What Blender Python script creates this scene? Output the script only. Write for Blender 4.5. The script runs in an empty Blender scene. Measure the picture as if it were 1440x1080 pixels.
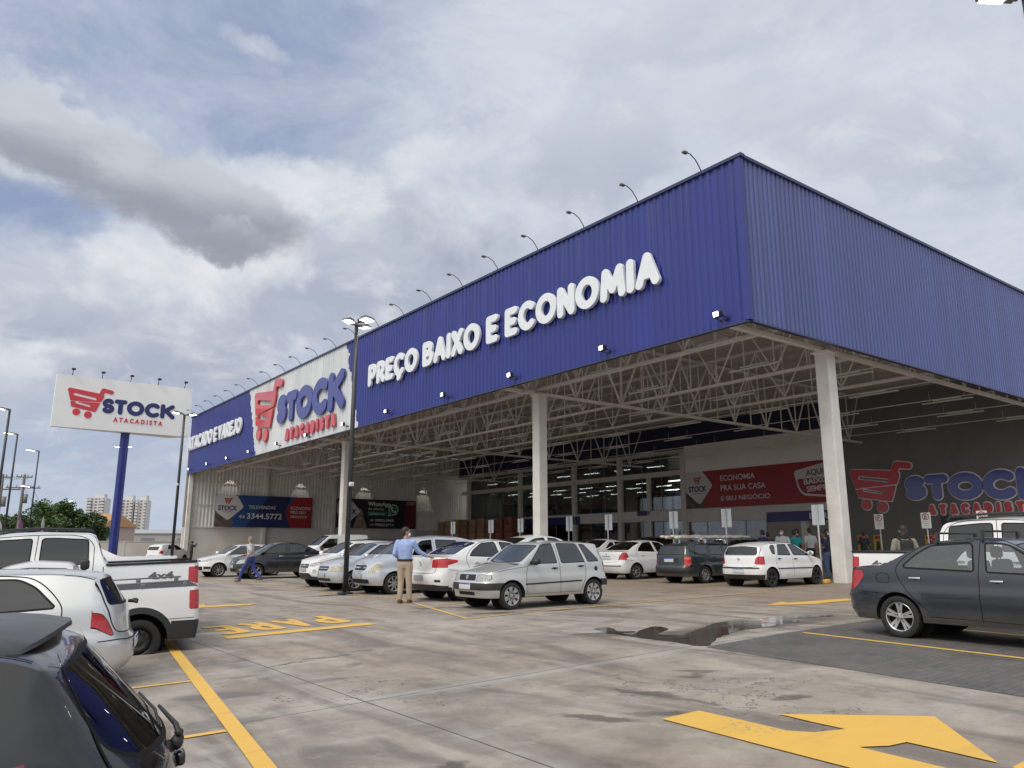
import bpy, bmesh, math, random
import numpy as np
from mathutils import Vector, Matrix
from mathutils.geometry import delaunay_2d_cdt

random.seed(7); np.random.seed(7)
S = bpy.context.scene
COL = S.collection
R_ = math.radians

# ------------------------------------------------------------------ camera
cam_d = bpy.data.cameras.new('camera')
cam = bpy.data.objects.new('camera', cam_d); COL.objects.link(cam)
cam_d.sensor_width = 36.0
cam_d.lens = 26.85
cam_d.clip_start = 0.05
cam_d.clip_end = 5000
cam.location = (0, 0, 1.4)
cam.rotation_euler = (R_(90 + 12.02), 0, 0)
S.camera = cam

# ------------------------------------------------------------------ exposure
S.view_settings.view_transform = 'Standard'
S.view_settings.look = 'None'
S.view_settings.gamma = 1.0
S.view_settings.exposure = 0.48
S.render.resolution_x = 1024
S.render.resolution_y = 768

# ------------------------------------------------------------------ node helper
class NT:
    def __init__(s, tree):
        s.t = tree; s.n = tree.nodes; s.l = tree.links
    def new(s, typ, **kw):
        nd = s.n.new(typ)
        for k, v in kw.items(): setattr(nd, k, v)
        return nd
    def put(s, sock, v):
        if hasattr(v, 'is_output'): s.l.new(v, sock)
        elif v is not None: sock.default_value = v
    def m(s, op, a, b=None, c=None, clamp=False):
        nd = s.new('ShaderNodeMath', operation=op, use_clamp=clamp)
        s.put(nd.inputs[0], a)
        if b is not None: s.put(nd.inputs[1], b)
        if c is not None: s.put(nd.inputs[2], c)
        return nd.outputs[0]
    def vm(s, op, a, b=None, scale=None):
        nd = s.new('ShaderNodeVectorMath', operation=op)
        s.put(nd.inputs[0], a)
        if b is not None: s.put(nd.inputs[1], b)
        if scale is not None: s.put(nd.inputs['Scale'], scale)
        return nd.outputs[0] if op not in ('DOT_PRODUCT', 'LENGTH') else nd.outputs['Value']
    def noise(s, vec, scale, detail=4, rough=.55, dist=0.0, out=0):
        nd = s.new('ShaderNodeTexNoise')
        s.put(nd.inputs['Vector'], vec); nd.inputs['Scale'].default_value = scale
        nd.inputs['Detail'].default_value = detail; nd.inputs['Roughness'].default_value = rough
        nd.inputs['Distortion'].default_value = dist
        return nd.outputs[out]
    def sstep(s, v, a, b):
        nd = s.new('ShaderNodeMapRange', interpolation_type='SMOOTHSTEP')
        s.put(nd.inputs['Value'], v)
        nd.inputs['From Min'].default_value = a; nd.inputs['From Max'].default_value = b
        return nd.outputs['Result']
    def mix(s, f, a, b, blend='MIX'):
        nd = s.new('ShaderNodeMix', data_type='RGBA', blend_type=blend)
        s.put(nd.inputs['Factor'], f)
        for i, v in ((6, a), (7, b)):
            if isinstance(v, tuple) and len(v) == 3: v = v + (1,)
            s.put(nd.inputs[i], v)
        return nd.outputs[2]
    def sep(s, v):
        nd = s.new('ShaderNodeSeparateXYZ'); s.put(nd.inputs[0], v); return nd.outputs
    def comb(s, x, y, z):
        nd = s.new('ShaderNodeCombineXYZ')
        for i, v in enumerate((x, y, z)): s.put(nd.inputs[i], v)
        return nd.outputs[0]

# ------------------------------------------------------------------ world: cloudy sky
SUN_EL, SUN_AZ = 52.0, 215.0          # degrees; azimuth clockwise from +Y
world = bpy.data.worlds.new('World'); S.world = world; world.use_nodes = True
def build_world():
    w = NT(world.node_tree)
    for n in list(w.n): w.n.remove(n)
    out = w.new('ShaderNodeOutputWorld'); bg = w.new('ShaderNodeBackground')
    w.l.new(bg.outputs[0], out.inputs[0]); bg.inputs[1].default_value = 0.1
    sky = w.new('ShaderNodeTexSky', sky_type='NISHITA')
    sky.sun_disc = False; sky.sun_elevation = R_(SUN_EL); sky.sun_rotation = R_(SUN_AZ)
    sky.air_density = 1.2; sky.dust_density = 1.6; sky.ozone_density = 1.5
    tc = w.new('ShaderNodeTexCoord'); d = tc.outputs['Generated']
    x, y, z = w.sep(d)[:3]
    zc = w.m('MAXIMUM', z, 0.0)
    u = w.m('ARCTAN2', x, y); v = w.m('ARCSINE', z)
    den = w.m('ADD', zc, .32)
    P = w.comb(w.m('DIVIDE', x, den), w.m('DIVIDE', y, den), 0.3)
    wn = w.noise(d, 3.2, 8, .6, 0, 1); wv = w.sep(wn)
    wn2 = w.noise(d, 11.0, 7, .62, 0, 1); wv2 = w.sep(wn2)
    def warp(c, i, a, b):
        t = w.m('MULTIPLY_ADD', w.m('SUBTRACT', wv[i], .5), a, c)
        return w.m('MULTIPLY_ADD', w.m('SUBTRACT', wv2[i], .5), b, t)
    uw = warp(u, 0, .15, .10); vw = warp(v, 1, .12, .085)
    def lobe(uc, vc, ang, a, b, lo=.35, hi=1.25):
        c, sn = math.cos(R_(ang)), math.sin(R_(ang))
        du = w.m('SUBTRACT', uw, R_(uc)); dv = w.m('SUBTRACT', vw, R_(vc))
        s = w.m('ADD', w.m('MULTIPLY', du, c), w.m('MULTIPLY', dv, sn))
        t = w.m('SUBTRACT', w.m('MULTIPLY', dv, c), w.m('MULTIPLY', du, sn))
        s = w.m('DIVIDE', s, R_(a)); t = w.m('DIVIDE', t, R_(b))
        q = w.m('ADD', w.m('MULTIPLY', s, s), w.m('MULTIPLY', t, t))
        return w.m('SUBTRACT', 1.0, w.sstep(q, lo, hi))
    # thin high cloud over the blue
    n1 = w.noise(P, 1.7, 12, .60, .35)
    n2 = w.noise(P, 4.6, 12, .62, .5)
    n3 = w.noise(P, .8, 6, .55, .2)
    n4 = w.noise(w.vm('MULTIPLY', P, (1.0, 1.35, 1)), 2.9, 12, .66, .5)
    K = 8.3
    def c(r, g, b): return (r * K, g * K, b * K, 1)
    col = w.mix(.60, sky.outputs[0], c(.20, .275, .47))
    rightness = w.sstep(w.m('MULTIPLY_ADD', w.m('SUBTRACT', n3, .5), .7, u), R_(-24), R_(8))
    veil = w.m('MULTIPLY_ADD', w.sstep(w.m('MULTIPLY_ADD', n4, .45, w.m('MULTIPLY', n1, .75)), .42, .74), .38, .62)
    veil = w.m('MAXIMUM', veil, w.m('MULTIPLY', rightness, w.m('MULTIPLY_ADD', n1, .25, .80)), clamp=True)
    vl = w.mix(w.sstep(n4, .32, .68), c(.325, .385, .515), c(.50, .545, .635))
    vr = w.mix(w.sstep(w.m('MULTIPLY_ADD', n4, .6, w.m('MULTIPLY', n1, .4)), .36, .64), c(.505, .545, .625), c(.635, .665, .715))
    col = w.mix(w.m('MULTIPLY', veil, .94), col, w.mix(rightness, vl, vr))
    rag = w.m('MULTIPLY', w.m('SUBTRACT', n2, .5), 1.7)          # ragged cloud edges
    def cloud(spec, lo, hi, a, b, tex):
        nonlocal col
        for (a1, e1, an, ra, rb, k) in spec:
            q = w.m('ADD', lobe(a1, e1, an, ra, rb, 0, 2.0), rag)
            col = w.mix(w.m('MULTIPLY', w.sstep(q, lo, hi), k), col, w.mix(tex(e1, rb), c(*a), c(*b)))
    # dull blue openings
    cloud(((-19, 33.7, -3, 10, 4.4, .62), (-20.7, 28.7, 4, 4.5, 2.0, .4), (-33.7, 22.0, 5, 4.2, 2.4, .6), (-31.8, 31.5, 13, 6.5, 2.2, .3)), -.1, 1.2, (.205, .265, .425), (.33, .385, .50), lambda e, r: w.sstep(n4, .35, .7))
    # big soft lilac-grey bank, low on the left and behind the store
    relief = lambda e, r: w.sstep(w.m('ADD', w.m('MULTIPLY', n2, .55), w.m('MULTIPLY', w.m('SUBTRACT', v, R_(e)), 3.5)), .10, .62)
    cloud(((-29, 14.0, 6, 14, 6.2, .95), (-9.7, 20.0, 18, 12.5, 5.4, .92), (6.8, 27.6, 7, 6.6, 3.8, .75), (25, 27, -21, 13, 2.8, .45), (18, 36, 5, 14, 2.4, .3)), .15, .95, (.355, .395, .485), (.52, .555, .62), relief)
    # heaped cloud on the left and centre: lit along its upper edges, grey below
    dh = w.vm('MULTIPLY', d, (1, 1, 1.5))
    h1 = w.noise(dh, 5.2, 9, .54, .15); h2 = w.noise(w.vm('ADD', dh, (0, 0, .060)), 5.2, 9, .54, .15)
    reg = w.m('MULTIPLY', w.sstep(v, R_(5), R_(12)), w.m('SUBTRACT', 1, w.sstep(v, R_(23), R_(30))))
    reg = w.m('MULTIPLY', reg, w.m('SUBTRACT', 1, w.sstep(u, R_(-6), R_(12))))
    hm = w.m('MULTIPLY', w.sstep(h1, .43, .54), reg)
    sh = w.m('MULTIPLY_ADD', w.m('SUBTRACT', h1, h2), 3.4, .46, clamp=True)
    hc = w.mix(sh, c(.315, .355, .445), c(.69, .71, .745))
    col = w.mix(w.m('MULTIPLY', hm, .80), col, hc)
    # sunlit white parts of the heaped clouds
    cloud(((-24.8, 19.6, -21, 5.4, 3.0, .85), (-17.0, 25.4, 2, 8.5, 2.1, .75), (-18.6, 20.2, -25, 2.6, 2.4, .8), (-3.4, 29.6, 20, 8, 1.5, .5), (-32.5, 27.4, -8, 5, 1.2, .5), (-20.6, 33.9, -23, 3.0, .6, .25), (-29.5, 11.5, 5, 4, 1.4, .25), (-12, 24, 30, 3, 1.4, .5)), .0, 1.15, (.60, .625, .67), (.71, .72, .745), lambda e, r: w.sstep(n2, .35, .62))
    # the long darker cloud
    cloud(((-31.1, 25.3, -12, 7.2, 2.5, .9), (-23.3, 23.3, -14, 6.8, 2.8, .95), (-21.6, 21.6, -3, 2.8, 1.6, .8)), .2, .85, (.28, .295, .345), (.49, .51, .56), lambda e, r: w.sstep(w.m('ADD', w.m('MULTIPLY', n2, .6), w.m('MULTIPLY', w.m('SUBTRACT', v, R_(e)), 7)), .16, .58))
    # low band towards the horizon: clear grey-blue
    low = w.m('SUBTRACT', 1.0, w.sstep(w.m('MULTIPLY_ADD', w.m('SUBTRACT', n4, .5), .22, v), R_(1), R_(10)))
    lc = w.mix(w.sstep(w.m('MULTIPLY_ADD', w.m('SUBTRACT', n4, .5), .10, v), R_(0), R_(9)), c(.47, .535, .635), c(.37, .435, .555))
    col = w.mix(w.m('MULTIPLY', low, .7), col, lc)
    # bright sky lobe round the sun, added behind the viewer to raise ambient light
    sd = (math.sin(R_(SUN_AZ)) * math.cos(R_(SUN_EL)), math.cos(R_(SUN_AZ)) * math.cos(R_(SUN_EL)), math.sin(R_(SUN_EL)))
    glow = w.sstep(w.vm('DOT_PRODUCT', d, sd), .22, 1.0)
    col = w.mix(w.m('MULTIPLY', glow, .9), col, c(1.15, 1.12, 1.06))
    col = w.mix(w.m('MULTIPLY', w.m('SUBTRACT', 1, w.sstep(z, -.06, 0.0)), .9), col, c(.20, .20, .20))
    w.l.new(col, bg.inputs[0])
build_world()

sun_d = bpy.data.lights.new('sun', 'SUN'); sun_d.energy = 1.25; sun_d.angle = R_(24); sun_d.color = (1, .93, .84)
sun = bpy.data.objects.new('sun', sun_d); COL.objects.link(sun)
_sd = Vector((math.sin(R_(SUN_AZ)) * math.cos(R_(SUN_EL)), math.cos(R_(SUN_AZ)) * math.cos(R_(SUN_EL)), math.sin(R_(SUN_EL))))
sun.rotation_euler = _sd.to_track_quat('Z', 'Y').to_euler()
sun.location = (-20, -20, 40)

# ------------------------------------------------------------------ site frame: r runs into the store, l along its front to the left
AZ = 0.645586
C0 = Vector((7.326, 22.616, 0))
BM = Matrix.Translation(C0) @ Matrix.Rotation(AZ, 4, 'Z')
BMI = BM.inverted()
ZT, ZB = 13.716, 8.243
_r = np.linspace(-90, 90, 1801)
_g = np.interp(_r, [-60, -26, -21, -18.5, -10, 2, 14, 30, 60], [-.5, -.42, -.32, -.21, .09, .14, .3, .5, .6])
_k = np.exp(-.5 * (np.arange(-60, 61) * .1 / 1.5) ** 2); _k /= _k.sum()
_g = np.convolve(np.pad(_g, 60, 'edge'), _k, 'valid')
def gr(r): return float(np.interp(r, _r, _g))
def gslope(r): return (gr(r + .8) - gr(r - .8)) / 1.6
def W(r, l, z=0.0): return BM @ Vector((r, l, z))
def toloc(x, y):
    q = BMI @ Vector((x, y, 0)); return q.x, q.y
def gw(x, y): return gr(toloc(x, y)[0])

# ------------------------------------------------------------------ materials
MATS = {}
def mat(name, col=(.5, .5, .5), rough=.5, metal=0.0, coat=0.0, spec=.5, emit=None, es=1.0, var=0.0, vs=3.0, bump=0.0, bs=40.0, dirt=0.0):
    if name in MATS: return MATS[name]
    m = bpy.data.materials.new(name); m.use_nodes = True; MATS[name] = m
    t = NT(m.node_tree); b = t.n['Principled BSDF']
    b.inputs['Base Color'].default_value = (*col, 1); b.inputs['Roughness'].default_value = rough
    b.inputs['Metallic'].default_value = metal; b.inputs['Coat Weight'].default_value = coat
    b.inputs['Coat Roughness'].default_value = .05
    b.inputs['Specular IOR Level'].default_value = spec
    tc = t.new('ShaderNodeTexCoord').outputs['Object']
    if var:
        n = t.noise(tc, vs, 5, .6)
        f = t.sstep(n, .3, .7)
        lo = tuple(x * (1 - var) for x in col); hi = tuple(min(1, x * (1 + var)) for x in col)
        cc = t.mix(f, lo, hi)
        if dirt:
            n2 = t.noise(tc, vs * .35, 6, .65, .5)
            cc = t.mix(t.m('MULTIPLY', t.sstep(n2, .52, .72), dirt), cc, tuple(x * .45 for x in col))
        t.l.new(cc, b.inputs['Base Color'])
        t.l.new(t.m('MULTIPLY_ADD', f, .12, rough - .06), b.inputs['Roughness'])
    if bump:
        bp = t.new('ShaderNodeBump'); bp.inputs['Strength'].default_value = bump; bp.inputs['Distance'].default_value = .01
        t.l.new(t.noise(tc, bs, 3), bp.inputs['Height']); t.l.new(bp.outputs[0], b.inputs['Normal'])
    if emit:
        b.inputs['Emission Color'].default_value = (*emit, 1); b.inputs['Emission Strength'].default_value = es
    return m

# ------------------------------------------------------------------ mesh builder
class MB:
    def __init__(s): s.v = []; s.f = []; s.mi = []; s.sm = []
    def add(s, vs, fs, mi=0, smooth=False, M=None):
        o = len(s.v)
        if M is not None: vs = [M @ Vector(v) for v in vs]
        s.v += [tuple(v) for v in vs]
        for f in fs: s.f.append(tuple(i + o for i in f)); s.mi.append(mi); s.sm.append(smooth)
        return s
    def box(s, c, d, mi=0, M=None, rz=0, bev=0.0):
        x, y, z = (a / 2 for a in d)
        if bev:
            b = bev; vs = []; 
            bm = bmesh.new(); bmesh.ops.create_cube(bm, size=1)
            for q in bm.verts: q.co = Vector((q.co.x * 2 * x, q.co.y * 2 * y, q.co.z * 2 * z))
            bmesh.ops.bevel(bm, geom=bm.edges[:], offset=b, segments=2, affect='EDGES', profile=.5)
            bm.verts.ensure_lookup_table(); bm.verts.index_update()
            vs = [q.co.copy() for q in bm.verts]; fs = [[q.index for q in f.verts] for f in bm.faces]; bm.free()
        else:
            vs = [Vector((i, j, k)) for i in (-x, x) for j in (-y, y) for k in (-z, z)]
            fs = [(0, 1, 3, 2), (4, 6, 7, 5), (0, 4, 5, 1), (2, 3, 7, 6), (0, 2, 6, 4), (1, 5, 7, 3)]
        T = Matrix.Translation(Vector(c)) @ Matrix.Rotation(rz, 4, 'Z')
        if M is not None: T = M @ T
        return s.add(vs, fs, mi, bool(bev), T)
    def tube(s, pts, r, n=8, mi=0, cap=True, smooth=True, M=None, up=None):
        pts = [Vector(p) for p in pts]; rs = r if isinstance(r, (list, tuple)) else [r] * len(pts)
        vs = []; fs = []
        for i, p in enumerate(pts):
            a = pts[max(i - 1, 0)]; b = pts[min(i + 1, len(pts) - 1)]
            t = (b - a).normalized()
            ref = Vector((0, 0, 1)) if abs(t.z) < .95 else Vector((1, 0, 0))
            e1 = t.cross(ref).normalized(); e2 = t.cross(e1).normalized()
            for k in range(n):
                an = 2 * math.pi * (k + .5) / n
                vs.append(p + (e1 * math.cos(an) + e2 * math.sin(an)) * rs[i])
        for i in range(len(pts) - 1):
            for k in range(n):
                fs.append((i * n + k, (i + 1) * n + k, (i + 1) * n + (k + 1) % n, i * n + (k + 1) % n))
        if cap:
            fs.append(tuple(range(n))); fs.append(tuple(range((len(pts) - 1) * n, len(pts) * n))[::-1])
        return s.add(vs, fs, mi, smooth, M)
    def bar(s, a, b, w, h=None, mi=0):
        """square bar from a to b"""
        a = Vector(a); b = Vector(b); h = h or w; t = (b - a).normalized()
        ref = Vector((0, 0, 1)) if abs(t.z) < .98 else Vector((1, 0, 0))
        e1 = t.cross(ref).normalized() * w / 2; e2 = e1.cross(t).normalized() * h / 2
        vs = [p + q for p in (a, b) for q in (e1 + e2, -e1 + e2, -e1 - e2, e1 - e2)]
        return s.add(vs, [(0, 1, 2, 3), (7, 6, 5, 4), (0, 4, 5, 1), (1, 5, 6, 2), (2, 6, 7, 3), (3, 7, 4, 0)], mi)
    def prism(s, poly, d, mi=0, M=None, smooth=False):
        """poly (x,y) CCW extruded along z from 0 to d"""
        n = len(poly)
        vs = [(p[0], p[1], 0) for p in poly] + [(p[0], p[1], d) for p in poly]
        fs = [tuple(range(n))[::-1], tuple(range(n, 2 * n))] + [(i, (i + 1) % n, n + (i + 1) % n, n + i) for i in range(n)]
        return s.add(vs, fs, mi, smooth, M)
    def lathe(s, prof, n=24, mi=0, M=None, smooth=True, axis='y'):
        """prof list of (radius, offset along axis)"""
        vs = []; fs = []
        for (r, o) in prof:
            for k in range(n):
                a = 2 * math.pi * k / n
                if axis == 'y': vs.append((r * math.cos(a), o, r * math.sin(a)))
                else: vs.append((r * math.cos(a), r * math.sin(a), o))
        for i in range(len(prof) - 1):
            for k in range(n):
                q = (i * n + k, i * n + (k + 1) % n, (i + 1) * n + (k + 1) % n, (i + 1) * n + k)
                fs.append(q if axis == 'z' else q[::-1])
        return s.add(vs, fs, mi, smooth, M)
    def ball(s, c, r, mi=0, nu=12, nv=8, M=None):
        r = r if isinstance(r, (tuple, list)) else (r, r, r); vs = []; fs = []
        for j in range(nv + 1):
            t = math.pi * j / nv
            for i in range(nu):
                p = 2 * math.pi * i / nu
                vs.append((c[0] + r[0] * math.sin(t) * math.cos(p), c[1] + r[1] * math.sin(t) * math.sin(p), c[2] + r[2] * math.cos(t)))
        for j in range(nv):
            for i in range(nu):
                fs.append((j * nu + i, (j + 1) * nu + i, (j + 1) * nu + (i + 1) % nu, j * nu + (i + 1) % nu))
        return s.add(vs, fs, mi, True, M)
    def mesh(s, name, mats, angle=None):
        me = bpy.data.meshes.new(name); me.from_pydata(s.v, [], s.f)
        for m in (mats if isinstance(mats, (list, tuple)) else [mats]): me.materials.append(m)
        me.polygons.foreach_set('material_index', s.mi); me.polygons.foreach_set('use_smooth', s.sm)
        me.validate(clean_customdata=False); me.update()
        if angle: me.set_sharp_from_angle(angle=R_(angle))
        return me
    def build(s, name, mats, parent=None, M=None, angle=None):
        return link(name, s.mesh(name, mats, angle), parent, M)

def link(name, me, parent=None, M=None):
    o = bpy.data.objects.new(name, me); COL.objects.link(o)
    if parent is not None: o.parent = parent
    if M is not None: o.matrix_local = M
    return o
def thing(name, label, cat, M=None, group=None):
    o = bpy.data.objects.new(name, None); COL.objects.link(o); o.empty_display_size = .3
    if M is not None: o.matrix_world = M
    return tag(o, label, cat, group)
def tag(o, label, cat, group=None):
    o['label'] = label; o['category'] = cat
    if group: o['group'] = group
    return o
def struct(o, kind='structure'):
    o['kind'] = kind; return o
def dup(o, M=None, label=None, parent=None):
    c = o.copy(); COL.objects.link(c)
    if parent is not None: c.parent = parent
    if M is not None: c.matrix_world = M
    if label: c['label'] = label
    for ch in list(o.children): dup(ch, parent=c)
    return c
def LM(r, l, z=0.0, rz=0.0):
    return BM @ Matrix.Translation((r, l, z)) @ Matrix.Rotation(rz, 4, 'Z')
# orientation matrices in the site frame (text x to the right, y up, facing out)
def front_face(r, l, z): return BM @ Matrix(((0, 0, -1, r), (-1, 0, 0, l), (0, 1, 0, z), (0, 0, 0, 1)))
def side_face(r, l, z): return BM @ Matrix(((1, 0, 0, r), (0, 0, -1, l), (0, 1, 0, z), (0, 0, 0, 1)))

# ------------------------------------------------------------------ signed-distance glyphs
def arc(cx, cy, rx, ry, a0, a1, n=14):
    return [(cx + rx * math.cos(R_(a0 + (a1 - a0) * i / n)), cy + ry * math.sin(R_(a0 + (a1 - a0) * i / n))) for i in range(n + 1)]
_S = arc(.36, .74, .30, .26, 35, 180, 10) + arc(.36, .74, .30, .26, 180, 270, 6)[1:-1] + [(.36, .49)] + arc(.36, .25, .32, .25, 80, 0, 6)[1:] + arc(.36, .25, .32, .25, 0, -150, 10)[1:]
GLY = {  # strokes in a box of height 1, and the width
 'A': ([[(0, 0), (.36, 1), (.72, 0)], [(.14, .32), (.58, .32)]], .72),
 'B': ([[(0, 0), (0, 1), (.3, 1)] + arc(.3, .76, .24, .24, 90, -90, 8) + [(0, .52)], [(.3, .52)] + arc(.34, .26, .28, .26, 90, -90, 8) + [(0, 0)]], .62),
 'C': ([arc(.42, .5, .42, .5, 50, 310, 22)], .72),
 'D': ([[(0, 0), (0, 1), (.25, 1)] + arc(.25, .5, .45, .5, 90, -90, 14) + [(0, 0)]], .70),
 'E': ([[(.5, 1), (0, 1), (0, 0), (.5, 0)], [(0, .5), (.42, .5)]], .5),
 'I': ([[(0, 0), (0, 1)]], .0),
 'J': ([[(.45, 1), (.45, .25)] + arc(.21, .25, .24, .25, 0, -160, 8)], .45),
 'K': ([[(0, 0), (0, 1)], [(.56, 1), (.05, .45)], [(.2, .58), (.6, 0)]], .6),
 'M': ([[(0, 0), (.1, 1), (.45, .25), (.8, 1), (.9, 0)]], .9),
 'N': ([[(0, 0), (0, 1), (.62, 0), (.62, 1)]], .62),
 'O': ([arc(.45, .5, .45, .5, 0, 360, 30)], .9),
 'P': ([[(0, 0), (0, 1), (.28, 1)] + arc(.28, .71, .29, .29, 90, -90, 10) + [(0, .42)]], .57),
 'R': ([[(0, 0), (0, 1), (.28, 1)] + arc(.28, .72, .28, .28, 90, -90, 10) + [(0, .44)], [(.25, .44), (.58, 0)]], .58),
 'S': ([_S], .68),
 'T': ([[(0, 1), (.66, 1)], [(.33, 1), (.33, 0)]], .66),
 'V': ([[(0, 1), (.34, 0), (.68, 1)]], .68),
 'X': ([[(0, 0), (.6, 1)], [(0, 1), (.6, 0)]], .6),
 'Ç': ([arc(.42, .5, .42, .5, 50, 310, 22), [(.44, 0), (.46, -.16), (.34, -.24)]], .72),
}
def sd_seg(px, py, pts):
    d = np.full(px.shape, 1e9)
    for (ax, ay), (bx, by) in zip(pts[:-1], pts[1:]):
        dx, dy = bx - ax, by - ay; q = dx * dx + dy * dy + 1e-12
        t = np.clip(((px - ax) * dx + (py - ay) * dy) / q, 0, 1)
        d = np.minimum(d, np.hypot(px - ax - t * dx, py - ay - t * dy))
    return d
def in_poly(px, py, poly):
    ins = np.zeros(px.shape, bool); n = len(poly)
    for i in range(n):
        x1, y1 = poly[i]; x2, y2 = poly[(i + 1) % n]
        if y1 == y2: continue
        c = ((y1 > py) != (y2 > py)) & (px < (x2 - x1) * (py - y1) / (y2 - y1) + x1)
        ins ^= c
    return ins
def sd_poly(px, py, poly):
    d = sd_seg(px, py, list(poly) + [poly[0]])
    return np.where(in_poly(px, py, poly), -d, d)
def contours(F, xs, ys):
    """marching squares, zero level, inside negative; returns closed loops"""
    segs = {}
    nx, ny = len(xs), len(ys)
    def ip(i, j, k, m):
        a, b = F[j, i], F[m, k]; t = a / (a - b)
        return (xs[i] + t * (xs[k] - xs[i]), ys[j] + t * (ys[m] - ys[j]))
    neg = F < 0
    js, is_ = np.nonzero((neg[:-1, :-1] != neg[:-1, 1:]) | (neg[:-1, :-1] != neg[1:, :-1]) | (neg[:-1, :-1] != neg[1:, 1:]))
    for j, i in zip(js, is_):
        c = [neg[j, i], neg[j, i + 1], neg[j + 1, i + 1], neg[j + 1, i]]
        cr = [(i, j), (i + 1, j), (i + 1, j + 1), (i, j + 1)]
        ed = []
        for k in range(4):
            if c[k] != c[(k + 1) % 4]:
                a, b = cr[k], cr[(k + 1) % 4]
                ed.append((tuple(sorted((a, b))), c[k]))
        def key(e): return e[0]
        if len(ed) == 2:
            e1, e2 = ed
            if e1[1]: segs[key(e1)] = key(e2)
            else: segs[key(e2)] = key(e1)
        elif len(ed) == 4:
            for k in range(4):
                if ed[k][1]:
                    segs[key(ed[k])] = key(ed[(k + 1) % 4])
    loops = []; used = set()
    for st in list(segs):
        if st in used: continue
        lp = []; k = st
        while k in segs and k not in used:
            used.add(k); (i, j), (i2, j2) = k; lp.append(ip(i, j, i2, j2)); k = segs[k]
        if len(lp) > 5: loops.append(lp)
    return loops
def sdf_loops(fn, x0, x1, y0, y1, res):
    xs = np.linspace(x0, x1, max(8, int((x1 - x0) / res))); ys = np.linspace(y0, y1, max(8, int((y1 - y0) / res)))
    X, Y = np.meshgrid(xs, ys)
    return contours(fn(X, Y), xs, ys)
def loops_mesh(name, loops, depth, bevel, mats, z0=0.0):
    """solid plate from closed loops through a filled curve; front at z0+depth"""
    cu = bpy.data.curves.new(name, 'CURVE'); cu.dimensions = '2D'; cu.fill_mode = 'BOTH'
    cu.extrude = depth / 2 - bevel; cu.bevel_depth = bevel; cu.bevel_resolution = 2 if bevel else 0; cu.offset = -bevel
    for lp in loops:
        sp = cu.splines.new('POLY'); sp.points.add(len(lp) - 1)
        sp.points.foreach_set('co', [c for p in lp for c in (p[0], p[1], 0, 1)]); sp.use_cyclic_u = True
    return curve_mesh(name, cu, mats, z0 + depth / 2)
def curve_mesh(name, cu, mats, dz=0.0):
    o = bpy.data.objects.new('tmp', cu); COL.objects.link(o)
    dg = bpy.context.evaluated_depsgraph_get(); dg.update()
    me = bpy.data.meshes.new_from_object(o.evaluated_get(dg)); me.name = name
    bpy.data.objects.remove(o); bpy.data.curves.remove(cu)
    me.transform(Matrix.Translation((0, 0, dz))); me.materials.clear()
    for m in (mats if isinstance(mats, (list, tuple)) else [mats]): me.materials.append(m)
    me.polygons.foreach_set('material_index', [0] * len(me.polygons))
    me.polygons.foreach_set('use_smooth', [True] * len(me.polygons)); me.set_sharp_from_angle(angle=R_(32))
    return me
def glyph_mesh(ch, h, r, depth, bevel, mats, res=.02, sx=1.0, slant=0.0, grow=0.0, z0=0.0):
    st, w = GLY[ch]
    def fn(X, Y):
        d = np.full(X.shape, 1e9)
        for s in st: d = np.minimum(d, sd_seg(X, Y, [((p[0] * sx + slant * p[1]) * h, p[1] * h) for p in s]))
        return d - (r + grow)
    m = r + grow + 2 * res
    lo = min(p[1] for s in st for p in s) * h
    return loops_mesh('letter', sdf_loops(fn, -m, (w * sx + abs(slant)) * h + m, lo - m, h + m, res), depth, bevel, mats, z0), w * sx * h
_tc = {}
def text_mesh(body, size, mats, extrude=.004, bold=0.0, space=1.0, sx=1.0, align='LEFT'):
    cu = bpy.data.curves.new('lettering', 'FONT'); cu.body = body; cu.size = size; cu.extrude = extrude; cu.offset = bold
    cu.space_character = space; cu.align_x = align
    me = curve_mesh('lettering', cu, mats, extrude)
    if sx != 1: me.transform(Matrix.Diagonal((sx, 1, 1, 1)))
    return me
def text_fit(body, width, height, mats, bold=0.0, extrude=.004, align='LEFT'):
    """text scaled to the given width and capital height"""
    me = text_mesh(body, 1.0, mats, .004, bold)
    xs = [v.co.x for v in me.vertices]; ys = [v.co.y for v in me.vertices]
    sx = width / (max(xs) - min(xs)); sy = height / (max(ys) - max(min(ys), -.02))
    ox = min(xs) if align == 'LEFT' else (min(xs) + max(xs)) / 2
    me.transform(Matrix.Diagonal((sx, sy, extrude / .004, 1)) @ Matrix.Translation((-ox, 0, 0)))
    return me
def cart_fn(s, grow=0.0, part='all'):
    """store logo trolley; unit box about 430 wide x 340 high, scaled by s; origin at its lower left"""
    up = [(0, 292), (12, 304), (292, 272), (340, 258), (336, 232), (318, 192), (34, 178)]
    lo = [(36, 160), (308, 172), (274, 78), (48, 114)]
    def fn(X, Y):
        x, y = X / s, Y / s
        a = sd_poly(x, y, up) - 6
        a = np.maximum(a, -(sd_seg(x, y, [(64, 246), (262, 214)]) - 13))
        hand = sd_seg(x, y, [(312, 262), (334, 318), (412, 304)]) - 22
        b = sd_poly(x, y, lo) - 5
        b = np.maximum(b, -(sd_seg(x, y, [(86, 158), (214, 132)]) - 10))
        w1 = np.hypot(x - 97, y - 57) - 36; w2 = np.hypot(x - 209, y - 36) - 37
        d = {'all': lambda: np.minimum.reduce([a, hand, b, w1, w2]), 'basket': lambda: np.minimum.reduce([a, hand, b]), 'w1': lambda: w1, 'w2': lambda: w2}[part]()
        return (d - grow) * s
    return fn
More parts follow.
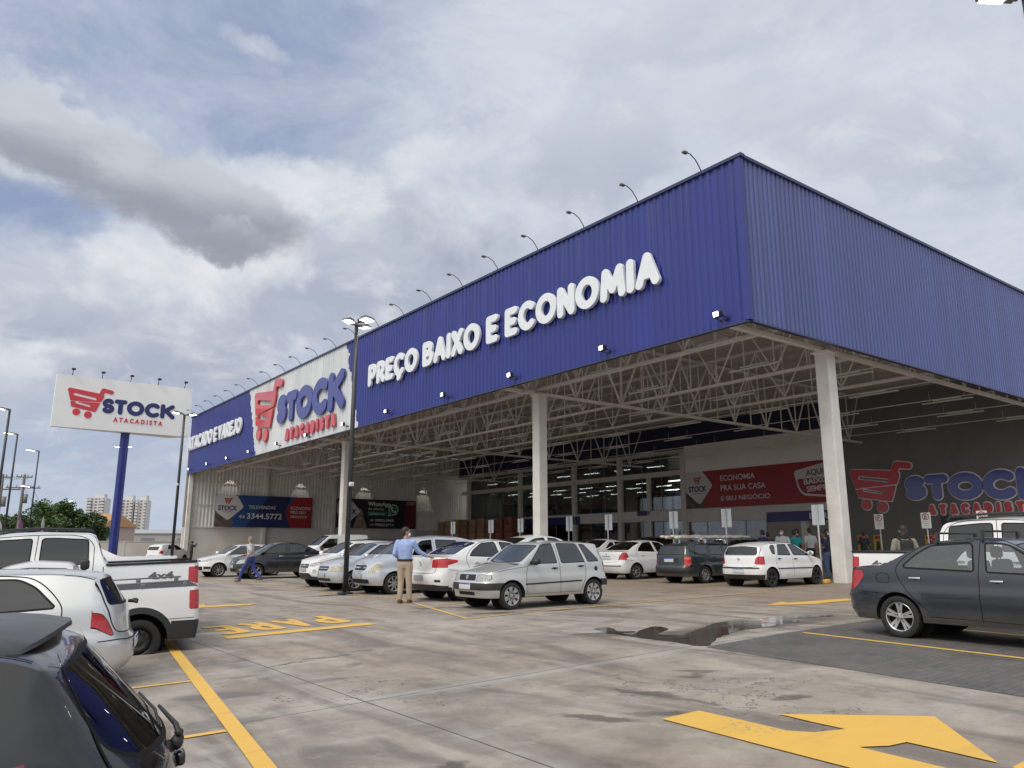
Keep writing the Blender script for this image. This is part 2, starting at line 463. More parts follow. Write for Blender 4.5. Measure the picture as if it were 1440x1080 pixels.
# ================================================================== ground and markings
def rounded(pts, r, k=5):
    out = []; n = len(pts)
    for i in range(n):
        p0, p, p1 = (Vector(pts[(i + j) % n][:2]) for j in (-1, 0, 1))
        a = (p0 - p); b = (p1 - p); rr = min(r, a.length * .45, b.length * .45)
        q0 = p + a.normalized() * rr; q1 = p + b.normalized() * rr
        for j in range(k + 1):
            t = j / k; out.append(tuple(q0 * (1 - t) ** 2 + p * 2 * t * (1 - t) + q1 * t * t))
    return out
STAINS = ((-2.95, 10.5, .38, .06, .75, 1), (-2.55, 11.0, .36, .08, .5, .9), (-2.2, 11.5, .2, .05, .4, .8), (-3.3, 9.7, .3, .08, .5, .7), (1.35, 8.1, .42, .09, -.7, .8), (1.75, 7.7, .3, .06, -.6, .6), (.75, 7.15, .4, .10, -.35, .9), (1.35, 7.25, .3, .08, -.2, .7), (2.65, 7.75, .2, .12, .2, .8),
  (-1.25, 5.65, .34, .14, .6, .95), (-.5, 5.8, .32, .09, .8, .9), (2.1, 9.2, .32, .09, -.2, .7), (-3.1, 8.6, .5, .18, .2, .8), (-2.2, 9.3, .3, .15, .6, .7), (-2.6, 7.4, .4, .16, .3, .7), (-.2, 16.3, .7, .2, .3, .8), (.8, 16.7, .6, .2, .3, .9), (-1.6, 17.6, .7, .18, .2, .8), (-4.9, 22.2, 1.0, .3, .6, .9), (2.9, 12.5, 1.1, .55, .8, .85), (4.2, 13.6, 1.4, .45, .5, .8), (1.9, 12.5, .9, .25, .2, .8), (5.6, 14.6, 1.2, .4, .5, .6), (2.4, 17.4, .9, .3, .3, .5), (-.6, 8.6, .9, .4, .4, .35), (3.4, 9.6, .8, .4, 0, .3), (0.4, 12.2, 1.2, .5, .3, .3))
def ground_material():
    m = bpy.data.materials.new('concrete paving'); m.use_nodes = True
    t = NT(m.node_tree); b = t.n['Principled BSDF']
    tc = t.new('ShaderNodeTexCoord').outputs['Object']
    x, y, z = t.sep(tc)[:3]
    big = t.noise(tc, .16, 6, .6, .4); mid = t.noise(tc, .75, 8, .62, .3); fine = t.noise(tc, 9, 6, .65); spk = t.noise(tc, 60, 3, .6)
    st = t.vm('MULTIPLY', tc, (.35, 2.2, 1)); streak = t.noise(st, .9, 7, .6, .8)
    st2 = t.vm('MULTIPLY', tc, (1.6, .3, 1)); streak2 = t.noise(st2, .8, 7, .6, 1.0)
    c = t.mix(t.sstep(mid, .3, .72), (.228, .198, .168), (.400, .362, .314))
    c = t.mix(t.m('MULTIPLY', t.sstep(big, .40, .68), .6), c, (.285, .232, .185))       # iron-red soil film
    c = t.mix(t.m('MULTIPLY', t.sstep(streak, .5, .75), .55), c, (.45, .435, .41))
    c = t.mix(t.m('MULTIPLY', t.sstep(streak2, .46, .68), .7), c, (.110, .092, .080))
    c = t.mix(t.m('MULTIPLY', t.sstep(fine, .42, .75), .25), c, (.17, .15, .14))
    c = t.mix(t.m('MULTIPLY', t.sstep(spk, .55, .8), .12), c, (.45, .43, .41))
    md2 = t.noise(tc, 2.6, 10, .68, .2)
    c = t.mix(t.m('MULTIPLY', t.sstep(md2, .53, .62), .26), c, (.125, .108, .094))
    c = t.mix(t.m('MULTIPLY', t.m('SUBTRACT', 1, t.sstep(md2, .35, .44)), .28), c, (.42, .40, .375))
    vo = t.new('ShaderNodeTexVoronoi', feature='DISTANCE_TO_EDGE'); t.l.new(t.vm('ADD', tc, t.vm('SCALE', t.noise(tc, 1.6, 4, .6, 0, 1), scale=1.1)), vo.inputs['Vector']); vo.inputs['Scale'].default_value = .16
    crack = t.m('MULTIPLY', t.m('LESS_THAN', vo.outputs['Distance'], .0011), t.sstep(t.noise(tc, .4, 2), .5, .56))
    c = t.mix(t.m('MULTIPLY', crack, .7), c, (.07, .06, .055))
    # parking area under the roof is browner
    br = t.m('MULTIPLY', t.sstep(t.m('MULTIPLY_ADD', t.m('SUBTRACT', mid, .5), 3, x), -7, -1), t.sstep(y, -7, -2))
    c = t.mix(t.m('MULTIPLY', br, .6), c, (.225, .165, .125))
    # damp patches with their own outlines
    wn = t.m('ADD', t.m('MULTIPLY', t.noise(tc, .33, 3, .5, .3), .62), t.m('MULTIPLY', t.noise(t.vm('MULTIPLY', tc, (1, .8, 1)), 1.6, 7, .62, .5), .38))
    wet = t.m('MULTIPLY', t.sstep(wn, .60, .66), .7)
    tw = t.noise(tc, 2.7, 6, .6, .2); spots = t.m('MULTIPLY', t.sstep(tw, .69, .73), .7)
    wet = t.m('MAXIMUM', wet, spots)
    # soft damp stains and oil drips, each with its place
    wx = t.sep(t.noise(tc, 2.2, 6, .65, .3, 1)); ux = t.m('MULTIPLY_ADD', t.m('SUBTRACT', wx[0], .5), .55, x); uy = t.m('MULTIPLY_ADD', t.m('SUBTRACT', wx[1], .5), .55, y)
    for (X, Y, ra, rb, ang, k) in STAINS:
        q, r0 = toloc(X, Y); an = ang - AZ; ca, sa = math.cos(an), math.sin(an)
        dx = t.m('SUBTRACT', ux, q); dy = t.m('SUBTRACT', uy, r0)
        sx = t.m('DIVIDE', t.m('ADD', t.m('MULTIPLY', dx, ca), t.m('MULTIPLY', dy, sa)), ra); sy = t.m('DIVIDE', t.m('SUBTRACT', t.m('MULTIPLY', dy, ca), t.m('MULTIPLY', dx, sa)), rb)
        e = t.m('ADD', t.m('MULTIPLY', sx, sx), t.m('MULTIPLY', sy, sy))
        wet = t.m('MAXIMUM', wet, t.m('MULTIPLY', t.m('SUBTRACT', 1, t.sstep(e, .35, 1.5)), k))
    c = t.mix(t.m('MULTIPLY', wet, .66), c, (.068, .055, .047))
    # saw-cut joints
    jd = None
    for (v, off, per) in ((x, 15.75, 6.3), (y, 6.3, 6.3)):
        f = t.m('FRACT', t.m('DIVIDE', t.m('ADD', v, off + per * 40 + per / 2), per))
        d = t.m('MULTIPLY', t.m('ABSOLUTE', t.m('SUBTRACT', f, .5)), per)
        jd = d if jd is None else t.m('MINIMUM', jd, d)
    jw = t.m('MULTIPLY_ADD', fine, .012, .004)
    jm = t.m('LESS_THAN', jd, jw)
    edge = t.m('SUBTRACT', 1.0, t.sstep(jd, .02, .35))
    c = t.mix(t.m('MULTIPLY', edge, t.m('MULTIPLY', t.sstep(streak, .35, .65), .4)), c, (.40, .385, .37))
    c = t.mix(t.m('MULTIPLY', jm, .85), c, (.06, .055, .05))
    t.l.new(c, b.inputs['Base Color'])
    ro = t.m('MULTIPLY_ADD', mid, .25, .52)
    ro = t.m('SUBTRACT', ro, t.m('MULTIPLY', wet, .42))
    t.l.new(ro, b.inputs['Roughness'])
    bp = t.new('ShaderNodeBump'); bp.inputs['Strength'].default_value = .25; bp.inputs['Distance'].default_value = .01
    t.l.new(t.m('SUBTRACT', t.m('MULTIPLY_ADD', spk, .5, fine), t.m('MULTIPLY', wet, .9)), bp.inputs['Height']); t.l.new(bp.outputs[0], b.inputs['Normal'])
    return m
def ground():
    rs = sorted(set([-700, -400, -200, -120, -80] + list(np.arange(-60, 60.1, .5)) + [90, 150, 300, 700]))
    ls = sorted(set([-700, -300, -100] + list(np.arange(-40, 120.1, 10)) + [200, 400, 900]))
    vs = [(r, l, gr(r)) for r in rs for l in ls]; n = len(ls)
    fs = [(i * n + j, (i + 1) * n + j, (i + 1) * n + j + 1, i * n + j + 1) for i in range(len(rs) - 1) for j in range(n - 1)]
    mb = MB(); mb.add(vs, fs, 0, True)
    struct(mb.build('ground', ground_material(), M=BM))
ground()

def sheet(name, poly, m, dz=.004, step=.5, wob=0.0):
    """flat sheet following the paving; poly in site coordinates (r,l)"""
    pts = []
    n = len(poly)
    for i in range(n):
        a = Vector(poly[i]); b = Vector(poly[(i + 1) % n]); k = max(1, int((b - a).length / step))
        for j in range(k):
            p = a.lerp(b, j / k)
            if wob: p = p + Vector((random.uniform(-wob, wob), random.uniform(-wob, wob)))
            pts.append(p)
    inner = []
    xs = [p.x for p in pts]; ys = [p.y for p in pts]
    gx = np.arange(min(xs), max(xs), step); gy = np.arange(min(ys), max(ys), max(step, (max(ys) - min(ys)) / 12))
    if len(gx) * len(gy):
        X, Y = np.meshgrid(gx, gy); X = X.ravel(); Y = Y.ravel()
        pp = [(p.x, p.y) for p in pts]
        ok = in_poly(X, Y, pp) & (sd_seg(X, Y, pp + [pp[0]]) > step * .3)
        inner = [Vector((a, b)) for a, b in zip(X[ok], Y[ok])]
    v, e, f, *_ = delaunay_2d_cdt(pts + inner, [(i, (i + 1) % len(pts)) for i in range(len(pts))], [], 1, 1e-6)
    mb = MB(); mb.add([(p.x, p.y, gr(p.x) + dz) for p in v], f, 0, True)
    o = mb.build(name, m, M=BM); 
    return struct(o)
def road_paint(name, col, wear):
    m = bpy.data.materials.new(name); m.use_nodes = True; t = NT(m.node_tree); b = t.n['Principled BSDF']; tc = t.new('ShaderNodeTexCoord').outputs['Object']
    lo = t.noise(tc, 1.1, 5, .6, .3); hi = t.noise(tc, 22, 6, .7); sp_ = t.noise(tc, 90, 3, .6)
    c = t.mix(t.noise(tc, 5, 5), tuple(x * .93 for x in col), tuple(x * 1.04 for x in col))
    worn = t.sstep(t.m('ADD', t.m('MULTIPLY', hi, .6), t.m('MULTIPLY_ADD', lo, .55, wear)), .60, .72)
    worn = t.m('MAXIMUM', worn, t.m('MULTIPLY', t.sstep(sp_, .66, .74), .6))
    c = t.mix(t.m('MULTIPLY', worn, .75), c, (.26, .225, .18))
    c = t.mix(t.m('MULTIPLY', t.sstep(t.noise(t.vm('MULTIPLY', tc, (.5, 3, 1)), 1.2, 5, .6, .5), .55, .75), .30), c, (.22, .16, .08))
    t.l.new(c, b.inputs['Base Color']); b.inputs['Roughness'].default_value = .6
    return m
yel = road_paint('yellow road paint', (.70, .43, .085), -.035)
yel2 = road_paint('worn yellow road paint', (.58, .39, .12), .04)
def pave_mat():
    m = bpy.data.materials.new('dark block paving'); m.use_nodes = True
    t = NT(m.node_tree); b = t.n['Principled BSDF']; tc = t.new('ShaderNodeTexCoord').outputs['Object']
    br = t.new('ShaderNodeTexBrick'); t.l.new(tc, br.inputs['Vector']); br.inputs['Scale'].default_value = 1.0
    br.inputs['Brick Width'].default_value = .2; br.inputs['Row Height'].default_value = .1; br.inputs['Mortar Size'].default_value = .006
    br.inputs['Color1'].default_value = (.085, .083, .084, 1); br.inputs['Color2'].default_value = (.125, .120, .118, 1); br.inputs['Mortar'].default_value = (.05, .048, .046, 1)
    n = t.noise(tc, .8, 7, .65, .4)
    c = t.mix(t.m('MULTIPLY', t.sstep(n, .35, .7), .6), br.outputs[0], (.15, .135, .125))
    n2 = t.noise(t.vm('MULTIPLY', tc, (1, .3, 1)), 2.5, 6, .6)
    c = t.mix(t.m('MULTIPLY', t.sstep(n2, .5, .7), .35), c, (.05, .05, .052))
    t.l.new(c, b.inputs['Base Color']); b.inputs['Roughness'].default_value = .62
    bp = t.new('ShaderNodeBump'); bp.inputs['Strength'].default_value = .5; bp.inputs['Distance'].default_value = .006
    t.l.new(br.outputs['Fac'], bp.inputs['Height']); bp.invert = True; t.l.new(bp.outputs[0], b.inputs['Normal'])
    return m
sheet('block_paving', [(-10.75, -6.5), (-4.2, -6.0), (-4.2, -32), (-12.4, -32), (-11.2, -10.6)], pave_mat(), .004)
conc2 = mat('pale concrete edge strip', (.34, .32, .30), .7, var=.15, vs=4, dirt=.4)
def line(pts, w, m=None, dz=.008, wob=.0):
    pts = [Vector(p) for p in pts]; L = []; Rr = []
    for i, p in enumerate(pts):
        t = (pts[min(i + 1, len(pts) - 1)] - pts[max(i - 1, 0)]).normalized(); n = Vector((-t.y, t.x)) * w / 2
        L.append(p + n); Rr.append(p - n)
    return sheet('road_marking', L + Rr[::-1], m or yel, dz, .4, wob)
# stop line and bay lines, left row
line([(-16.05, .4), (-17.45, -8.9), (-18.6, -16.5)], .145)
for (a, b) in (((-19.8, -3.55), (-16.75, -3.8)), ((-20.2, -6.25), (-17.17, -6.5)), ((-20.6, -9.2), (-17.6, -9.3)), ((-19, .1), (-16.2, -.1))): line([a, b], .09)
# bays of the row below the sign, bays beside the dark saloon
line([(-11.0, -1.02), (-9.46, 4.54), (-9.9, 8), (-9.6, 26)], .10, yel2)
line([(-11.0, -1.02), (-5.05, -.52), (0.5, .1)], .10, yel2)
for l in (2.05, 5.2, 7.75, 10.2, 13.2, 15.8, 20.9): line([(-9.75, l), (-5.2, l + .1)], .09, yel2)
line([(-8.42, -6.5), (-8.8, -9.7), (-9.2, -14)], .10); line([(-5.95, -6.6), (-6.3, -8.8), (-6.8, -14)], .10)
for l in (.35, 3.2, 6.6, 9.9, 12.6): line([(.2, l), (4.4, l + .1)], .09, yel2)
# turn arrow in the near right corner (stem, head with notch)
sheet('turn_arrow_marking', [(-14.2, -8.82), (-13.74, -8.84), (-13.75, -9.33), (-13.78, -9.75), (-13.67, -9.93), (-13.41, -10.04), (-13.39, -9.72), (-13.35, -9.39), (-12.51, -10.32), (-13.49, -11.18), (-13.43, -10.54), (-13.62, -10.5), (-13.8, -10.37), (-13.85, -10.99), (-13.9, -11.7), (-14.36, -11.7), (-14.3, -10.57), (-14.26, -9.79)], yel, .009, .25)
sheet('turn_arrow_marking', [(-13.53, -11.28), (-13.34, -11.28), (-13.3, -12.2), (-13.8, -12.2)], yel, .009, .25)
sheet('turn_arrow_marking', [(-4.3, -2.93), (-3.1, -2.55), (-3.3, -2.85), (-1.0, -2.9), (-1.0, -3.35), (-3.0, -3.35), (-2.7, -3.65)], yel, .009, .25)
sheet('turn_arrow_marking', [(-14.4, 6.6), (-13.6, 7.1), (-13.7, 6.6), (-12.6, 6.05), (-12.9, 5.8), (-13.9, 6.1), (-14.3, 5.9), (-15.2, 6.6), (-15.0, 7.0)], yel, .009, .25)
# PARE and its stop bar, to be read from the other side
line([(-15.25, -.12), (-12.62, -.26)], .36, dz=.008)
def pare():
    x = -12.72; mb = MB()
    for ch in 'PARE':
        st, w = GLY[ch]; wid = .50
        me, _ = glyph_mesh(ch, 1.0, .10, .004, 0, yel, .03, sx=.62)
        xs = [v.co.x for v in me.vertices]; x0, x1 = min(xs), max(xs)
        k = wid / (x1 - x0)
        vs = [(x - (v.co.x - x0) * k, .32 + 1.5 * (1 - (v.co.y + .1) / 1.2), 0) for v in me.vertices]
        mb.add([(a, b, gr(a) + .008 + (.003 if me.vertices[i].co.z > .002 else 0)) for i, (a, b, c) in enumerate(vs)], [tuple(p.vertices) for p in me.polygons])
        x -= wid + .14; bpy.data.meshes.remove(me)
    struct(mb.build('stop_lettering_marking', yel, M=BM))
pare()
# standing water left by rain
def puddle_mat():
    m = bpy.data.materials.new('rain water'); m.use_nodes = True; t = NT(m.node_tree); b = t.n['Principled BSDF']
    b.inputs['Base Color'].default_value = (.055, .045, .04, 1); b.inputs['Roughness'].default_value = .06
    tc = t.new('ShaderNodeTexCoord').outputs['Object']
    n = t.noise(tc, 3, 5, .6); t.l.new(t.mix(n, (.045, .037, .033), (.10, .085, .075)), b.inputs['Base Color'])
    t.l.new(t.m('MULTIPLY_ADD', t.noise(tc, 1.3, 4), .3, -.06), b.inputs['Roughness'])
    return m
pud = puddle_mat()
def blob(cx, cy, a, b, ang, seed, n=46, rough=.35):
    rnd = random.Random(seed); ph = [(rnd.uniform(0, 6.28), rnd.uniform(.4, 1)) for _ in range(7)]; out = []
    for i in range(n):
        t = 2 * math.pi * i / n
        k = 1 + rough * sum(q * math.sin((j + 2) * t + p) / (j + 1.4) for j, (p, q) in enumerate(ph))
        x, y = a * k * math.cos(t), b * k * math.sin(t)
        out.append((cx + x * math.cos(ang) - y * math.sin(ang), cy + x * math.sin(ang) + y * math.cos(ang)))
    return out
random.seed(4)
sheet('puddle', rounded([(-10.41, -3.84), (-10.06, -3.91), (-10.52, -4.66), (-10.53, -4.9), (-9.82, -4.45), (-9.35, -4.33), (-9.5, -4.77), (-10.24, -5.08), (-10.01, -5.44), (-9.16, -5.09), (-8.29, -4.69), (-7.45, -4.58), (-6.52, -4.84), (-6.71, -5.4), (-8.23, -5.66), (-8.87, -5.64), (-9.83, -5.98), (-10.59, -6.45), (-10.74, -6.38), (-10.68, -5.89), (-10.69, -5.21), (-10.64, -4.54)], .3), pud, .004, .12, .022)
for i, (x, y, a, b, ang) in enumerate(((5.3, 14.9, .8, .20, .5), (1.55, 12.7, .4, .12, .3))):
    r, l = toloc(x, y)
    sheet('puddle', blob(r, l, a, b, ang - AZ, 10 + i, rough=.5, n=80), pud, .004, .2)
# kerb blocks near the right column
def kerb(r, l, a):
    mb = MB(); mb.box((0, 0, .07), (.5, .16, .14), bev=.03)
    tag(mb.build('wheel_stop', yel, M=LM(r, l, gr(r), a)), 'yellow concrete wheel stop beside the foot of the corner column', 'wheel stop')
kerb(5.1, 1.25, .3)

# ================================================================== the store
store = thing('store_building', 'large blue and white corrugated wholesale store with an open front canopy', 'store', BM)
white_paint = (.62, .64, .66)
def weather(t, tc, along, zz, cl):
    """each sheet a little different, thin rain streaks under the coping, dust along the foot"""
    idx = t.m('FLOOR', t.m('DIVIDE', along, .99)); wn = t.new('ShaderNodeTexWhiteNoise', noise_dimensions='1D'); t.l.new(idx, wn.inputs['W'])
    cl = t.mix(t.m('MULTIPLY', wn.outputs['Value'], .16), cl, (.02, .022, .05)); 
    st = t.noise(t.vm('MULTIPLY', tc, (9, 9, .12)), 1.0, 4, .6)
    cl = t.mix(t.m('MULTIPLY', t.m('MULTIPLY', t.sstep(st, .52, .72), t.sstep(zz, .25, 1.0)), .30), cl, (.16, .16, .19))
    lap = t.m('LESS_THAN', t.m('FRACT', t.m('DIVIDE', along, .99)), .012)
    return t.mix(t.m('MULTIPLY', lap, .5), cl, (.01, .012, .05))
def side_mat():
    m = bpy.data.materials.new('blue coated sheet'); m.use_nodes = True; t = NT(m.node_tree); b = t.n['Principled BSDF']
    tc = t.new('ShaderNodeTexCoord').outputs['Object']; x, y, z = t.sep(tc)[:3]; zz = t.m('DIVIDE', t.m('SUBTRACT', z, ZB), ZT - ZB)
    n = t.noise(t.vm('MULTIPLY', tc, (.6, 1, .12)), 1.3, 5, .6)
    t.l.new(weather(t, tc, x, zz, t.mix(n, (.055, .078, .26), (.078, .104, .315))), b.inputs['Base Color'])  # paler blue than the front: faded paint, with sky reflection put into the colour
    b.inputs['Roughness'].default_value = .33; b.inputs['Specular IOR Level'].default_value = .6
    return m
def fascia_mat():
    m = bpy.data.materials.new('painted fascia sheet'); m.use_nodes = True; t = NT(m.node_tree); b = t.n['Principled BSDF']
    tc = t.new('ShaderNodeTexCoord').outputs['Object']; x, y, z = t.sep(tc)[:3]
    zz = t.m('DIVIDE', t.m('SUBTRACT', z, ZB), ZT - ZB)
    wob = t.m('MULTIPLY', t.m('SUBTRACT', t.noise(t.comb(0, 0, z), 1.1, 4, .6), .5), 1.5)
    lb = t.m('ADD', t.m('MULTIPLY_ADD', zz, 2.4, 44.9), wob)
    rb = t.m('ADD', t.m('MULTIPLY_ADD', zz, 2.0, 27.2), t.m('MULTIPLY', wob, 1.1))
    inside = t.m('MULTIPLY', t.m('LESS_THAN', y, lb), t.m('GREATER_THAN', y, rb))
    n = t.noise(t.vm('MULTIPLY', tc, (1, .6, .12)), 1.3, 5, .6)
    blue = t.mix(n, (.019, .031, .205), (.026, .042, .26))
    wh = t.mix(n, (.60, .63, .66), (.72, .75, .78))
    cl = t.mix(inside, blue, wh)
    cl = weather(t, tc, y, zz, cl)
    t.l.new(cl, b.inputs['Base Color'])
    b.inputs['Roughness'].default_value = .34; b.inputs['Specular IOR Level'].default_value = .5
    return m
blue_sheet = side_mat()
flash = mat('blue grey flashing', (.030, .038, .10), .4)
def corrugated(name, n0, n1, z0, z1, pitch, dep, mk, m, parent=store, off=0.0, seg=1):
    """trapezoid sheet; mk(u, w, z) -> local point, w outwards"""
    us = []; u = n0; 
    while u < n1 - 1e-6:
        for k, w in ((0, 0), (.42, 0), (.54, dep), (.88, dep)):
            us.append((min(n1, u + k * pitch), w))
        u += pitch
    us.append((n1, 0))
    zs = [z0 + (z1 - z0) * i / seg for i in range(seg + 1)]
    vs = [mk(a, w + off, z) for z in zs for (a, w) in us]; n = len(us)
    fs = [(j * n + i, j * n + i + 1, (j + 1) * n + i + 1, (j + 1) * n + i) for j in range(seg) for i in range(n - 1)]
    mb = MB(); mb.add(vs, fs); return mb.build(name, m, parent)
LF = 64.2; RS = 46.0
corrugated('front_fascia', .12, LF, ZB, ZT, .30, .045, lambda u, w, z: (-w, u, z), fascia_mat())
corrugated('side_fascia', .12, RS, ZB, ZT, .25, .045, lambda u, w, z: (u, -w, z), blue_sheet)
mb = MB(); mb.box((.03, .03, (ZT + ZB) / 2), (.2, .2, ZT - ZB - .02)); mb.build('corner_flashing', mat('deep blue corner trim', (.026, .035, .215), .3), store)
mb = MB(); mb.box((.0, LF / 2 - .04, ZT + .03), (.22, LF + .22, .11)); mb.box((RS / 2 + .11, .0, ZT + .03), (RS, .22, .11)); mb.build('coping', flash, store)
mb = MB(); mb.box((.02, LF / 2, ZB - .03), (.14, LF, .05)); mb.box((RS / 2 + .1, .02, ZB - .03), (RS, .14, .05)); mb.build('drip_edge', flash, store)
inner = mat('inner lining', (.33, .31, .29), .7, var=.06)
ZC = ZB + 3.5
mb = MB(); mb.box((.12, LF / 2, (ZB + ZC) / 2 + .2), (.03, LF - .3, ZC - ZB)); mb.box((RS / 2, .12, (ZB + ZC) / 2 + .2), (RS - .4, .03, ZC - ZB)); mb.build('fascia_lining', inner, store)
# ceiling sheet with purlins
mb = MB(); mb.box((15.85, LF / 2, ZC + .05), (31.3, LF - .4, .06)); mb.build('canopy_ceiling', mat('ceiling sheet', (.56, .51, .475), .6, var=.08, vs=.5), store)
mb = MB()
for i in range(18): mb.box((1.2 + i * 1.75, LF / 2, ZC - .07), (.08, LF - .3, .16))
mb.build('purlins', mat('purlin steel', (.46, .43, .40), .5), store)
mb = MB(); mb.box((50, LF / 2, ZT - .5), (36, LF, .1)); mb.box((16, LF / 2, ZT - .5), (31.6, LF - .3, .1)); mb.build('roof', mat('roof sheet', (.45, .46, .48), .5), store)
steel = mat('truss steel', (.74, .71, .68), .45, var=.06, vs=2)
def truss(p0, p1, panels, zb=ZB + .12, zt=ZC - .2, ch=.13, wb=.06):
    p0 = Vector(p0); p1 = Vector(p1); mb = MB(); d = (p1 - p0).normalized(); n = Vector((-d.y, d.x, 0)) * .11
    for z in (zb, zt):
        a = Vector((p0.x, p0.y, z)); b = Vector((p1.x, p1.y, z)); mb.bar(a + n * .6, b + n * .6, .07, ch); mb.bar(a - n * .6, b - n * .6, .07, ch)
    for i in range(panels):
        a = p0.lerp(p1, i / panels); c = p0.lerp(p1, (i + .5) / panels); b = p0.lerp(p1, (i + 1) / panels)
        up = lambda q, z: Vector((q.x, q.y, z))
        mb.bar(up(a, zt - .06), up(c, zb + .06), wb); mb.bar(up(c, zb + .06), up(b, zt - .06), wb); mb.bar(up(c, zb), up(c, zt), wb * .8)
        mb.bar(up(a, zt), up(a, zb), wb * .7)
    return mb.build('truss', steel, store)
for l in (1.0, 13.5, 34.0, 54.5): truss((.25, l, 0), (31.0, l, 0), 10, wb=.07)
for r in (2.6, 8.4, 13.6): truss((r, .3, 0), (r, LF - .6, 0), 21, zb=ZB + .32, zt=ZC - .5, ch=.11, wb=.055)
# columns
conc = mat('precast column concrete', (.70, .685, .65), .7, var=.08, vs=1.2, bump=.1, dirt=.3)
def column(r, l, w=.5, d=.5, top=ZB + .02):
    g = gr(r) - .3; mb = MB(); c = .03
    p = [(-w/2 + c, -d/2), (w/2 - c, -d/2), (w/2, -d/2 + c), (w/2, d/2 - c), (w/2 - c, d/2), (-w/2 + c, d/2), (-w/2, d/2 - c), (-w/2, -d/2 + c)]
    mb.prism(p, top - g, M=Matrix.Translation((r, l, g)))
    # corbel plate under the truss
    mb.box((r, l, top + .03), (w + .16, d + .16, .06))
    return mb.build('column', conc, store)
for (r, l) in ((2.6, 13.5), (2.5, 34.0)): column(r, l)
column(5.85, 1.05, .52, .52)

# left end wall: lower concrete panels, upper sheeting, girts, posts
gw_sheet = mat('grey wall sheet', (.74, .735, .71), .5, var=.07, vs=.7)
pan = mat('concrete wall panel', (.66, .64, .605), .7, var=.08, vs=.5, dirt=.25)
mb = MB(); mb.box((15.7, LF - .1, 1.4), (31.6, .22, 3.6)); mb.build('wall_base', pan, store)
corrugated('end_wall', .1, 31.4, 3.2, ZC, .34, .05, lambda u, w, z: (u, LF - .17 - w, z), gw_sheet)
mb = MB(); mb.box((15.7, LF - .03, 7.0), (31.6, .1, 7.6)); mb.build('wall_backing', inner, store)
mb = MB()
for z in (3.25, 5.4, 7.5, 9.6): mb.box((15.7, LF - .27, z), (31.2, .1, .1))
mb.build('girts', steel, store)
for r in (.25, 7.6, 15.0, 24.9): mb = MB(); mb.box((r, LF - .42, (11.5 if r > 1 else 8.2) / 2), (.34, .36, 11.5 if r > 1 else 8.2)); mb.build('wall_post', conc, store)
# back wall ------------------------------------------------------------------
RB = 31.0
navy = mat('navy wall sheet', (.012, .015, .055), .5, var=.1, vs=.5)
beige = mat('plastered beam', (.62, .60, .565), .7, var=.06, vs=.8)
dgrey = mat('dark grey rendered wall', (.175, .171, .168), .75, var=.10, vs=.5, bump=.12, bs=25)
mb = MB(); mb.box((RB + .06, (63.9 + 14.9) / 2, (9.5 + ZC) / 2), (.12, 63.9 - 14.9, ZC - 9.5)); mb.build('upper_wall', navy, store)
mb = MB(); mb.box((RB + .1, 7.5, 5.8), (.22, 14.75, 11.9)); mb.build('logo_wall', dgrey, store)
mb = MB(); mb.box((RB - .03, (29.0 + 14.9) / 2, (4.44 + 9.7) / 2), (.16, 14.1, 5.26))
for z in (5.6, 6.9, 8.2): mb.box((RB - .115, 21.95, z + 1.0), (.012, 14.06, .02))
mb.build('entrance_wall', mat('white entrance panel', (.84, .83, .81), .6, var=.05, vs=.6), store)
mb = MB()
for z, hh in ((9.35, .3), (7.55, .42), (4.0, .9)): mb.box((RB - .02, (63 + 29.0) / 2, z), (.26, 34.0, hh))
mb.box((RB - .02, 22, 3.9), (.26, 14.2, 1.05))
mb.build('wall_beams', beige, store)
for l in (61.6, 51.7, 43.0, 36.7, 29.2): mb = MB(); mb.box((RB - .06, l, 4.6), (.4, .5, 9.7)); mb.build('wall_post', beige, store)
mb = MB(); mb.box((RB - .04, 33.2, 3.9), (.3, .34, 7.0)); mb.build('wall_post', beige, store)
def pane_mat():
    m = bpy.data.materials.new('shop glass'); m.use_nodes = True; t = NT(m.node_tree); n = t.n
    for q in list(n): n.remove(q)
    o = t.new('ShaderNodeOutputMaterial'); a = t.new('ShaderNodeBsdfTransparent'); g = t.new('ShaderNodeBsdfGlossy'); mx = t.new('ShaderNodeMixShader'); fr = t.new('ShaderNodeFresnel')
    a.inputs[0].default_value = (.62, .66, .66, 1); g.inputs['Roughness'].default_value = .02; fr.inputs[0].default_value = 1.5
    t.l.new(t.m('MULTIPLY_ADD', fr.outputs[0], .9, .05), mx.inputs[0]); t.l.new(a.outputs[0], mx.inputs[1]); t.l.new(g.outputs[0], mx.inputs[2]); t.l.new(mx.outputs[0], o.inputs[0])
    return m
shop_glass = pane_mat()
alu = mat('grey window frame', (.16, .165, .17), .4)
for (l0, l1) in ((61.3, 51.95), (51.45, 43.25), (42.75, 36.95), (36.45, 29.45)):
    for (z0, z1) in ((7.76, 9.2), (4.45, 7.34), (gr(RB) - .2, 3.55)):
        mb = MB(); mb.box((RB + .05, (l0 + l1) / 2, (z0 + z1) / 2), (.012, l0 - l1, z1 - z0)); p = mb.build('window', shop_glass, store)
        f = MB(); k = 3
        for i in range(k + 1): f.box((RB + .05, l0 + (l1 - l0) * i / k, (z0 + z1) / 2), (.05, .05, z1 - z0))
        for z in (z0 + .025, z1 - .025): f.box((RB + .05, (l0 + l1) / 2, z), (.046, l0 - l1, .05))
        f.build('window_frame', alu, p)
mb = MB(); mb.box((RB + .05, 25.2, 2.0), (.012, 7.4, 2.9)); p = mb.build('window', shop_glass, store)
f = MB()
for i in range(5): f.box((RB + .05, 28.9 - i * 1.85, 2.0), (.05, .06, 2.9))
f.build('window_frame', alu, p)
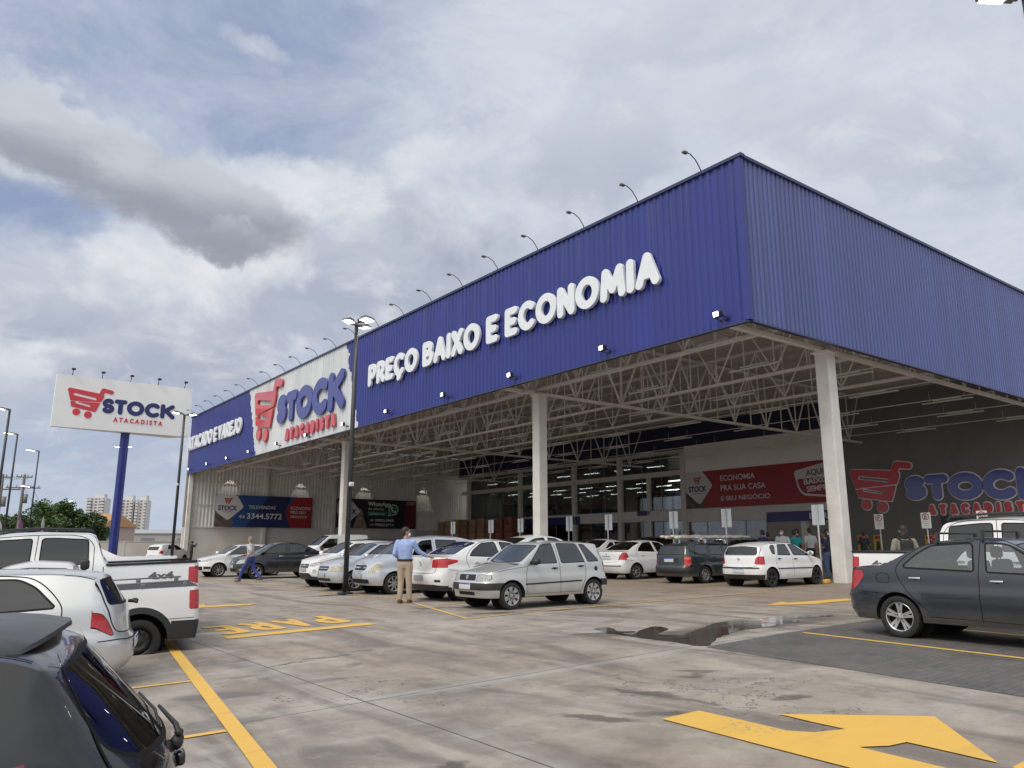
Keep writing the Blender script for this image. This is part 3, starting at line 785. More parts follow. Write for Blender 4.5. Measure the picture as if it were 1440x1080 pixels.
for l in (18.3, 15.2): mb = MB(); mb.box((RB + .02, l, 2.0), (.3, .45, 2.9)); mb.build('door_jamb', beige, store)
# inside of the shop, seen through the glass
mb = MB(); mb.box((RB + 17, 32, 11.0), (33, 63, .1)); mb.box((RB + 33, 32, 5.8), (.2, 63, 10.6)); mb.box((RB + 17, 14.6, 5.8), (33, .2, 10.6)); mb.build('shop_interior', mat('dim interior lining', (.34, .33, .32), .8), store)
mb = MB(); mb.box((RB + 17, 32, gr(RB) - .05), (33.5, 63, .12)); mb.build('shop_floor', mat('shop floor', (.30, .29, .28), .35), store)
mb = MB(); mb.box((60, .06, 5.5), (58, .12, 11)); mb.box((89, 32, 5.5), (.2, 64, 11)); mb.box((60, LF, 5.5), (58, .2, 11)); mb.build('outer_wall', gw_sheet, store)
lit = mat('lit tube', (.9, .9, .9), .5, emit=(1, .97, .9), es=9)
for r in (RB + 2.5, RB + 6, RB + 10, RB + 15, RB + 21):
    for i in range(11):
        mb = MB(); mb.box((r, 60 - i * 4.3 + (r % 3), 7.55 if r > RB + 4 else 8.6), (.16, 2.0, .07)); mb.build('interior_light', lit, store)
rack_c = [mat('rack goods %d' % i, c, .7, var=.3, vs=2) for i, c in enumerate(((.30, .16, .08), (.10, .10, .12), (.35, .33, .30), (.08, .12, .25), (.30, .05, .04)))]
rnd = random.Random(3)
for l in (57, 53, 48.5, 45, 40.5, 37.5, 34, 31):
    mb = MB()
    for lev in range(4):
        mb.box((RB + 7.5, l, .8 + lev * 1.5), (8, 1.2, .1), 1)
        for k in range(8): mb.box((RB + 4 + k, l, .9 + lev * 1.5 + .5), (.9, 1.1, rnd.uniform(.5, 1.2)), rnd.randrange(5))
    tag(mb.build('goods_rack', rack_c, M=BM), 'tall rack stacked with cartons behind the shop glass', 'goods rack', 'racks inside the shop')
# ================================================================== signs on the store
letter_white = mat('white letter acrylic', (.74, .78, .83), .3, var=.03)
red_gloss = mat('red letter acrylic', (.55, .05, .06), .14, coat=.6)
red_wall = mat('red wall letter', (.58, .045, .06), .25)
blue_gloss = mat('blue letter acrylic', (.035, .045, .25), .15, coat=.3)
border_w = mat('pale letter border', (.80, .80, .82), .4)
def slogan(text, l0, l1, z, h, r, label):
    root = thing('slogan_sign', label, 'sign', front_face(-.12, l0, z))
    items = []; x = 0; gap = r * 2 + .06
    for ch in text:
        if ch == ' ': x += .42; continue
        items.append((ch, x)); x += GLY[ch][1] * h + gap
    k = (l0 - l1 + gap - 2 * r - .06) / (x - gap + 2 * r) if True else 1
    total = x - gap + 2 * r; sc = (l0 - l1) / total
    for ch, px in items:
        me, w = glyph_mesh(ch, h, r, .15, .012, letter_white, .025, sx=1.0)
        link('letter', me, root, Matrix.Translation((r * sc + px * sc, r, 0)) @ Matrix.Diagonal((sc, 1, 1, 1)))
    return root
slogan('PREÇO BAIXO E ECONOMIA', 25.6, 3.35, 10.34, .96, .165, 'long white raised lettering PREÇO BAIXO E ECONOMIA on the blue store front')
slogan('ATACADO E VAREJO', 64.0, 48.2, 10.38, 1.0, .165, 'white raised lettering ATACADO E VAREJO on the far left end of the blue store front')
def logo(root, s, dep, red, blue, border=None, bz=0.0):
    """trolley emblem, STOCK and ATACADISTA; about 1230 units wide"""
    for part in ('basket', 'w1', 'w2'):
        nm = 'trolley_emblem' if part == 'basket' else 'emblem_wheel'
        for g, m, z0, d in ((7, border, 0, dep * .5), (0, red, dep * .3 if border else 0, dep)):
            if m is None: continue
            me = loops_mesh(nm, sdf_loops(cart_fn(s, g, part), -20 * s, 460 * s, -20 * s, 370 * s, 4.5 * s), d, min(.02, dep * .15), m, z0)
            link(nm if m is red else 'letter_border', me, root)
    spec = [('S', 372, 74, 158), ('T', 510, 68, 164), ('O', 655, 60, 172), ('C', 862, 52, 182), ('K', 1052, 46, 192)]
    for ch, x, y, hh in spec:
        r = 28 * s; h = hh * s - 2 * r
        w = {'S': 140, 'T': 145, 'O': 205, 'C': 182, 'K': 180}[ch] * s - 2 * r
        sx = w / (GLY[ch][1] * h)
        for g, m, z0, d in ((8 * s, border, 0, dep * .5), (0, blue, dep * .3 if border else 0, dep)):
            if m is None: continue
            me, _ = glyph_mesh(ch, h, r, d, min(.015, dep * .1), m, 4 * s, sx=sx, grow=g, z0=z0)
            link('letter' if m is blue else 'letter_border', me, root, Matrix.Translation((x * s + r, y * s + r, 0)))
    x = 514; tot = sum(GLY[c][1] for c in 'ATACADISTA')
    r = 11 * s; hh = 66 * s - 2 * r; gap = (630 * s - tot * hh * .78 - 2 * r) / 9
    px = x * s + r
    for c in 'ATACADISTA':
        for g, m, z0, d in ((7 * s, border, 0, dep * .5), (0, red, dep * .3 if border else 0, dep * .8)):
            if m is None: continue
            me, w = glyph_mesh(c, hh, r, d, 0, m, 4 * s, sx=.78, grow=g, z0=z0)
            link('letter' if m is red else 'letter_border', me, root, Matrix.Translation((px, -28 * s + r, 0)))
        px += GLY[c][1] * hh * .78 + gap
    return root
rt = thing('logo_sign', 'red trolley, blue STOCK and red ATACADISTA letters on the white patch of the store front', 'sign', front_face(-.10, 45.3, 9.0) )
logo(rt, .01335, .13, red_gloss, blue_gloss)
rt = thing('logo_sign', 'white outlined trolley, STOCK and ATACADISTA lettering on the dark grey wall under the canopy', 'sign', front_face(RB - .012, 14.45, 3.62))
logo(rt, .0096, .10, red_wall, mat('blue wall letter', (.05, .068, .33), .2, coat=.3), border_w)

# ---- printed banners
def flat_logo(root, x, y, s, z, m_red, m_blue, parent=None):
    me = loops_mesh('trolley_emblem', sdf_loops(cart_fn(s * .62), -20 * s, 320 * s, -20 * s, 260 * s, 6 * s), .006, 0, m_red)
    link('trolley_emblem', me, root, Matrix.Translation((x + 190 * s, y + 190 * s, z)))
    link('lettering', text_fit('STOCK', 600 * s, 150 * s, m_blue, .03), root, Matrix.Translation((x, y, z)))
    link('lettering', text_fit('ATACADISTA', 330 * s, 34 * s, m_red, .0), root, Matrix.Translation((x + 140 * s, y - 62 * s, z)))
def plate(pts, d, m, name, root, z=0.0):
    mb = MB(); mb.prism(pts, d); return mb.build(name, m, root, Matrix.Translation((0, 0, z)))
prn_blue = mat('banner blue', (.018, .07, .25), .45); prn_navy = mat('banner navy', (.012, .018, .10), .45); prn_red = mat('banner red', (.30, .012, .018), .45)
prn_white = mat('banner white', (.62, .62, .64), .5); prn_black = mat('banner black', (.012, .012, .018), .45); prn_dred = mat('banner dark red', (.13, .012, .02), .45)
prn_text = mat('banner lettering white', (.70, .71, .73), .5); prn_logor = mat('banner emblem red', (.42, .03, .04), .5); prn_logob = mat('banner emblem blue', (.02, .025, .13), .5)
prn_green = mat('banner green', (.03, .22, .16), .5); prn_skin = mat('banner photo tone', (.30, .22, .17), .6, var=.5, vs=2.5); prn_photo = mat('banner photo shadow', (.12, .09, .08), .6, var=.6, vs=2)
def banner_frame(w, h, m, label, M):
    root = thing('wall_banner', label, 'banner', M)
    plate([(0, 0), (w, 0), (w, h), (0, h)], .05, m, 'panel', root)
    return root
# blue telesales banner
b1 = banner_frame(9.85, 3.12, prn_blue, 'blue and red TELEVENDAS banner with phone number on the grey end wall', side_face(2.65, LF - .64, 3.27))
plate([(3.0, .002), (7.6, .002), (6.9, 1.6), (7.6, 3.118), (5.2, 3.118)], .006, prn_navy, 'dark_band', b1, .05)
plate([(7.6, .002), (9.848, .002), (9.848, 3.118), (7.9, 3.118), (6.95, 1.6)], .006, prn_red, 'red_field', b1, .057)
plate([(.002, .002), (1.5, .002), (1.9, .5), (1.0, .9), (.002, 1.5)], .006, prn_photo, 'photo', b1, .05)
plate(rounded([(.002, 1.5), (1.25, .62), (2.75, 1.95), (2.0, 3.118), (.002, 3.118)], .25), .008, prn_white, 'logo_panel', b1, .058)
flat_logo(b1, .25, 1.62, .0031, .067, prn_logor, prn_logob)
link('lettering', text_fit('TELEVENDAS', 2.75, .34, prn_text), b1, Matrix.Translation((3.2, 1.82, .06)))
link('lettering', text_fit('44', .6, .36, prn_text), b1, Matrix.Translation((2.3, .85, .06)))
link('lettering', text_fit('3344.5772', 3.55, .55, prn_text, .015), b1, Matrix.Translation((3.1, .85, .06)))
for i, tx in enumerate(('ECONOMIA', 'PRO SEU', 'NEGÓCIO!')):
    link('lettering', text_fit(tx, (2.15, 1.55, 1.75)[i], .30, prn_text), b1, Matrix.Translation((7.55, 1.85 - i * .42, .066)))
# dark messaging banner
b2 = banner_frame(9.65, 3.12, prn_black, 'black WhatsApp offers banner with phone numbers partly behind the left column', side_face(15.3, LF - .64, 3.37))
plate([(8.1, .002), (9.648, .002), (9.648, 3.118), (8.2, 3.118)], .006, prn_dred, 'red_field', b2, .05)
plate(rounded([(.002, 1.55), (1.3, .5), (2.75, 1.75), (1.5, 3.118), (.3, 3.118), (.002, 2.6)], .25), .008, prn_white, 'logo_panel', b2, .051)
flat_logo(b2, .22, 1.5, .0034, .060, prn_logor, prn_logob)
plate(rounded([(1.9, .01), (3.6, .01), (3.3, .6), (3.1, 1.25), (2.9, 2.0), (2.5, 2.1), (2.35, 1.2), (2.1, .6)], .2), .006, prn_skin, 'photo', b2, .051)
link('lettering', text_fit('WhatsApp', 2.75, .46, prn_text, .03), b2, Matrix.Translation((3.6, 2.42, .051)))
link('lettering', text_fit('de ofertas', 1.9, .26, prn_text, .01), b2, Matrix.Translation((3.65, 1.98, .051)))
plate(rounded([(3.6, 1.35), (5.9, 1.35), (5.9, 1.8), (3.6, 1.8)], .1), .006, prn_green, 'button', b2, .051)
link('lettering', text_fit('Cadastre-se', 1.7, .22, prn_text, .01), b2, Matrix.Translation((3.9, 1.48, .058)))
for i, tx in enumerate(('99852.0968', '99852.0714')):
    link('lettering', text_fit('44', .42, .24, prn_text), b2, Matrix.Translation((3.9, .75 - i * .5, .051)))
    link('lettering', text_fit(tx, 2.3, .27, prn_text, .015), b2, Matrix.Translation((4.5, .75 - i * .5, .051)))
def bubble(X, Y):
    d = np.minimum(np.hypot(X, Y) - .60, sd_poly(X, Y, [(-.55, -.25), (-.62, -.72), (-.15, -.58)]) - .02)
    return d
link('speech_bubble', loops_mesh('speech_bubble', sdf_loops(bubble, -.8, .8, -.8, .8, .03), .006, 0, prn_text), b2, Matrix.Translation((6.75, 2.05, .051)))
link('speech_bubble', loops_mesh('speech_bubble', sdf_loops(lambda X, Y: bubble(X * 1.18, Y * 1.18), -.8, .8, -.8, .8, .03), .006, 0, prn_green), b2, Matrix.Translation((6.75, 2.05, .058)))
link('handset', loops_mesh('handset', sdf_loops(lambda X, Y: np.minimum(sd_seg(X, Y, arc(.18, .18, .42, .42, 170, 280, 8)) - .07, np.minimum(np.hypot(X + .22, Y - .2) - .12, np.hypot(X - .22, Y + .22) - .12)), -.5, .5, -.5, .5, .025), .006, 0, prn_text), b2, Matrix.Translation((6.75, 2.05, .065)))
for i, ww in enumerate((1.1, 1.0)):
    link('lettering', text_fit(('ACESSE O', 'QR CODE')[i], ww, .14, prn_text), b2, Matrix.Translation((8.4, 2.85 - i * .22, .058)))
# red banner over the entrance
b3 = banner_frame(14.05, 2.98, prn_red, 'wide red ECONOMIA PRA SUA CASA banner over the store entrance', front_face(RB - .125, 28.98, 4.46))
plate([(.002, .002), (1.6, .002), (2.2, .5), (1.0, 1.2), (.002, 1.7)], .006, prn_photo, 'photo', b3, .05)
plate([(.002, 2.98), (1.9, 2.98), (1.9, 2.976), (.002, 1.2)], .006, prn_white, 'white_field', b3, .05)
plate(rounded([(.002, 1.4), (1.45, .25), (2.85, 1.8), (1.85, 2.976), (.002, 2.976)], .3), .008, prn_white, 'logo_panel', b3, .058)
flat_logo(b3, .35, 1.35, .0031, .067, prn_logor, prn_logob)
for i, (tx, ww) in enumerate((('ECONOMIA', 3.25), ('PRA SUA CASA', 4.15), ('E SEU NEGÓCIO', 4.5))):
    link('lettering', text_fit(tx, ww, .44, prn_text, .004), b3, Matrix.Translation((3.6, 2.08 - i * .78, .051)))
bx = [(10.2, 2.35), (13.2, 2.9), (13.4, .7), (12.9, .35), (10.9, .55), (10.5, 1.0)]
plate(rounded(bx, .3), .006, prn_white, 'stamp', b3, .051)
plate(rounded([(10.45, 1.75), (13.3, 1.8), (13.2, .8), (12.8, .5), (11.0, .7), (10.65, 1.05)], .2), .006, prn_red, 'stamp_field', b3, .058)
rot = Matrix.Rotation(.06, 4, 'Z')
link('lettering', text_fit('AQUI', 1.4, .4, prn_dred, .02), b3, Matrix.Translation((11.2, 1.95, .058)) @ rot)
link('lettering', text_fit('BAIXO', 1.9, .4, prn_text, .03), b3, Matrix.Translation((11.0, 1.32, .065)) @ rot)
link('lettering', text_fit('SEMPRE', 1.9, .4, prn_text, .03), b3, Matrix.Translation((11.2, .80, .065)) @ rot)
# entrance header
e1 = thing('entrance_sign', 'dark blue ENTRADA header over the store doorway', 'sign', front_face(RB - .16, 21.3, 3.2))
plate([(0, 0), (6.2, 0), (6.2, .72), (0, .72)], .05, mat('header blue', (.02, .025, .15), .4), 'panel', e1)
link('lettering', text_fit('ENTRADA', 2.6, .40, prn_text, .03), e1, Matrix.Translation((3.55, .16, .051)))
e2 = thing('small_wall_sign', 'small dark blue name plate on the beam above the shop windows', 'sign', front_face(RB - .16, 34.6, 4.05))
plate([(0, 0), (1.5, 0), (1.5, .42), (0, .42)], .03, mat('header blue', (.02, .025, .15), .4), 'panel', e2)
e3 = thing('awning_band', 'dark blue fabric band above the shop doors left of the middle column', 'awning', front_face(RB - .2, 50.8, 3.5))
plate([(0, 0), (8.6, 0), (8.6, .75), (0, .75)], .06, mat('header blue', (.02, .025, .15), .4), 'panel', e3)
# yellow notice boards at the foot of the dark wall
ynot = mat('yellow notice', (.55, .42, .04), .5); ynk = mat('notice dark print', (.06, .04, .03), .6, var=.5, vs=8); yrd = mat('notice red print', (.40, .03, .03), .5)
def notice(l, z, w, h, label):
    root = thing('notice_board', label, 'notice', front_face(RB - .02, l, z))
    plate([(0, 0), (w, 0), (w, h), (0, h)], .04, ynot, 'panel', root)
    plate([(.08, h * .78), (w - .08, h * .78), (w - .08, h - .06), (.08, h - .06)], .005, yrd, 'print', root, .041)
    plate([(.15, h * .15), (w - .15, h * .2), (w - .2, h * .7), (.2, h * .66)], .005, ynk, 'print', root, .041)
notice(14.4, .95, .75, 1.2, 'yellow notice board at the wall foot left of the standing couple')
notice(13.3, .95, .6, 1.2, 'yellow notice board at the wall foot right of the standing couple')
notice(9.95, 1.1, .75, 1.0, 'yellow notice board behind the red car under the ATACADISTA lettering')
for l in (8.2, 4.0):
    mb = MB(); mb.box((RB - .02, l, 2.9), (.05, 1.3, .75)); tag(mb.build('vent_panel', mat('dark vent', (.06, .06, .06), .6), M=BM), 'dark vent panel set in the grey wall below the wall logo', 'vent', 'vents in the dark wall')

# ================================================================== lamps on the store
black_metal = mat('black lamp metal', (.025, .026, .028), .45); led = mat('lit lamp glass', (.9, .9, .9), .4, emit=(1, .97, .90), es=9)
arm_metal = mat('grey lamp arm', (.10, .105, .11), .45)
def gooseneck():
    root = thing('gooseneck_lamp', '', 'lamp', BM)
    mb = MB(); pts = [(0, 0, -.05), (-.10, 0, .12), (-.30, 0, .34), (-.56, 0, .46), (-.78, 0, .46)]
    mb.tube(pts, .020, 6); mb.build('arm', arm_metal, root)
    mb = MB(); mb.box((-.82, 0, .43), (.20, .13, .08), bev=.02); mb.build('lamp_head', arm_metal, root)
    return root
g0 = gooseneck(); ls = [1.5 + 2.93 * i for i in range(22)]
for i, l in enumerate(ls):
    o = g0 if i == 0 else dup(g0)
    o.matrix_world = LM(0, l, ZT + .12); o['group'] = 'gooseneck lamps along the store roof edge'
    o['label'] = 'thin gooseneck lamp curving out over the store roof edge'
def floodlight():
    root = thing('floodlight', '', 'floodlight', BM)
    mb = MB(); mb.box((0, 0, 0), (.10, .26, .21), bev=.02)
    for i in range(5): mb.box((.08, -.14 + i * .07, 0), (.06, .012, .2))
    mb.build('housing', black_metal, root)
    mb = MB(); mb.box((-.056, 0, .01), (.012, .20, .14)); mb.build('lamp_glass', led, root)
    mb = MB(); mb.bar((.05, .165, -.05), (.30, .165, -.15), .025); mb.bar((.05, -.165, -.05), (.30, -.165, -.15), .025); mb.box((.30, 0, -.15), (.04, .38, .06)); mb.build('bracket', black_metal, root)
    return root
f0 = floodlight()
for i, l in enumerate((.95, 6.2, 11.9, 17.3, 23.1, 28.6, 34.3, 39.7, 45.6, 51.1, 56.7, 62.6)):
    o = f0 if i == 0 else dup(f0)
    o.matrix_world = LM(-.34, l, 8.58) @ Matrix.Rotation(-.12, 4, 'Z') @ Matrix.Rotation(-.10, 4, 'Y')
    o['group'] = 'floodlights along the lower edge of the store front'
    o['label'] = 'small black floodlight fixed at the lower edge of the store front'
f0['label'] = 'small lit floodlight at the front corner of the canopy beside the side wall'
del f0['group']
# tube lights under the canopy, hung in rows
tubew = mat('pale tube fitting', (.62, .63, .62), .4)
mb = MB(); mb.box((0, 0, 0), (.11, 2.3, .05)); mb.box((0, 0, .09), (.04, 1.3, .05)); mb.tube([(0, -.8, .05), (0, -.8, .55)], .008, 5); mb.tube([(0, .8, .05), (0, .8, .55)], .008, 5)
tme = mb.mesh('tube_light', tubew)
k = 0
for r in (1.5, 5.6, 10.0, 14.6, 19.0, 23.4, 27.6):
    for i in range(11):
        o = link('tube_light', tme, None, LM(r, 2.6 + 5.6 * i + (1.3 if k % 2 else 0), ZB + .02))
        tag(o, 'white tube light hanging under the canopy roof', 'tube light', 'tube lights under the canopy')
    k += 1
mb = MB()
for r in (10.0, 14.6, 19.0, 23.4, 27.6): mb.bar((r, .6, ZB + .16), (r, LF - 1, ZB + .16), .035)
mb.build('light_rail', steel, store)
# wall washers on the end wall
for r in (4.0, 11.3, 18.6, 26.0):
    mb = MB(); mb.box((0, 0, 0), (.14, .12, .08), bev=.02); mb.bar((0, 0, .03), (0, .80, .03), .03); o = mb.build('wall_washer', arm_metal, M=LM(r, LF - 1.05, 8.9))
    tag(o, 'small wall lamp washing light down the grey end wall', 'wall lamp', 'wall lamps on the end wall')
    ld = bpy.data.lights.new('washer_light', 'SPOT'); ld.energy = 45; ld.spot_size = R_(50); ld.spot_blend = .2; ld.color = (1, .93, .8); ld.shadow_soft_size = .05
    lo = bpy.data.objects.new('washer_light', ld); COL.objects.link(lo); lo.parent = o; lo.matrix_local = Matrix.Translation((0, 0, -.06)) @ Matrix.Rotation(R_(16), 4, 'X')
# ================================================================== vehicles
def paint(name, col, metal=0.0, rough=.32):
    key = 'paint ' + name
    if key in MATS: return MATS[key]
    m = bpy.data.materials.new(key); m.use_nodes = True; MATS[key] = m
    t = NT(m.node_tree); b = t.n['Principled BSDF']
    b.inputs['Metallic'].default_value = metal; b.inputs['Roughness'].default_value = rough
    b.inputs['Coat Weight'].default_value = .9; b.inputs['Coat Roughness'].default_value = .04
    tc = t.new('ShaderNodeTexCoord').outputs['Object']; x, y, z = t.sep(tc)[:3]
    n = t.noise(tc, 2.2, 5, .6)
    c = t.mix(n, tuple(v * .94 for v in col), tuple(min(1, v * 1.05) for v in col))
    # road dust along the sills
    d = t.m('MULTIPLY', t.m('SUBTRACT', 1, t.sstep(t.m('MULTIPLY_ADD', t.m('SUBTRACT', n, .5), .25, z), .22, .52)), .35)
    c = t.mix(d, c, (.20, .16, .13))
    geo = t.new('ShaderNodeNewGeometry')
    c = t.mix(geo.outputs['Backfacing'], c, (.05, .05, .052))
    t.l.new(c, b.inputs['Base Color'])
    return m
P_WHITE = paint('white', (.76, .77, .78)); P_SILVER = paint('silver', (.64, .66, .67), .45, .34); P_SILVER2 = paint('pale silver', (.56, .60, .66), .5, .34)
P_UNO = paint('silver grey', (.56, .57, .555), .45, .34)
P_GREY = paint('dark grey blue', (.030, .037, .048), .45, .28); P_BLACK = paint('black', (.010, .011, .014), .2, .25); P_GREEN = paint('dark green', (.018, .030, .036), .35, .3)
P_RED = paint('red', (.32, .012, .012), 0, .3); P_HATCH = paint('charcoal black', (.010, .011, .013), .3, .24)
BLKP = mat('black bumper plastic', (.022, .023, .025), .55, bump=.08, bs=120)
RUB = mat('tyre rubber', (.016, .016, .017), .75, var=.25, vs=9, dirt=.0)
WELL = mat('wheel well dark', (.008, .008, .008), .9)
SEAL = mat('window rubber', (.008, .008, .009), .6, spec=.2)
CHROME = mat('chrome', (.75, .76, .78), .15, metal=1.0)
RIMS = mat('silver rim', (.55, .56, .57), .3, metal=.8); RIMD = mat('black steel rim', (.02, .02, .022), .45)
SEAT = mat('grey seat cloth', (.06, .062, .068), .85); DASH = mat('dashboard', (.02, .02, .022), .6)
LREV = mat('reverse lamp', (.55, .50, .48), .15, coat=1); AMB = mat('amber lamp', (.55, .13, .01), .15, coat=1)
PLATE = mat('plate white', (.60, .61, .62), .4); PLATEB = mat('plate blue band', (.03, .08, .40), .4); PLATEG = mat('plate grey', (.36, .36, .37), .4)
EXH = mat('exhaust pipe', (.10, .09, .085), .5, metal=.7)
def lamp_mat(name, col, rough=.08, var=.35):
    if name in MATS: return MATS[name]
    m = bpy.data.materials.new(name); m.use_nodes = True; MATS[name] = m; t = NT(m.node_tree); b = t.n['Principled BSDF']
    tc = t.new('ShaderNodeTexCoord').outputs['Object']
    v = t.new('ShaderNodeTexVoronoi'); t.l.new(tc, v.inputs['Vector']); v.inputs['Scale'].default_value = 34
    c = t.mix(t.sstep(v.outputs['Distance'], .1, .6), tuple(x * (1 + var) for x in col), tuple(x * (1 - var) for x in col))
    t.l.new(c, b.inputs['Base Color']); b.inputs['Roughness'].default_value = .35; b.inputs['Coat Weight'].default_value = 1; b.inputs['Coat Roughness'].default_value = .03
    b.inputs['Metallic'].default_value = .25 if col[0] == col[1] or min(col) > .3 else 0
    return m
HEAD = lamp_mat('headlamp glass', (.50, .52, .53)); TAIL = lamp_mat('tail lamp red', (.50, .007, .012), .08, .18); TAILD = lamp_mat('dark tail lamp red', (.16, .008, .010)); HEADY = lamp_mat('aged headlamp glass', (.52, .49, .38))
def glass(name, tint, k=.03):
    if name in MATS: return MATS[name]
    m = bpy.data.materials.new(name); m.use_nodes = True; MATS[name] = m; t = NT(m.node_tree)
    for q in list(t.n): t.n.remove(q)
    o = t.new('ShaderNodeOutputMaterial'); a = t.new('ShaderNodeBsdfTransparent'); g = t.new('ShaderNodeBsdfGlossy'); mx = t.new('ShaderNodeMixShader'); fr = t.new('ShaderNodeFresnel')
    a.inputs[0].default_value = (*tint, 1); g.inputs['Roughness'].default_value = .015; g.inputs[0].default_value = (.9, .93, .95, 1); fr.inputs[0].default_value = 1.52
    t.l.new(t.m('MULTIPLY_ADD', fr.outputs[0], .95, k), mx.inputs[0]); t.l.new(a.outputs[0], mx.inputs[1]); t.l.new(g.outputs[0], mx.inputs[2]); t.l.new(mx.outputs[0], o.inputs[0])
    return m
GL_CLEAR = glass('clear car glass', (.78, .84, .84), .09); GL_TINT = glass('tinted car glass', (.10, .105, .11), .06); GL_DARK = glass('black film glass', (.02, .02, .022), .045); GL_MID = glass('light tinted car glass', (.42, .45, .46), .06)

def prof(pts, sig=.03):
    pts = sorted(pts); xs = np.arange(pts[0][0] - .5, pts[-1][0] + .5, .01)
    ys = np.interp(xs, [p[0] for p in pts], [p[1] for p in pts])
    if sig > 0:
        n = int(sig * 300) + 1; k = np.exp(-.5 * (np.arange(-n, n + 1) * .01 / sig) ** 2); k /= k.sum()
        ys = np.convolve(np.pad(ys, n, 'edge'), k, 'valid')
    return lambda x: np.interp(x, xs, ys)
def densify(poly, step, closed=True):
    out = []; n = len(poly)
    for i in range(n if closed else n - 1):
        a = poly[i]; b = poly[(i + 1) % n]; L = math.hypot(b[0] - a[0], b[1] - a[1]); k = max(1, int(math.ceil(L / step)))
        for j in range(k): out.append((a[0] + (b[0] - a[0]) * j / k, a[1] + (b[1] - a[1]) * j / k))
    if not closed: out.append(tuple(poly[-1]))
    return out
def area(p): return sum(p[i][0] * p[(i + 1) % len(p)][1] - p[(i + 1) % len(p)][0] * p[i][1] for i in range(len(p))) / 2
def inset(poly, d):
    if area(poly) < 0: poly = poly[::-1]
    n = len(poly); out = []
    for i in range(n):
        a, p, b = (np.array(poly[(i + j) % n], float) for j in (-1, 0, 1))
        t1 = (p - a) / (np.linalg.norm(p - a) + 1e-9); t2 = (b - p) / (np.linalg.norm(b - p) + 1e-9)
        nn = np.array([-(t1 + t2)[1], (t1 + t2)[0]]); L = np.linalg.norm(nn)
        nn = nn / L if L > 1e-6 else np.array([-t1[1], t1[0]])
        c = max(.5, float(nn @ np.array([-t1[1], t1[0]])))
        out.append(tuple(p + nn * d / c))
    return out
def panelize(outer, loops, grid, clear=.35):
    """constrained triangulation of outer; loops [(tag, polygon)] innermost last; returns verts, {tag: faces}"""
    pts = [Vector(p) for p in outer]; edges = [(i, (i + 1) % len(outer)) for i in range(len(outer))]
    segs = [list(outer) + [outer[0]]]
    for tg, lp in loops:
        o = len(pts); pts += [Vector(p) for p in lp]; edges += [(o + i, o + (i + 1) % len(lp)) for i in range(len(lp))]
        segs.append(list(lp) + [lp[0]])
    gx, gy, st = grid
    X, Y = np.meshgrid(gx, gy); X = X.ravel(); Y = Y.ravel()
    ok = in_poly(X, Y, list(outer)); X = X[ok]; Y = Y[ok]
    d = np.full(X.shape, 1e9)
    for s in segs: d = np.minimum(d, sd_seg(X, Y, s))
    ok = d > st * clear
    pts += [Vector((a, b)) for a, b in zip(X[ok], Y[ok])]
    v, e, f, *_ = delaunay_2d_cdt(pts, edges, [], 0, 1e-5)
    V = np.array([(p.x, p.y) for p in v]); F = np.array([tuple(q) for q in f if len(q) == 3])
    c = V[F].mean(1); inside = in_poly(c[:, 0], c[:, 1], list(outer))
    tagi = np.full(len(F), -1)
    for k, (tg, lp) in enumerate(loops): tagi[in_poly(c[:, 0], c[:, 1], list(lp))] = k
    res = {}
    for k in range(-1, len(loops)):
        sel = F[inside & (tagi == k)]
        if len(sel): res.setdefault('body' if k < 0 else loops[k][0], []).append(sel)
    return V, res

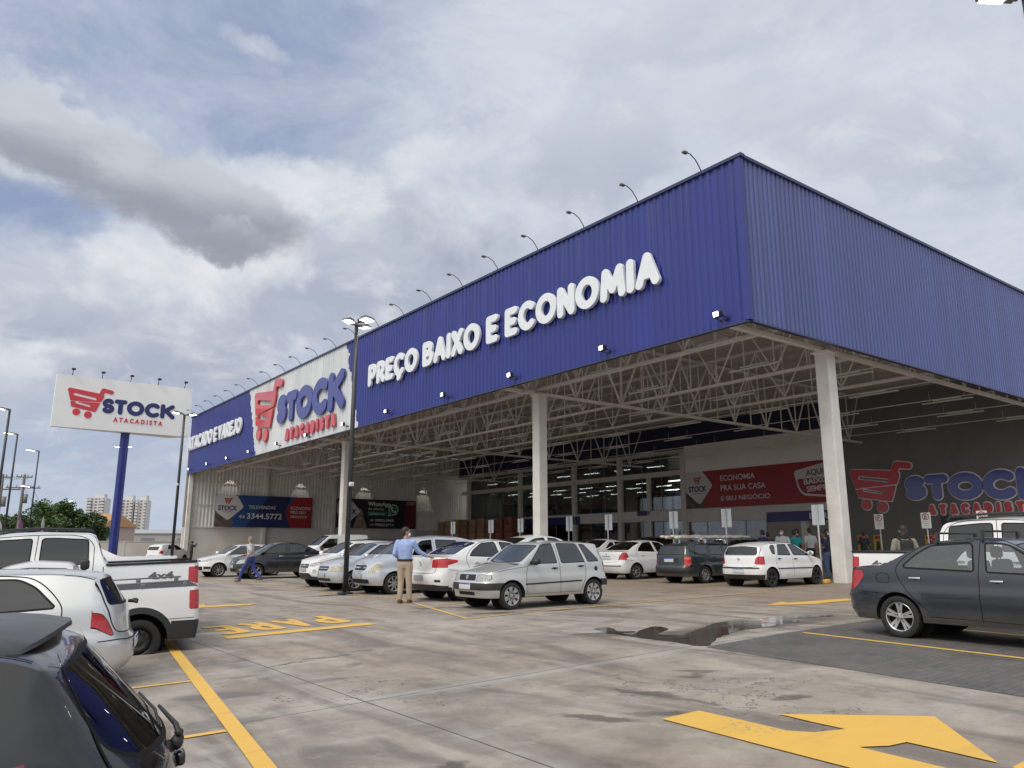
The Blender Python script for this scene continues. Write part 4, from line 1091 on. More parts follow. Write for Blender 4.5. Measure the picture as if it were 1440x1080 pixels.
class Car:
    """shell from a side view, a plan taper and two end profiles; windows, lamps and grilles are cut out of the shell"""
    def __init__(s, sp):
        s.sp = sp; s.W = sp['W']; s.top = prof(sp['top'], sp.get('sig', .035)); s.belt = prof(sp['belt'], .08)
        s.xf, s.xr = sp['xfs'], sp['xrs']; s.tum = sp.get('tumble', .30); s.sill = sp.get('sill', .24)
        s.crown = prof(sp.get('crown', [(-3, .05), (3, .05)]), .1)
        s.fp = prof(sp['front'], .02); s.rp = prof(sp['rear'], .02)
        s.fq = sp.get('fq', 2.6); s.rq = sp.get('rq', 3.2); s.taperf = sp.get('taperf', .05); s.taperr = sp.get('taperr', .04)
        s.axf, s.axr, s.wr = sp['axf'], sp['axr'], sp['wr']; s.ar = s.wr + sp.get('gap', .055)
        s.low = sp.get('low', .05); s.waist = sp.get('waist', [])
    def Y(s, x, z):
        x = np.asarray(x, float); z = np.asarray(z, float)
        tf = np.clip((x - (s.axf - .5)) / (s.xf - s.axf + .5), 0, 1.3); tr = np.clip(((s.axr + .5) - x) / ((s.axr + .5) - s.xr), 0, 1.3)
        w = s.W * (1 - s.taperf * tf ** 2 - s.taperr * tr ** 2)
        w = w - s.low * np.clip((.42 - z) / .25, 0, 1.2) ** 2 - .025 * np.clip((z - .60) / .4, 0, 2) ** 2
        for (zc, dep, wd) in s.waist: w = w + dep * np.tanh((z - zc) / wd)
        # flare over the wheels
        for xa in (s.axf, s.axr):
            d = np.hypot(x - xa, z - s.wr); w = w + .014 * np.exp(-((d - s.ar) / .09) ** 2)
        t = z - s.belt(x); sp_ = .5 * (t + np.sqrt(t * t + .045 ** 2))
        return w - s.tum * sp_
    def ze(s, x): return s.top(x) - s.crown(x)
    def ye(s, x): return s.Y(x, s.ze(x))
    def zt(s, x, y):
        xc = np.clip(x, s.xr, s.xf); u = np.clip(np.abs(y) / s.ye(xc), 0, 1.0)
        return s.top(x) - s.crown(xc) * u ** 2.4
    def bowf(s, u): return np.maximum(0, 1 - np.clip(np.abs(u), 0, 1) ** s.fq) ** (1 / 1.9)
    def bowr(s, u): return np.maximum(0, 1 - np.clip(np.abs(u), 0, 1) ** s.rq) ** (1 / 2.2)
    def cap(s, e, y, z):
        if e == 'f': xs, b, p = s.xf, s.bowf, s.fp
        else: xs, b, p = s.xr, s.bowr, s.rp
        w = s.Y(np.full(np.shape(z), xs), z); return xs + (p(z) - xs) * b(np.asarray(y) / w)
    # lifted points
    def P(s, patch, a, b):
        a = np.asarray(a, float); b = np.asarray(b, float)
        if patch == 'side': return np.stack([a, s.Y(a, b), b], -1)
        if patch == 'top': return np.stack([a, b, s.zt(a, b)], -1)
        return np.stack([s.cap(patch[0], a, b), a, b], -1)
    def N(s, patch, a, b):
        e = 4e-3; p = s.P(patch, a, b); du = s.P(patch, np.asarray(a) + e, b) - p; dv = s.P(patch, a, np.asarray(b) + e) - p
        n = np.cross(du, dv); n /= np.linalg.norm(n, axis=-1, keepdims=True) + 1e-12
        ref = {'side': np.array([0, 1, 0]), 'top': np.array([0, 0, 1]), 'f': np.array([1, 0, 0]), 'r': np.array([-1, 0, 0])}[patch if patch in ('side', 'top') else patch[0]]
        return n * np.sign((n @ ref))[..., None]
    def build(s):
        sp = s.sp; st = sp.get('step', .07); parts = {}; body = MB(); R = s.ar
        def reg(tag, V3, F, flip=False): parts.setdefault(tag, []).append((V3, F[:, ::-1] if flip else F))
        def prep(loops, ext=False):
            out = []
            for d in loops:
                pp = d['p']
                if d['t'] == 'bumper' or d['t'].startswith('tail_light') and any(q['t'] == 'tail_light' for q in sp['side']):
                    if ext: pp = [(math.copysign(s.W + .15, a) if abs(a) > .9 * s.W - .03 else a, b - .12 if b < s.sill + .06 else b) for a, b in pp]
                    else: pp = [(a - .08 if a < s.xr + .01 else a + .08 if a > s.xf - .01 else a, b - .12 if b < s.sill + .03 else b) for a, b in pp]
                lp = densify(rounded(pp, d.get('rad', .05), 4), st * .8)
                if area(lp) < 0: lp = lp[::-1]
                if d.get('seal'):
                    out.append((d.get('sealtag', 'seal'), lp)); out.append((d['t'], inset(lp, d['seal'])))
                else: out.append((d['t'], lp))
            return out
        # side ----------------------------------------------------------
        def arch(xa, zb):
            zc = s.wr; dx = math.sqrt(max(R * R - (zb - zc) ** 2, 0)); a0 = math.atan2(zb - zc, dx)
            n = 16; return [(xa - R * math.cos(a0 + (math.pi - 2 * a0) * i / n), zc + R * math.sin(a0 + (math.pi - 2 * a0) * i / n)) for i in range(n + 1)]
        bot = [(s.xr, s.sill)] + arch(s.axr, s.sill) + arch(s.axf, s.sill) + [(s.xf, s.sill)]
        bot = densify(bot, st, False)
        nz = max(6, int((float(s.ze(s.xf)) - s.sill) / (st * .8))); fz = np.linspace(s.sill, float(s.ze(s.xf)), nz + 1)
        nr = max(8, int((float(s.ze(s.xr)) - s.sill) / (st * .8))); rz = np.linspace(s.sill, float(s.ze(s.xr)), nr + 1)
        nx = int((s.xf - s.xr) / (st * .7)); tx = np.linspace(s.xf, s.xr, nx + 1)
        outer = bot + [(s.xf, z) for z in fz[1:]] + [(x, float(s.ze(x))) for x in tx[1:]] + [(s.xr, z) for z in rz[::-1][1:-1]]
        ls = prep(sp.get('side', []))
        zz = np.arange(s.sill, float(max(s.ze(tx))), st * .75); xx = np.arange(s.xr + st * .5, s.xf, st)
        V, res = panelize(outer, ls, (xx, zz, st))
        V3 = s.P('side', V[:, 0], V[:, 1]); Vm = V3 * [1, -1, 1]
        for tg, fl in res.items():
            F = np.concatenate(fl); reg(tg + '|L', V3, F, True); reg(tg + '|R', Vm, F)
        # top -------------------------------------------------------------
        ny = 12; uy = np.sin(np.linspace(-1, 1, ny * 2 + 1) * math.pi / 2)
        yef = float(s.ye(s.xf)); yer = float(s.ye(s.xr))
        def edge(e, ye):
            xs, p, b = (s.xf, s.fp, s.bowf) if e == 'f' else (s.xr, s.rp, s.bowr)
            zend = float(s.top(float(p(float(s.ze(xs))))))
            pts = []
            for u in uy:
                y = u * ye; x = xs
                for _ in range(25): x = float(s.cap(e, y, float(s.zt(x, y)))) * .5 + x * .5
                pts.append((x, y))
            pts[0] = (xs, -ye); pts[-1] = (xs, ye)
            return pts
        fe = edge('f', yef); re_ = edge('r', yer)
        right = [(x, -float(s.ye(x))) for x in tx[::-1]]; left = [(x, float(s.ye(x))) for x in tx]
        outer = right + fe[1:-1] + left + re_[::-1][1:-1]
        ls = prep(sp.get('topl', []))
        xx = np.arange(min(p[0] for p in re_), max(p[0] for p in fe), st * .8); yy = np.linspace(-s.W, s.W, 19)
        V, res = panelize(outer, ls, (xx, yy, st * .8))
        V3 = s.P('top', V[:, 0], V[:, 1])
        for tg, fl in res.items(): reg(tg + '|C', V3, np.concatenate(fl))
        # caps ------------------------------------------------------------
        for e, xs, zs, pe in (('f', s.xf, fz, fe), ('r', s.xr, rz, re_)):
            tp = [(y, float(s.zt(x, y))) for x, y in pe]
            rt = [(float(s.Y(xs, z)), z) for z in zs]; lt = [(-a, z) for a, z in rt]
            y0 = rt[0][0]; bt = [(u * y0, s.sill) for u in uy]
            outer = bt + rt[1:] + tp[::-1][1:-1] + lt[::-1][:-1]
            loops = []
            for d in sp.get('cap' + e, []):
                loops.append(d)
                if d.get('mir', True) and min(q[0] for q in d['p']) > 0: loops.append(dict(d, p=[(-a, b) for a, b in d['p']][::-1], t=d['t'] + '~'))
            ls = prep(loops, True)
            yy = np.concatenate([-s.W * np.sin(np.linspace(.05, 1, 14)[::-1] * math.pi / 2), s.W * np.sin(np.linspace(0, 1, 15) * math.pi / 2)]); zz = np.arange(s.sill, s.sill + 1.7, st * .7)
            V, res = panelize(outer, ls, (yy, zz, st * .55))
            V3 = s.P(e, V[:, 0], V[:, 1])
            for tg, fl in res.items():
                F = np.concatenate(fl); 
                side = 'R' if tg.endswith('~') else 'L'
                reg(tg.rstrip('~') + ('|C' if tg in ('body', 'seal') or min(V[F.ravel()][:, 0]) * max(V[F.ravel()][:, 0]) < 0 else '|' + side) , V3, F, e == 'r')
        return parts
    def ribbon(s, patch, pts, w, eps=.0025, mirror=True):
        for _ in range(3):
            if len(pts) > 2: pts = [pts[0]] + [q for a, b in zip(pts[:-1], pts[1:]) for q in ((a[0] * .75 + b[0] * .25, a[1] * .75 + b[1] * .25), (a[0] * .25 + b[0] * .75, a[1] * .25 + b[1] * .75))] + [pts[-1]]
        pts = densify(pts, .03 if patch == 'ru' else .06, False)
        if patch == 'ru': pts = [(float(a * s.Y(s.xr, b)), b) for a, b in pts]; patch = 'r'
        p = np.array(pts); t = np.gradient(p, axis=0); t /= np.linalg.norm(t, axis=1, keepdims=True) + 1e-9
        n = np.stack([-t[:, 1], t[:, 0]], 1) * w / 2; out = []
        A = p + n; B = p - n
        def lift(q): return s.P(patch, q[:, 0], q[:, 1]) + s.N(patch, q[:, 0], q[:, 1]) * eps
        a = lift(A); b = lift(B); k = len(p)
        V = np.concatenate([a, b]); F = [(i, i + 1, k + i + 1, k + i) for i in range(k - 1)]
        if patch in ('side',): F = F
        res = [(V, F)]
        if mirror and patch == 'side': res.append((V * [1, -1, 1], [f[::-1] for f in F]))
        return res

def wheel_meshes(wr, tw, style, rim_m, key):
    """tyre and rim about the local origin, outer face towards +y"""
    rr = wr * style.get('rr', .66); tb = MB(); h = tw / 2
    tb.lathe([(rr, -h * .8), (rr + .01, -h * .95), (wr * .86, -h), (wr * .97, -h * .85), (wr, -h * .6), (wr, h * .6), (wr * .97, h * .85), (wr * .86, h), (rr + .012, h * .93), (rr, h * .8)], 32)
    for i in (-.3, 0, .3): tb.lathe([(wr + .0015, i * h - .008), (wr + .0015, i * h + .008)], 32)
    tyre = tb.mesh('tyre', RUB, 40)
    rb = MB(); d = h * .55
    rb.lathe([(rr, h * .80), (rr * .97, h * .86), (rr * .93, h * .80), (rr * .90, d * .2)], 32)
    rb.lathe([(0, -d * .3), (rr * .93, -d * .3)], 24, 1)
    n = style.get('n', 5); sw = style.get('w', .10); dbl = style.get('dbl', 0); face = h * .66
    if style.get('steel'):
        rb.lathe([(rr * .92, h * .3), (rr * .75, h * .55), (rr * .62, h * .62), (rr * .40, h * .45), (rr * .22, h * .6), (0, h * .62)], 28)
        for i in range(10):
            a = 2 * math.pi * i / 10; rb.lathe([(.0, h * .615), (.014, h * .615)], 8, 1, Matrix.Translation((rr * .66 * math.cos(a), .004, rr * .66 * math.sin(a))))
    else:
        for i in range(n):
            for k in ((-1, 1) if dbl else (0,)):
                a = 2 * math.pi * i / n + k * dbl; ca, sa = math.cos(a), math.sin(a); r0 = rr * .12; r1 = rr * .93
                w0 = rr * sw * style.get('hub', 1.0); w1 = rr * sw
                pts = []
                for (rad, wd, yy) in ((r0, w0, face), (rr * .5, (w0 + w1) / 2, face), (r1, w1 * 1.15, h * .78)):
                    for sg in (-1, 1):
                        for dy in (0, -.02): pts.append((rad * ca - sg * wd * sa, yy + dy, rad * sa + sg * wd * ca))
                fs = []
                for q in (0, 4):
                    fs += [(q, q + 2, q + 6, q + 4), (q, q + 4, q + 5, q + 1), (q + 2, q + 3, q + 7, q + 6)]
                rb.add(pts, fs)
        rb.lathe([(rr * .26, face - .01), (rr * .24, face + .006), (rr * .12, face + .012), (0, face + .013)], 18)
        for i in range(4):
            a = 2 * math.pi * i / 4 + .4; rb.lathe([(.012, face + .006), (.010, face + .014), (0, face + .014)], 6, 1, Matrix.Translation((rr * .18 * math.cos(a), 0, rr * .18 * math.sin(a))))
    rim = rb.mesh('rim', [rim_m, WELL], 35)
    return tyre, rim
TAGM = {'seal': SEAL}
def make_car(kind, sp, label, cat='car', pm=None):
    c = Car(sp); parts = c.build(); pm = pm or sp['paint']; root = thing(kind, label, cat)
    M_ = {'body': pm, 'seal': SEAL, 'window': sp.get('glass', GL_TINT), 'windscreen': sp.get('front_glass', sp.get('glass', GL_TINT)), 'rear_window': sp.get('rear_glass', sp.get('glass', GL_TINT)),
          'headlight': sp.get('head', HEAD), 'tail_light': sp.get('tail', TAIL), 'bumper': sp.get('bumper', BLKP), 'grille': BLKP, 'air_intake': WELL, 'indicator': AMB, 'reverse_light': LREV,
          'bed_cover': mat('vinyl bed cover', (.022, .022, .024), .6, bump=.1, bs=60), 'sunroof': GL_DARK, 'fog_light': HEAD, 'trim': BLKP, 'tailgate_panel': pm, 'bonnet_shade': mat('matt bonnet film', (.075, .075, .078), .4), 'side_panel': pm}
    # body shell with rubber seals and panel gaps in one mesh
    mb = MB(); names = [pm, SEAL, WELL, BLKP]
    def addreg(tag, mi):
        for key in list(parts):
            if key.split('|')[0] == tag:
                for V, F in parts.pop(key): 
                    used = np.unique(F); idx = np.full(len(V), -1); idx[used] = np.arange(len(used))
                    mb.add(V[used].tolist(), idx[F].tolist(), mi, True)
    addreg('body', 0); addreg('seal', 1); addreg('trim', 3)
    bm = bmesh.new(); me = mb.mesh('body', names); bm.from_mesh(me); bmesh.ops.remove_doubles(bm, verts=bm.verts, dist=2e-4); bm.to_mesh(me); bm.free(); bpy.data.meshes.remove(me) if False else None
    mb2 = MB()
    for patch, pts, w in sp.get('gaps', []):
        for V, F in c.ribbon(patch, pts, w): mb2.add(V.tolist(), F, 1)
    for patch, pts, w in sp.get('strips', []):
        for V, F in c.ribbon(patch, pts, w, .008): mb2.add(V.tolist(), F, 3)
    # wheel wells and underside
    for xa in (c.axf, c.axr):
        for sg in (1, -1):
            n = 18; a0 = -.25; vs = []
            for i in range(n + 1):
                a = a0 + (math.pi - 2 * a0) * i / n; x = xa + c.ar * math.cos(a); z = c.wr + c.ar * math.sin(a); z = max(z, c.sill)
                y = float(c.Y(x, z)) - .004; vs += [(x, sg * y, z), (x, sg * (y - .02), z + .0), (x, sg * (c.W - .34), z)]
            fs = []
            for i in range(n):
                for k in range(2): fs.append((i * 3 + k, (i + 1) * 3 + k, (i + 1) * 3 + k + 1, i * 3 + k + 1))
            mb2.add(vs, fs, 2, True)
            mb2.add([(xa + c.ar * math.cos(2 * math.pi * i / 20), sg * (c.W - .33), c.wr + c.ar * math.sin(2 * math.pi * i / 20)) for i in range(20)], [tuple(range(20))], 2)
    xs0, xs1 = float(c.rp(.35)) + .18, float(c.fp(.35)) - .18
    mb2.box(((xs0 + xs1) / 2, 0, c.sill + .1), (xs1 - xs0, 2 * c.W - .72, .2), 2)
    mb2.box(((c.axf + c.axr) / 2, 0, c.sill + .07), (c.axf - c.axr - 2 * c.ar, 2 * c.W - .12, .12), 2)
    mb2.box(((c.axf - c.axr) / 2 + c.axr, 0, c.sill + .24), (c.axf - c.axr - .5, 2 * c.W - .2, .02), 2)
    bar = mb2.mesh('tmp', names)
    bm = bmesh.new(); bm.from_mesh(me); bm.from_mesh(bar); bm.to_mesh(me); bm.free(); bpy.data.meshes.remove(bar)
    me.set_sharp_from_angle(angle=R_(40)); body = link('body', me, root)
    # every remaining region is a part of its own
    for key in sorted(parts):
        tag_, side = key.split('|'); q = MB()
        if tag_ == 'open_window':
            if side == 'L': continue
            tag_ = 'window'
        for V, F in parts[key]:
            used = np.unique(F); idx = np.full(len(V), -1); idx[used] = np.arange(len(used)); q.add(V[used].tolist(), idx[F].tolist(), 0, True)
        # separate islands so that each window or lamp is one object
        mm = q.mesh(tag_, M_.get(tag_, pm)); bm = bmesh.new(); bm.from_mesh(mm); bmesh.ops.remove_doubles(bm, verts=bm.verts, dist=2e-4)
        bm.faces.ensure_lookup_table(); left = set(bm.faces); comps = []
        while left:
            f0_ = left.pop(); stack = [f0_]; comp = [f0_]
            while stack:
                f = stack.pop()
                for ed in f.edges:
                    for g in ed.link_faces:
                        if g in left: left.discard(g); stack.append(g); comp.append(g)
            comps.append(comp)
        for comp in comps:
            vm = {}; vs = []; fs = []
            for f in comp:
                ids = []
                for v in f.verts:
                    if v not in vm: vm[v] = len(vs); vs.append(tuple(v.co))
                    ids.append(vm[v])
                fs.append(ids)
            z = MB(); z.add(vs, fs, 0, True); z.build(tag_, M_.get(tag_, pm), root)
        bm.free(); bpy.data.meshes.remove(mm)
    # wheels
    ty, ri = wheel_meshes(c.wr, sp.get('tw', .185), sp.get('wheel', dict(n=7, w=.10)), sp.get('rim', RIMS), kind)
    for xa in (c.axf, c.axr):
        for sg in (1, -1):
            y = float(c.Y(xa, c.wr + c.ar)) - sp.get('tw', .185) / 2 - .012
            M = Matrix.Translation((xa, sg * y, c.wr)) @ (Matrix.Rotation(math.pi, 4, 'Z') if sg < 0 else Matrix.Identity(4)) @ Matrix.Rotation(sp.get('turn', .3 * xa), 4, 'Y')
            w = link('wheel', ty, root, M); link('rim', ri, w)
    # mirrors and handles
    if sp.get('mirror'):
        x, z = sp['mirror']
        for sg in (1, -1):
            q = MB(); y = float(c.Y(x, z)) + .11; q.ball((x, sg * y, z + .03), (.075, .12, .075), 0, 12, 8); q.bar((x + .03, sg * (y - .16), z - .02), (x, sg * (y - .02), z), .05, .04)
            q.add([(x - .070, sg * (y + .085), z - .02), (x - .078, sg * (y + .0), z - .025), (x - .078, sg * (y + .0), z + .085), (x - .070, sg * (y + .085), z + .075)], [(0, 1, 2, 3) if sg > 0 else (3, 2, 1, 0)], 1)
            q.build('mirror', [sp.get('mirror_m', BLKP), CHROME], root)
    for (x, z) in sp.get('handles', []):
        for sg in (1, -1):
            q = MB(); y = float(c.Y(x, z)); q.box((x, sg * (y + .018), z), (.17, .022, .030), bev=.008); q.ball((x, sg * (y - .004), z - .012), (.055, .008, .035), 1, 10, 6)
            q.build('door_handle', [sp.get('handle_m', BLKP), WELL], root)
    for e in 'fr':
        if sp.get('plate' + e):
            z, blue = sp['plate' + e]; p = Vector(c.P(e, np.array(0.), np.array(z)).tolist()); sg = 1 if e == 'f' else -1
            q = MB(); q.box(p + Vector((sg * .012, 0, 0)), (.014, .42, .13), 0, bev=.004)
            if blue: q.box(p + Vector((sg * .0195, 0, .049)), (.003, .40, .026), 1)
            q.build('number_plate', [PLATE if blue else PLATEG, PLATEB], root)
        if sp.get('badge' + e):
            z, r = sp['badge' + e]; p = Vector(c.P(e, np.array(0.), np.array(z)).tolist()); sg = 1 if e == 'f' else -1
            q = MB(); q.lathe([(r * .62, 0), (r, .004), (r, .014), (r * .8, .016), (r * .7, .010), (0, .011)], 18, 0, Matrix.Translation(p) @ Matrix.Rotation(sg * math.pi / 2, 4, 'Z').inverted()); q.build('badge', CHROME, root)
    # grille slats following the nose
    for (z, y, w) in sp.get('slats', []):
        V, F = c.ribbon('f', [(-y, z), (y, z)], w, .010)[0]; q = MB(); q.add(V.tolist(), F, 0, True); q.build('grille_bar', sp.get('slat_m', CHROME), root)
    if sp.get('interior'):
        q = MB(); hx = sp.get('seatx', .05)
        for sg in (.36, -.36):
            q.box((hx, sg, .52), (.5, .48, .16), bev=.05); q.box((hx - .30, sg, .84), (.15, .46, .56), bev=.06, rz=0); q.box((hx - .36, sg, 1.22), (.10, .26, .17), bev=.045); q.tube([(hx - .34, sg - .06, 1.08), (hx - .34, sg - .06, 1.2)], .008, 5); q.tube([(hx - .34, sg + .06, 1.08), (hx - .34, sg + .06, 1.2)], .008, 5)
        q.build('front_seats', SEAT, root)
        q = MB(); q.box((hx - .78, 0, .52), (.5, 1.2, .18), bev=.05); q.box((hx - 1.10, 0, .84), (.16, 1.22, .52), bev=.06)
        for sg in (.36, -.36): q.box((hx - 1.14, sg, 1.17), (.09, .25, .15), bev=.04)
        q.build('rear_seat', SEAT, root)
        q = MB(); q.box((hx + .82, 0, .84), (.34, 1.34, .22), bev=.08); q.tube([(hx + .62, .36, .86), (hx + .42, .36, .96)], .02, 6)
        q.lathe([(.16, 0), (.185, .012), (.18, -.012), (.16, 0)], 20, 0, Matrix.Translation((hx + .42, .36, .97)) @ Matrix.Rotation(R_(62), 4, 'Y') @ Matrix.Rotation(R_(90), 4, 'X')); q.box((hx + .42, .36, .97), (.03, .3, .04)); q.build('dashboard', DASH, root)
    return root, c
def roof_rack(root, c, xs, z0=.02, m=None, w=.035):
    for x in xs:
        q = MB(); ye = float(c.ye(x)); z = float(c.top(x)); q.tube([(x, -ye + .02, z + .09), (x, ye - .02, z + .09)], .016, 8)
        for sg in (1, -1): q.bar((x, sg * (ye - .03), z + .10), (x, sg * (ye + .0), z - .05), .07, .03)
        q.build('roof_bar', m or BLKP, root)
def place(root, r, l, heading, dz=0.0, sx=1.0, sz=1.0):
    """heading in the site frame, degrees: 0 = nose into the store"""
    g = gr(r) + dz; s = math.atan(gslope(r)); h = R_(heading)
    root.matrix_world = BM @ Matrix.Translation((r, l, g)) @ Matrix.Rotation(-s, 4, 'Y') @ Matrix.Rotation(h, 4, 'Z') @ Matrix.Diagonal((sx, sx, sz, 1))
    return root
# ---- vehicle specs (metres, x forward from mid wheelbase, z up)
def q4(y0, y1, z0, z1): return [(y0, z0), (y1, z0), (y1, z1), (y0, z1)]
def win(p, seal=.022, rad=.05, t='window'): return dict(t=t, p=p, seal=seal, rad=rad)
def screen(x0, x1, y0, y1, bow=.05, t='windscreen', seal=.025):
    """windscreen or rear window in plan: x0 base, x1 top, half widths"""
    s = 1 if x0 > x1 else -1
    return dict(t=t, p=[(x0 - s * bow, -y0), (x0 + s * bow * .2, -y0 * .5), (x0 + s * bow * .4, 0), (x0 + s * bow * .2, y0 * .5), (x0 - s * bow, y0), (x1, y1), (x1 + s * bow * .4, 0), (x1, -y1)], seal=seal, rad=.06)
UNO = dict(W=.775, axf=1.18, axr=-1.18, wr=.283, tw=.17, xfs=1.50, xrs=-1.43, tumble=.24, sill=.25, paint=P_UNO, glass=GL_CLEAR, sig=.014, step=.055, fq=4.5, rq=5, taperf=.05, taperr=.02,
    top=[(1.95, .70), (1.84, .745), (1.70, .79), (1.0, .935), (.86, .965), (.30, 1.365), (.18, 1.40), (-.3, 1.445), (-1.0, 1.43), (-1.36, 1.395), (-1.46, 1.37), (-1.8, 1.33)],
    belt=[(1.9, .72), (.9, .90), (-1.5, .945)], crown=[(2, .025), (.9, .03), (.3, .035), (-1.5, .035)],
    front=[(.2, 1.78), (.26, 1.81), (.38, 1.84), (.41, 1.88), (.555, 1.88), (.58, 1.835), (.74, 1.80), (.80, 1.72)], rear=[(.2, -1.68), (.38, -1.73), (.42, -1.80), (.57, -1.80), (.60, -1.735), (.95, -1.70), (1.36, -1.49), (1.42, -1.47)],
    waist=[(.70, -.008, .03)],
    side=[win([(.70, .935), (.235, 1.362), (-.085, 1.385), (-.115, .935)], .018, .045), win([(-.225, .935), (-.205, 1.385), (-.80, 1.375), (-.955, .945)], .018, .05), win([(-1.035, .95), (-.885, 1.365), (-1.06, 1.355), (-1.385, 1.01), (-1.39, .96)], .018, .05),
          dict(t='bumper', p=[(1.30, .41), (1.499, .41), (1.499, .56), (1.345, .56)], rad=.02), dict(t='bumper', p=[(-1.429, .42), (-1.32, .42), (-1.36, .57), (-1.429, .57)], rad=.02)],
    topl=[screen(.86, .30, .60, .55)],
    capf=[dict(t='headlight', p=[(.335, .60), (.655, .60), (.70, .64), (.68, .735), (.36, .735)], rad=.025, seal=.008), dict(t='grille', p=q4(-.31, .31, .605, .735), rad=.03), dict(t='bumper', p=[(-.755, .41), (.755, .41), (.755, .56), (-.755, .56)], rad=.02), dict(t='air_intake', p=q4(-.30, .30, .30, .375), rad=.03), dict(t='fog_light', p=q4(.42, .50, .31, .37), rad=.03)],
    capr=[dict(t='rear_window', p=[(-.58, .98), (.58, .98), (.53, 1.31), (-.53, 1.31)], rad=.07, seal=.02), dict(t='tail_light', p=q4(.60, .725, .64, .93), rad=.02), dict(t='bumper', p=[(-.755, .42), (.755, .42), (.755, .57), (-.755, .57)], rad=.02)],
    gaps=[('side', [(.78, .30), (.80, .60), (.765, .905), (.60, .935)], .009), ('side', [(-.17, .30), (-.18, .90), (-.15, 1.36)], .009), ('side', [(-.78, .34), (-.93, .62), (-.97, .88), (-.82, 1.36)], .009), ('side', [(.76, .31), (-.76, .31)], .007),
          ('side', [(.78, .885), (1.30, .83), (1.499, .79)], .008), ('top', [(1.74, -.60), (.93, -.64)], .008), ('top', [(1.74, .60), (.93, .64)], .008), ('side', [(.2, 1.40), (-.1, 1.405), (-.9, 1.398), (-1.3, 1.37)], .008)],
    strips=[('side', [(.83, .515), (-.80, .545)], .032)], mirror=(.60, .955), handles=[(-.02, .835), (-.80, .865)], platef=(.49, True), badgef=(.67, .045), slats=[(.64, .29, .010), (.675, .29, .010), (.71, .29, .010)], slat_m=BLKP,
    wheel=dict(n=7, w=.11, rr=.70, dbl=.13), interior=True, seatx=.02, handle_m=BLKP)
SIENA = dict(W=.82, axf=1.185, axr=-1.185, wr=.298, tw=.185, xfs=1.52, xrs=-1.72, tumble=.34, sill=.24, paint=P_GREY, glass=GL_CLEAR, sig=.045, step=.06, fq=2.8, rq=2.8, taperf=.06, taperr=.05,
    top=[(2.05, .68), (1.95, .74), (1.8, .80), (1.3, .94), (1.10, .985), (.36, 1.375), (.20, 1.415), (-.25, 1.435), (-.75, 1.39), (-1.02, 1.285), (-1.30, 1.115), (-1.48, 1.045), (-1.85, 1.02), (-2.05, .995), (-2.13, .95), (-2.3, .90)],
    belt=[(2, .74), (1.1, .88), (0, .93), (-1.1, .965), (-2.1, .955)], crown=[(2, .05), (1.2, .05), (.3, .055), (-.9, .055), (-1.5, .03), (-2.2, .03)],
    front=[(.2, 1.80), (.26, 1.88), (.45, 1.96), (.6, 1.95), (.78, 1.88)], rear=[(.2, -2.0), (.27, -2.08), (.36, -2.16), (.58, -2.19), (.64, -2.15), (.93, -2.10), (1.0, -2.06)],
    waist=[(.72, -.010, .02), (.50, .006, .03)],
    side=[win([(-1.06, .985), (-1.10, 1.03), (-.94, 1.19), (-.72, 1.33), (-.14, 1.365), (-.075, .955)], .026, .07), win([(.06, .95), (.0, 1.365), (.30, 1.345), (.86, 1.02), (.93, .945), (.90, .925)], .024, .05)],
    topl=[screen(1.06, .37, .66, .56), screen(-1.45, -.80, .60, .55, t='rear_window')],
    capf=[dict(t='headlight', p=[(.36, .58), (.72, .62), (.74, .75), (.40, .72)], rad=.04), dict(t='grille', p=q4(-.33, .33, .60, .71), rad=.03), dict(t='air_intake', p=q4(-.45, .45, .30, .42), rad=.04)],
    capr=[dict(t='tail_light', p=[(.50, .66), (.765, .66), (.765, .955), (.55, .92)], rad=.04), dict(t='reverse_light', p=[(.56, .80), (.64, .80), (.64, .86), (.57, .86)], rad=.02)],
    gaps=[('side', [(-.03, .30), (-.03, .90), (-.05, 1.385)], .010), ('side', [(-.74, .40), (-.98, .62), (-1.17, .86), (-1.20, 1.02), (-1.03, 1.20), (-.75, 1.37), (-.05, 1.395)], .010), ('side', [(1.0, .32), (1.02, .70), (.985, .93), (.35, 1.385), (-.03, 1.395)], .010), ('side', [(.95, .31), (-.74, .33)], .007),
          ('side', [(-1.719, .63), (-1.55, .63), (-1.30, .62)], .009), ('side', [(-1.30, .78), (-1.30, .915), (-1.50, .915), (-1.50, .78), (-1.30, .78)], .007), ('top', [(-2.04, -.62), (-1.55, -.62)], .008), ('top', [(-2.04, .62), (-1.55, .62)], .008)],
    mirror=(.88, .985), mirror_m=P_GREY, handles=[(-.90, .855), (.20, .845)], handle_m=CHROME, plater=(.60, False),
    strips=[('side', [(-.14, 1.385), (-.68, 1.355)], .03)], wheel=dict(n=5, w=.085, dbl=.17, rr=.70, hub=1.2), interior=True, seatx=.10)
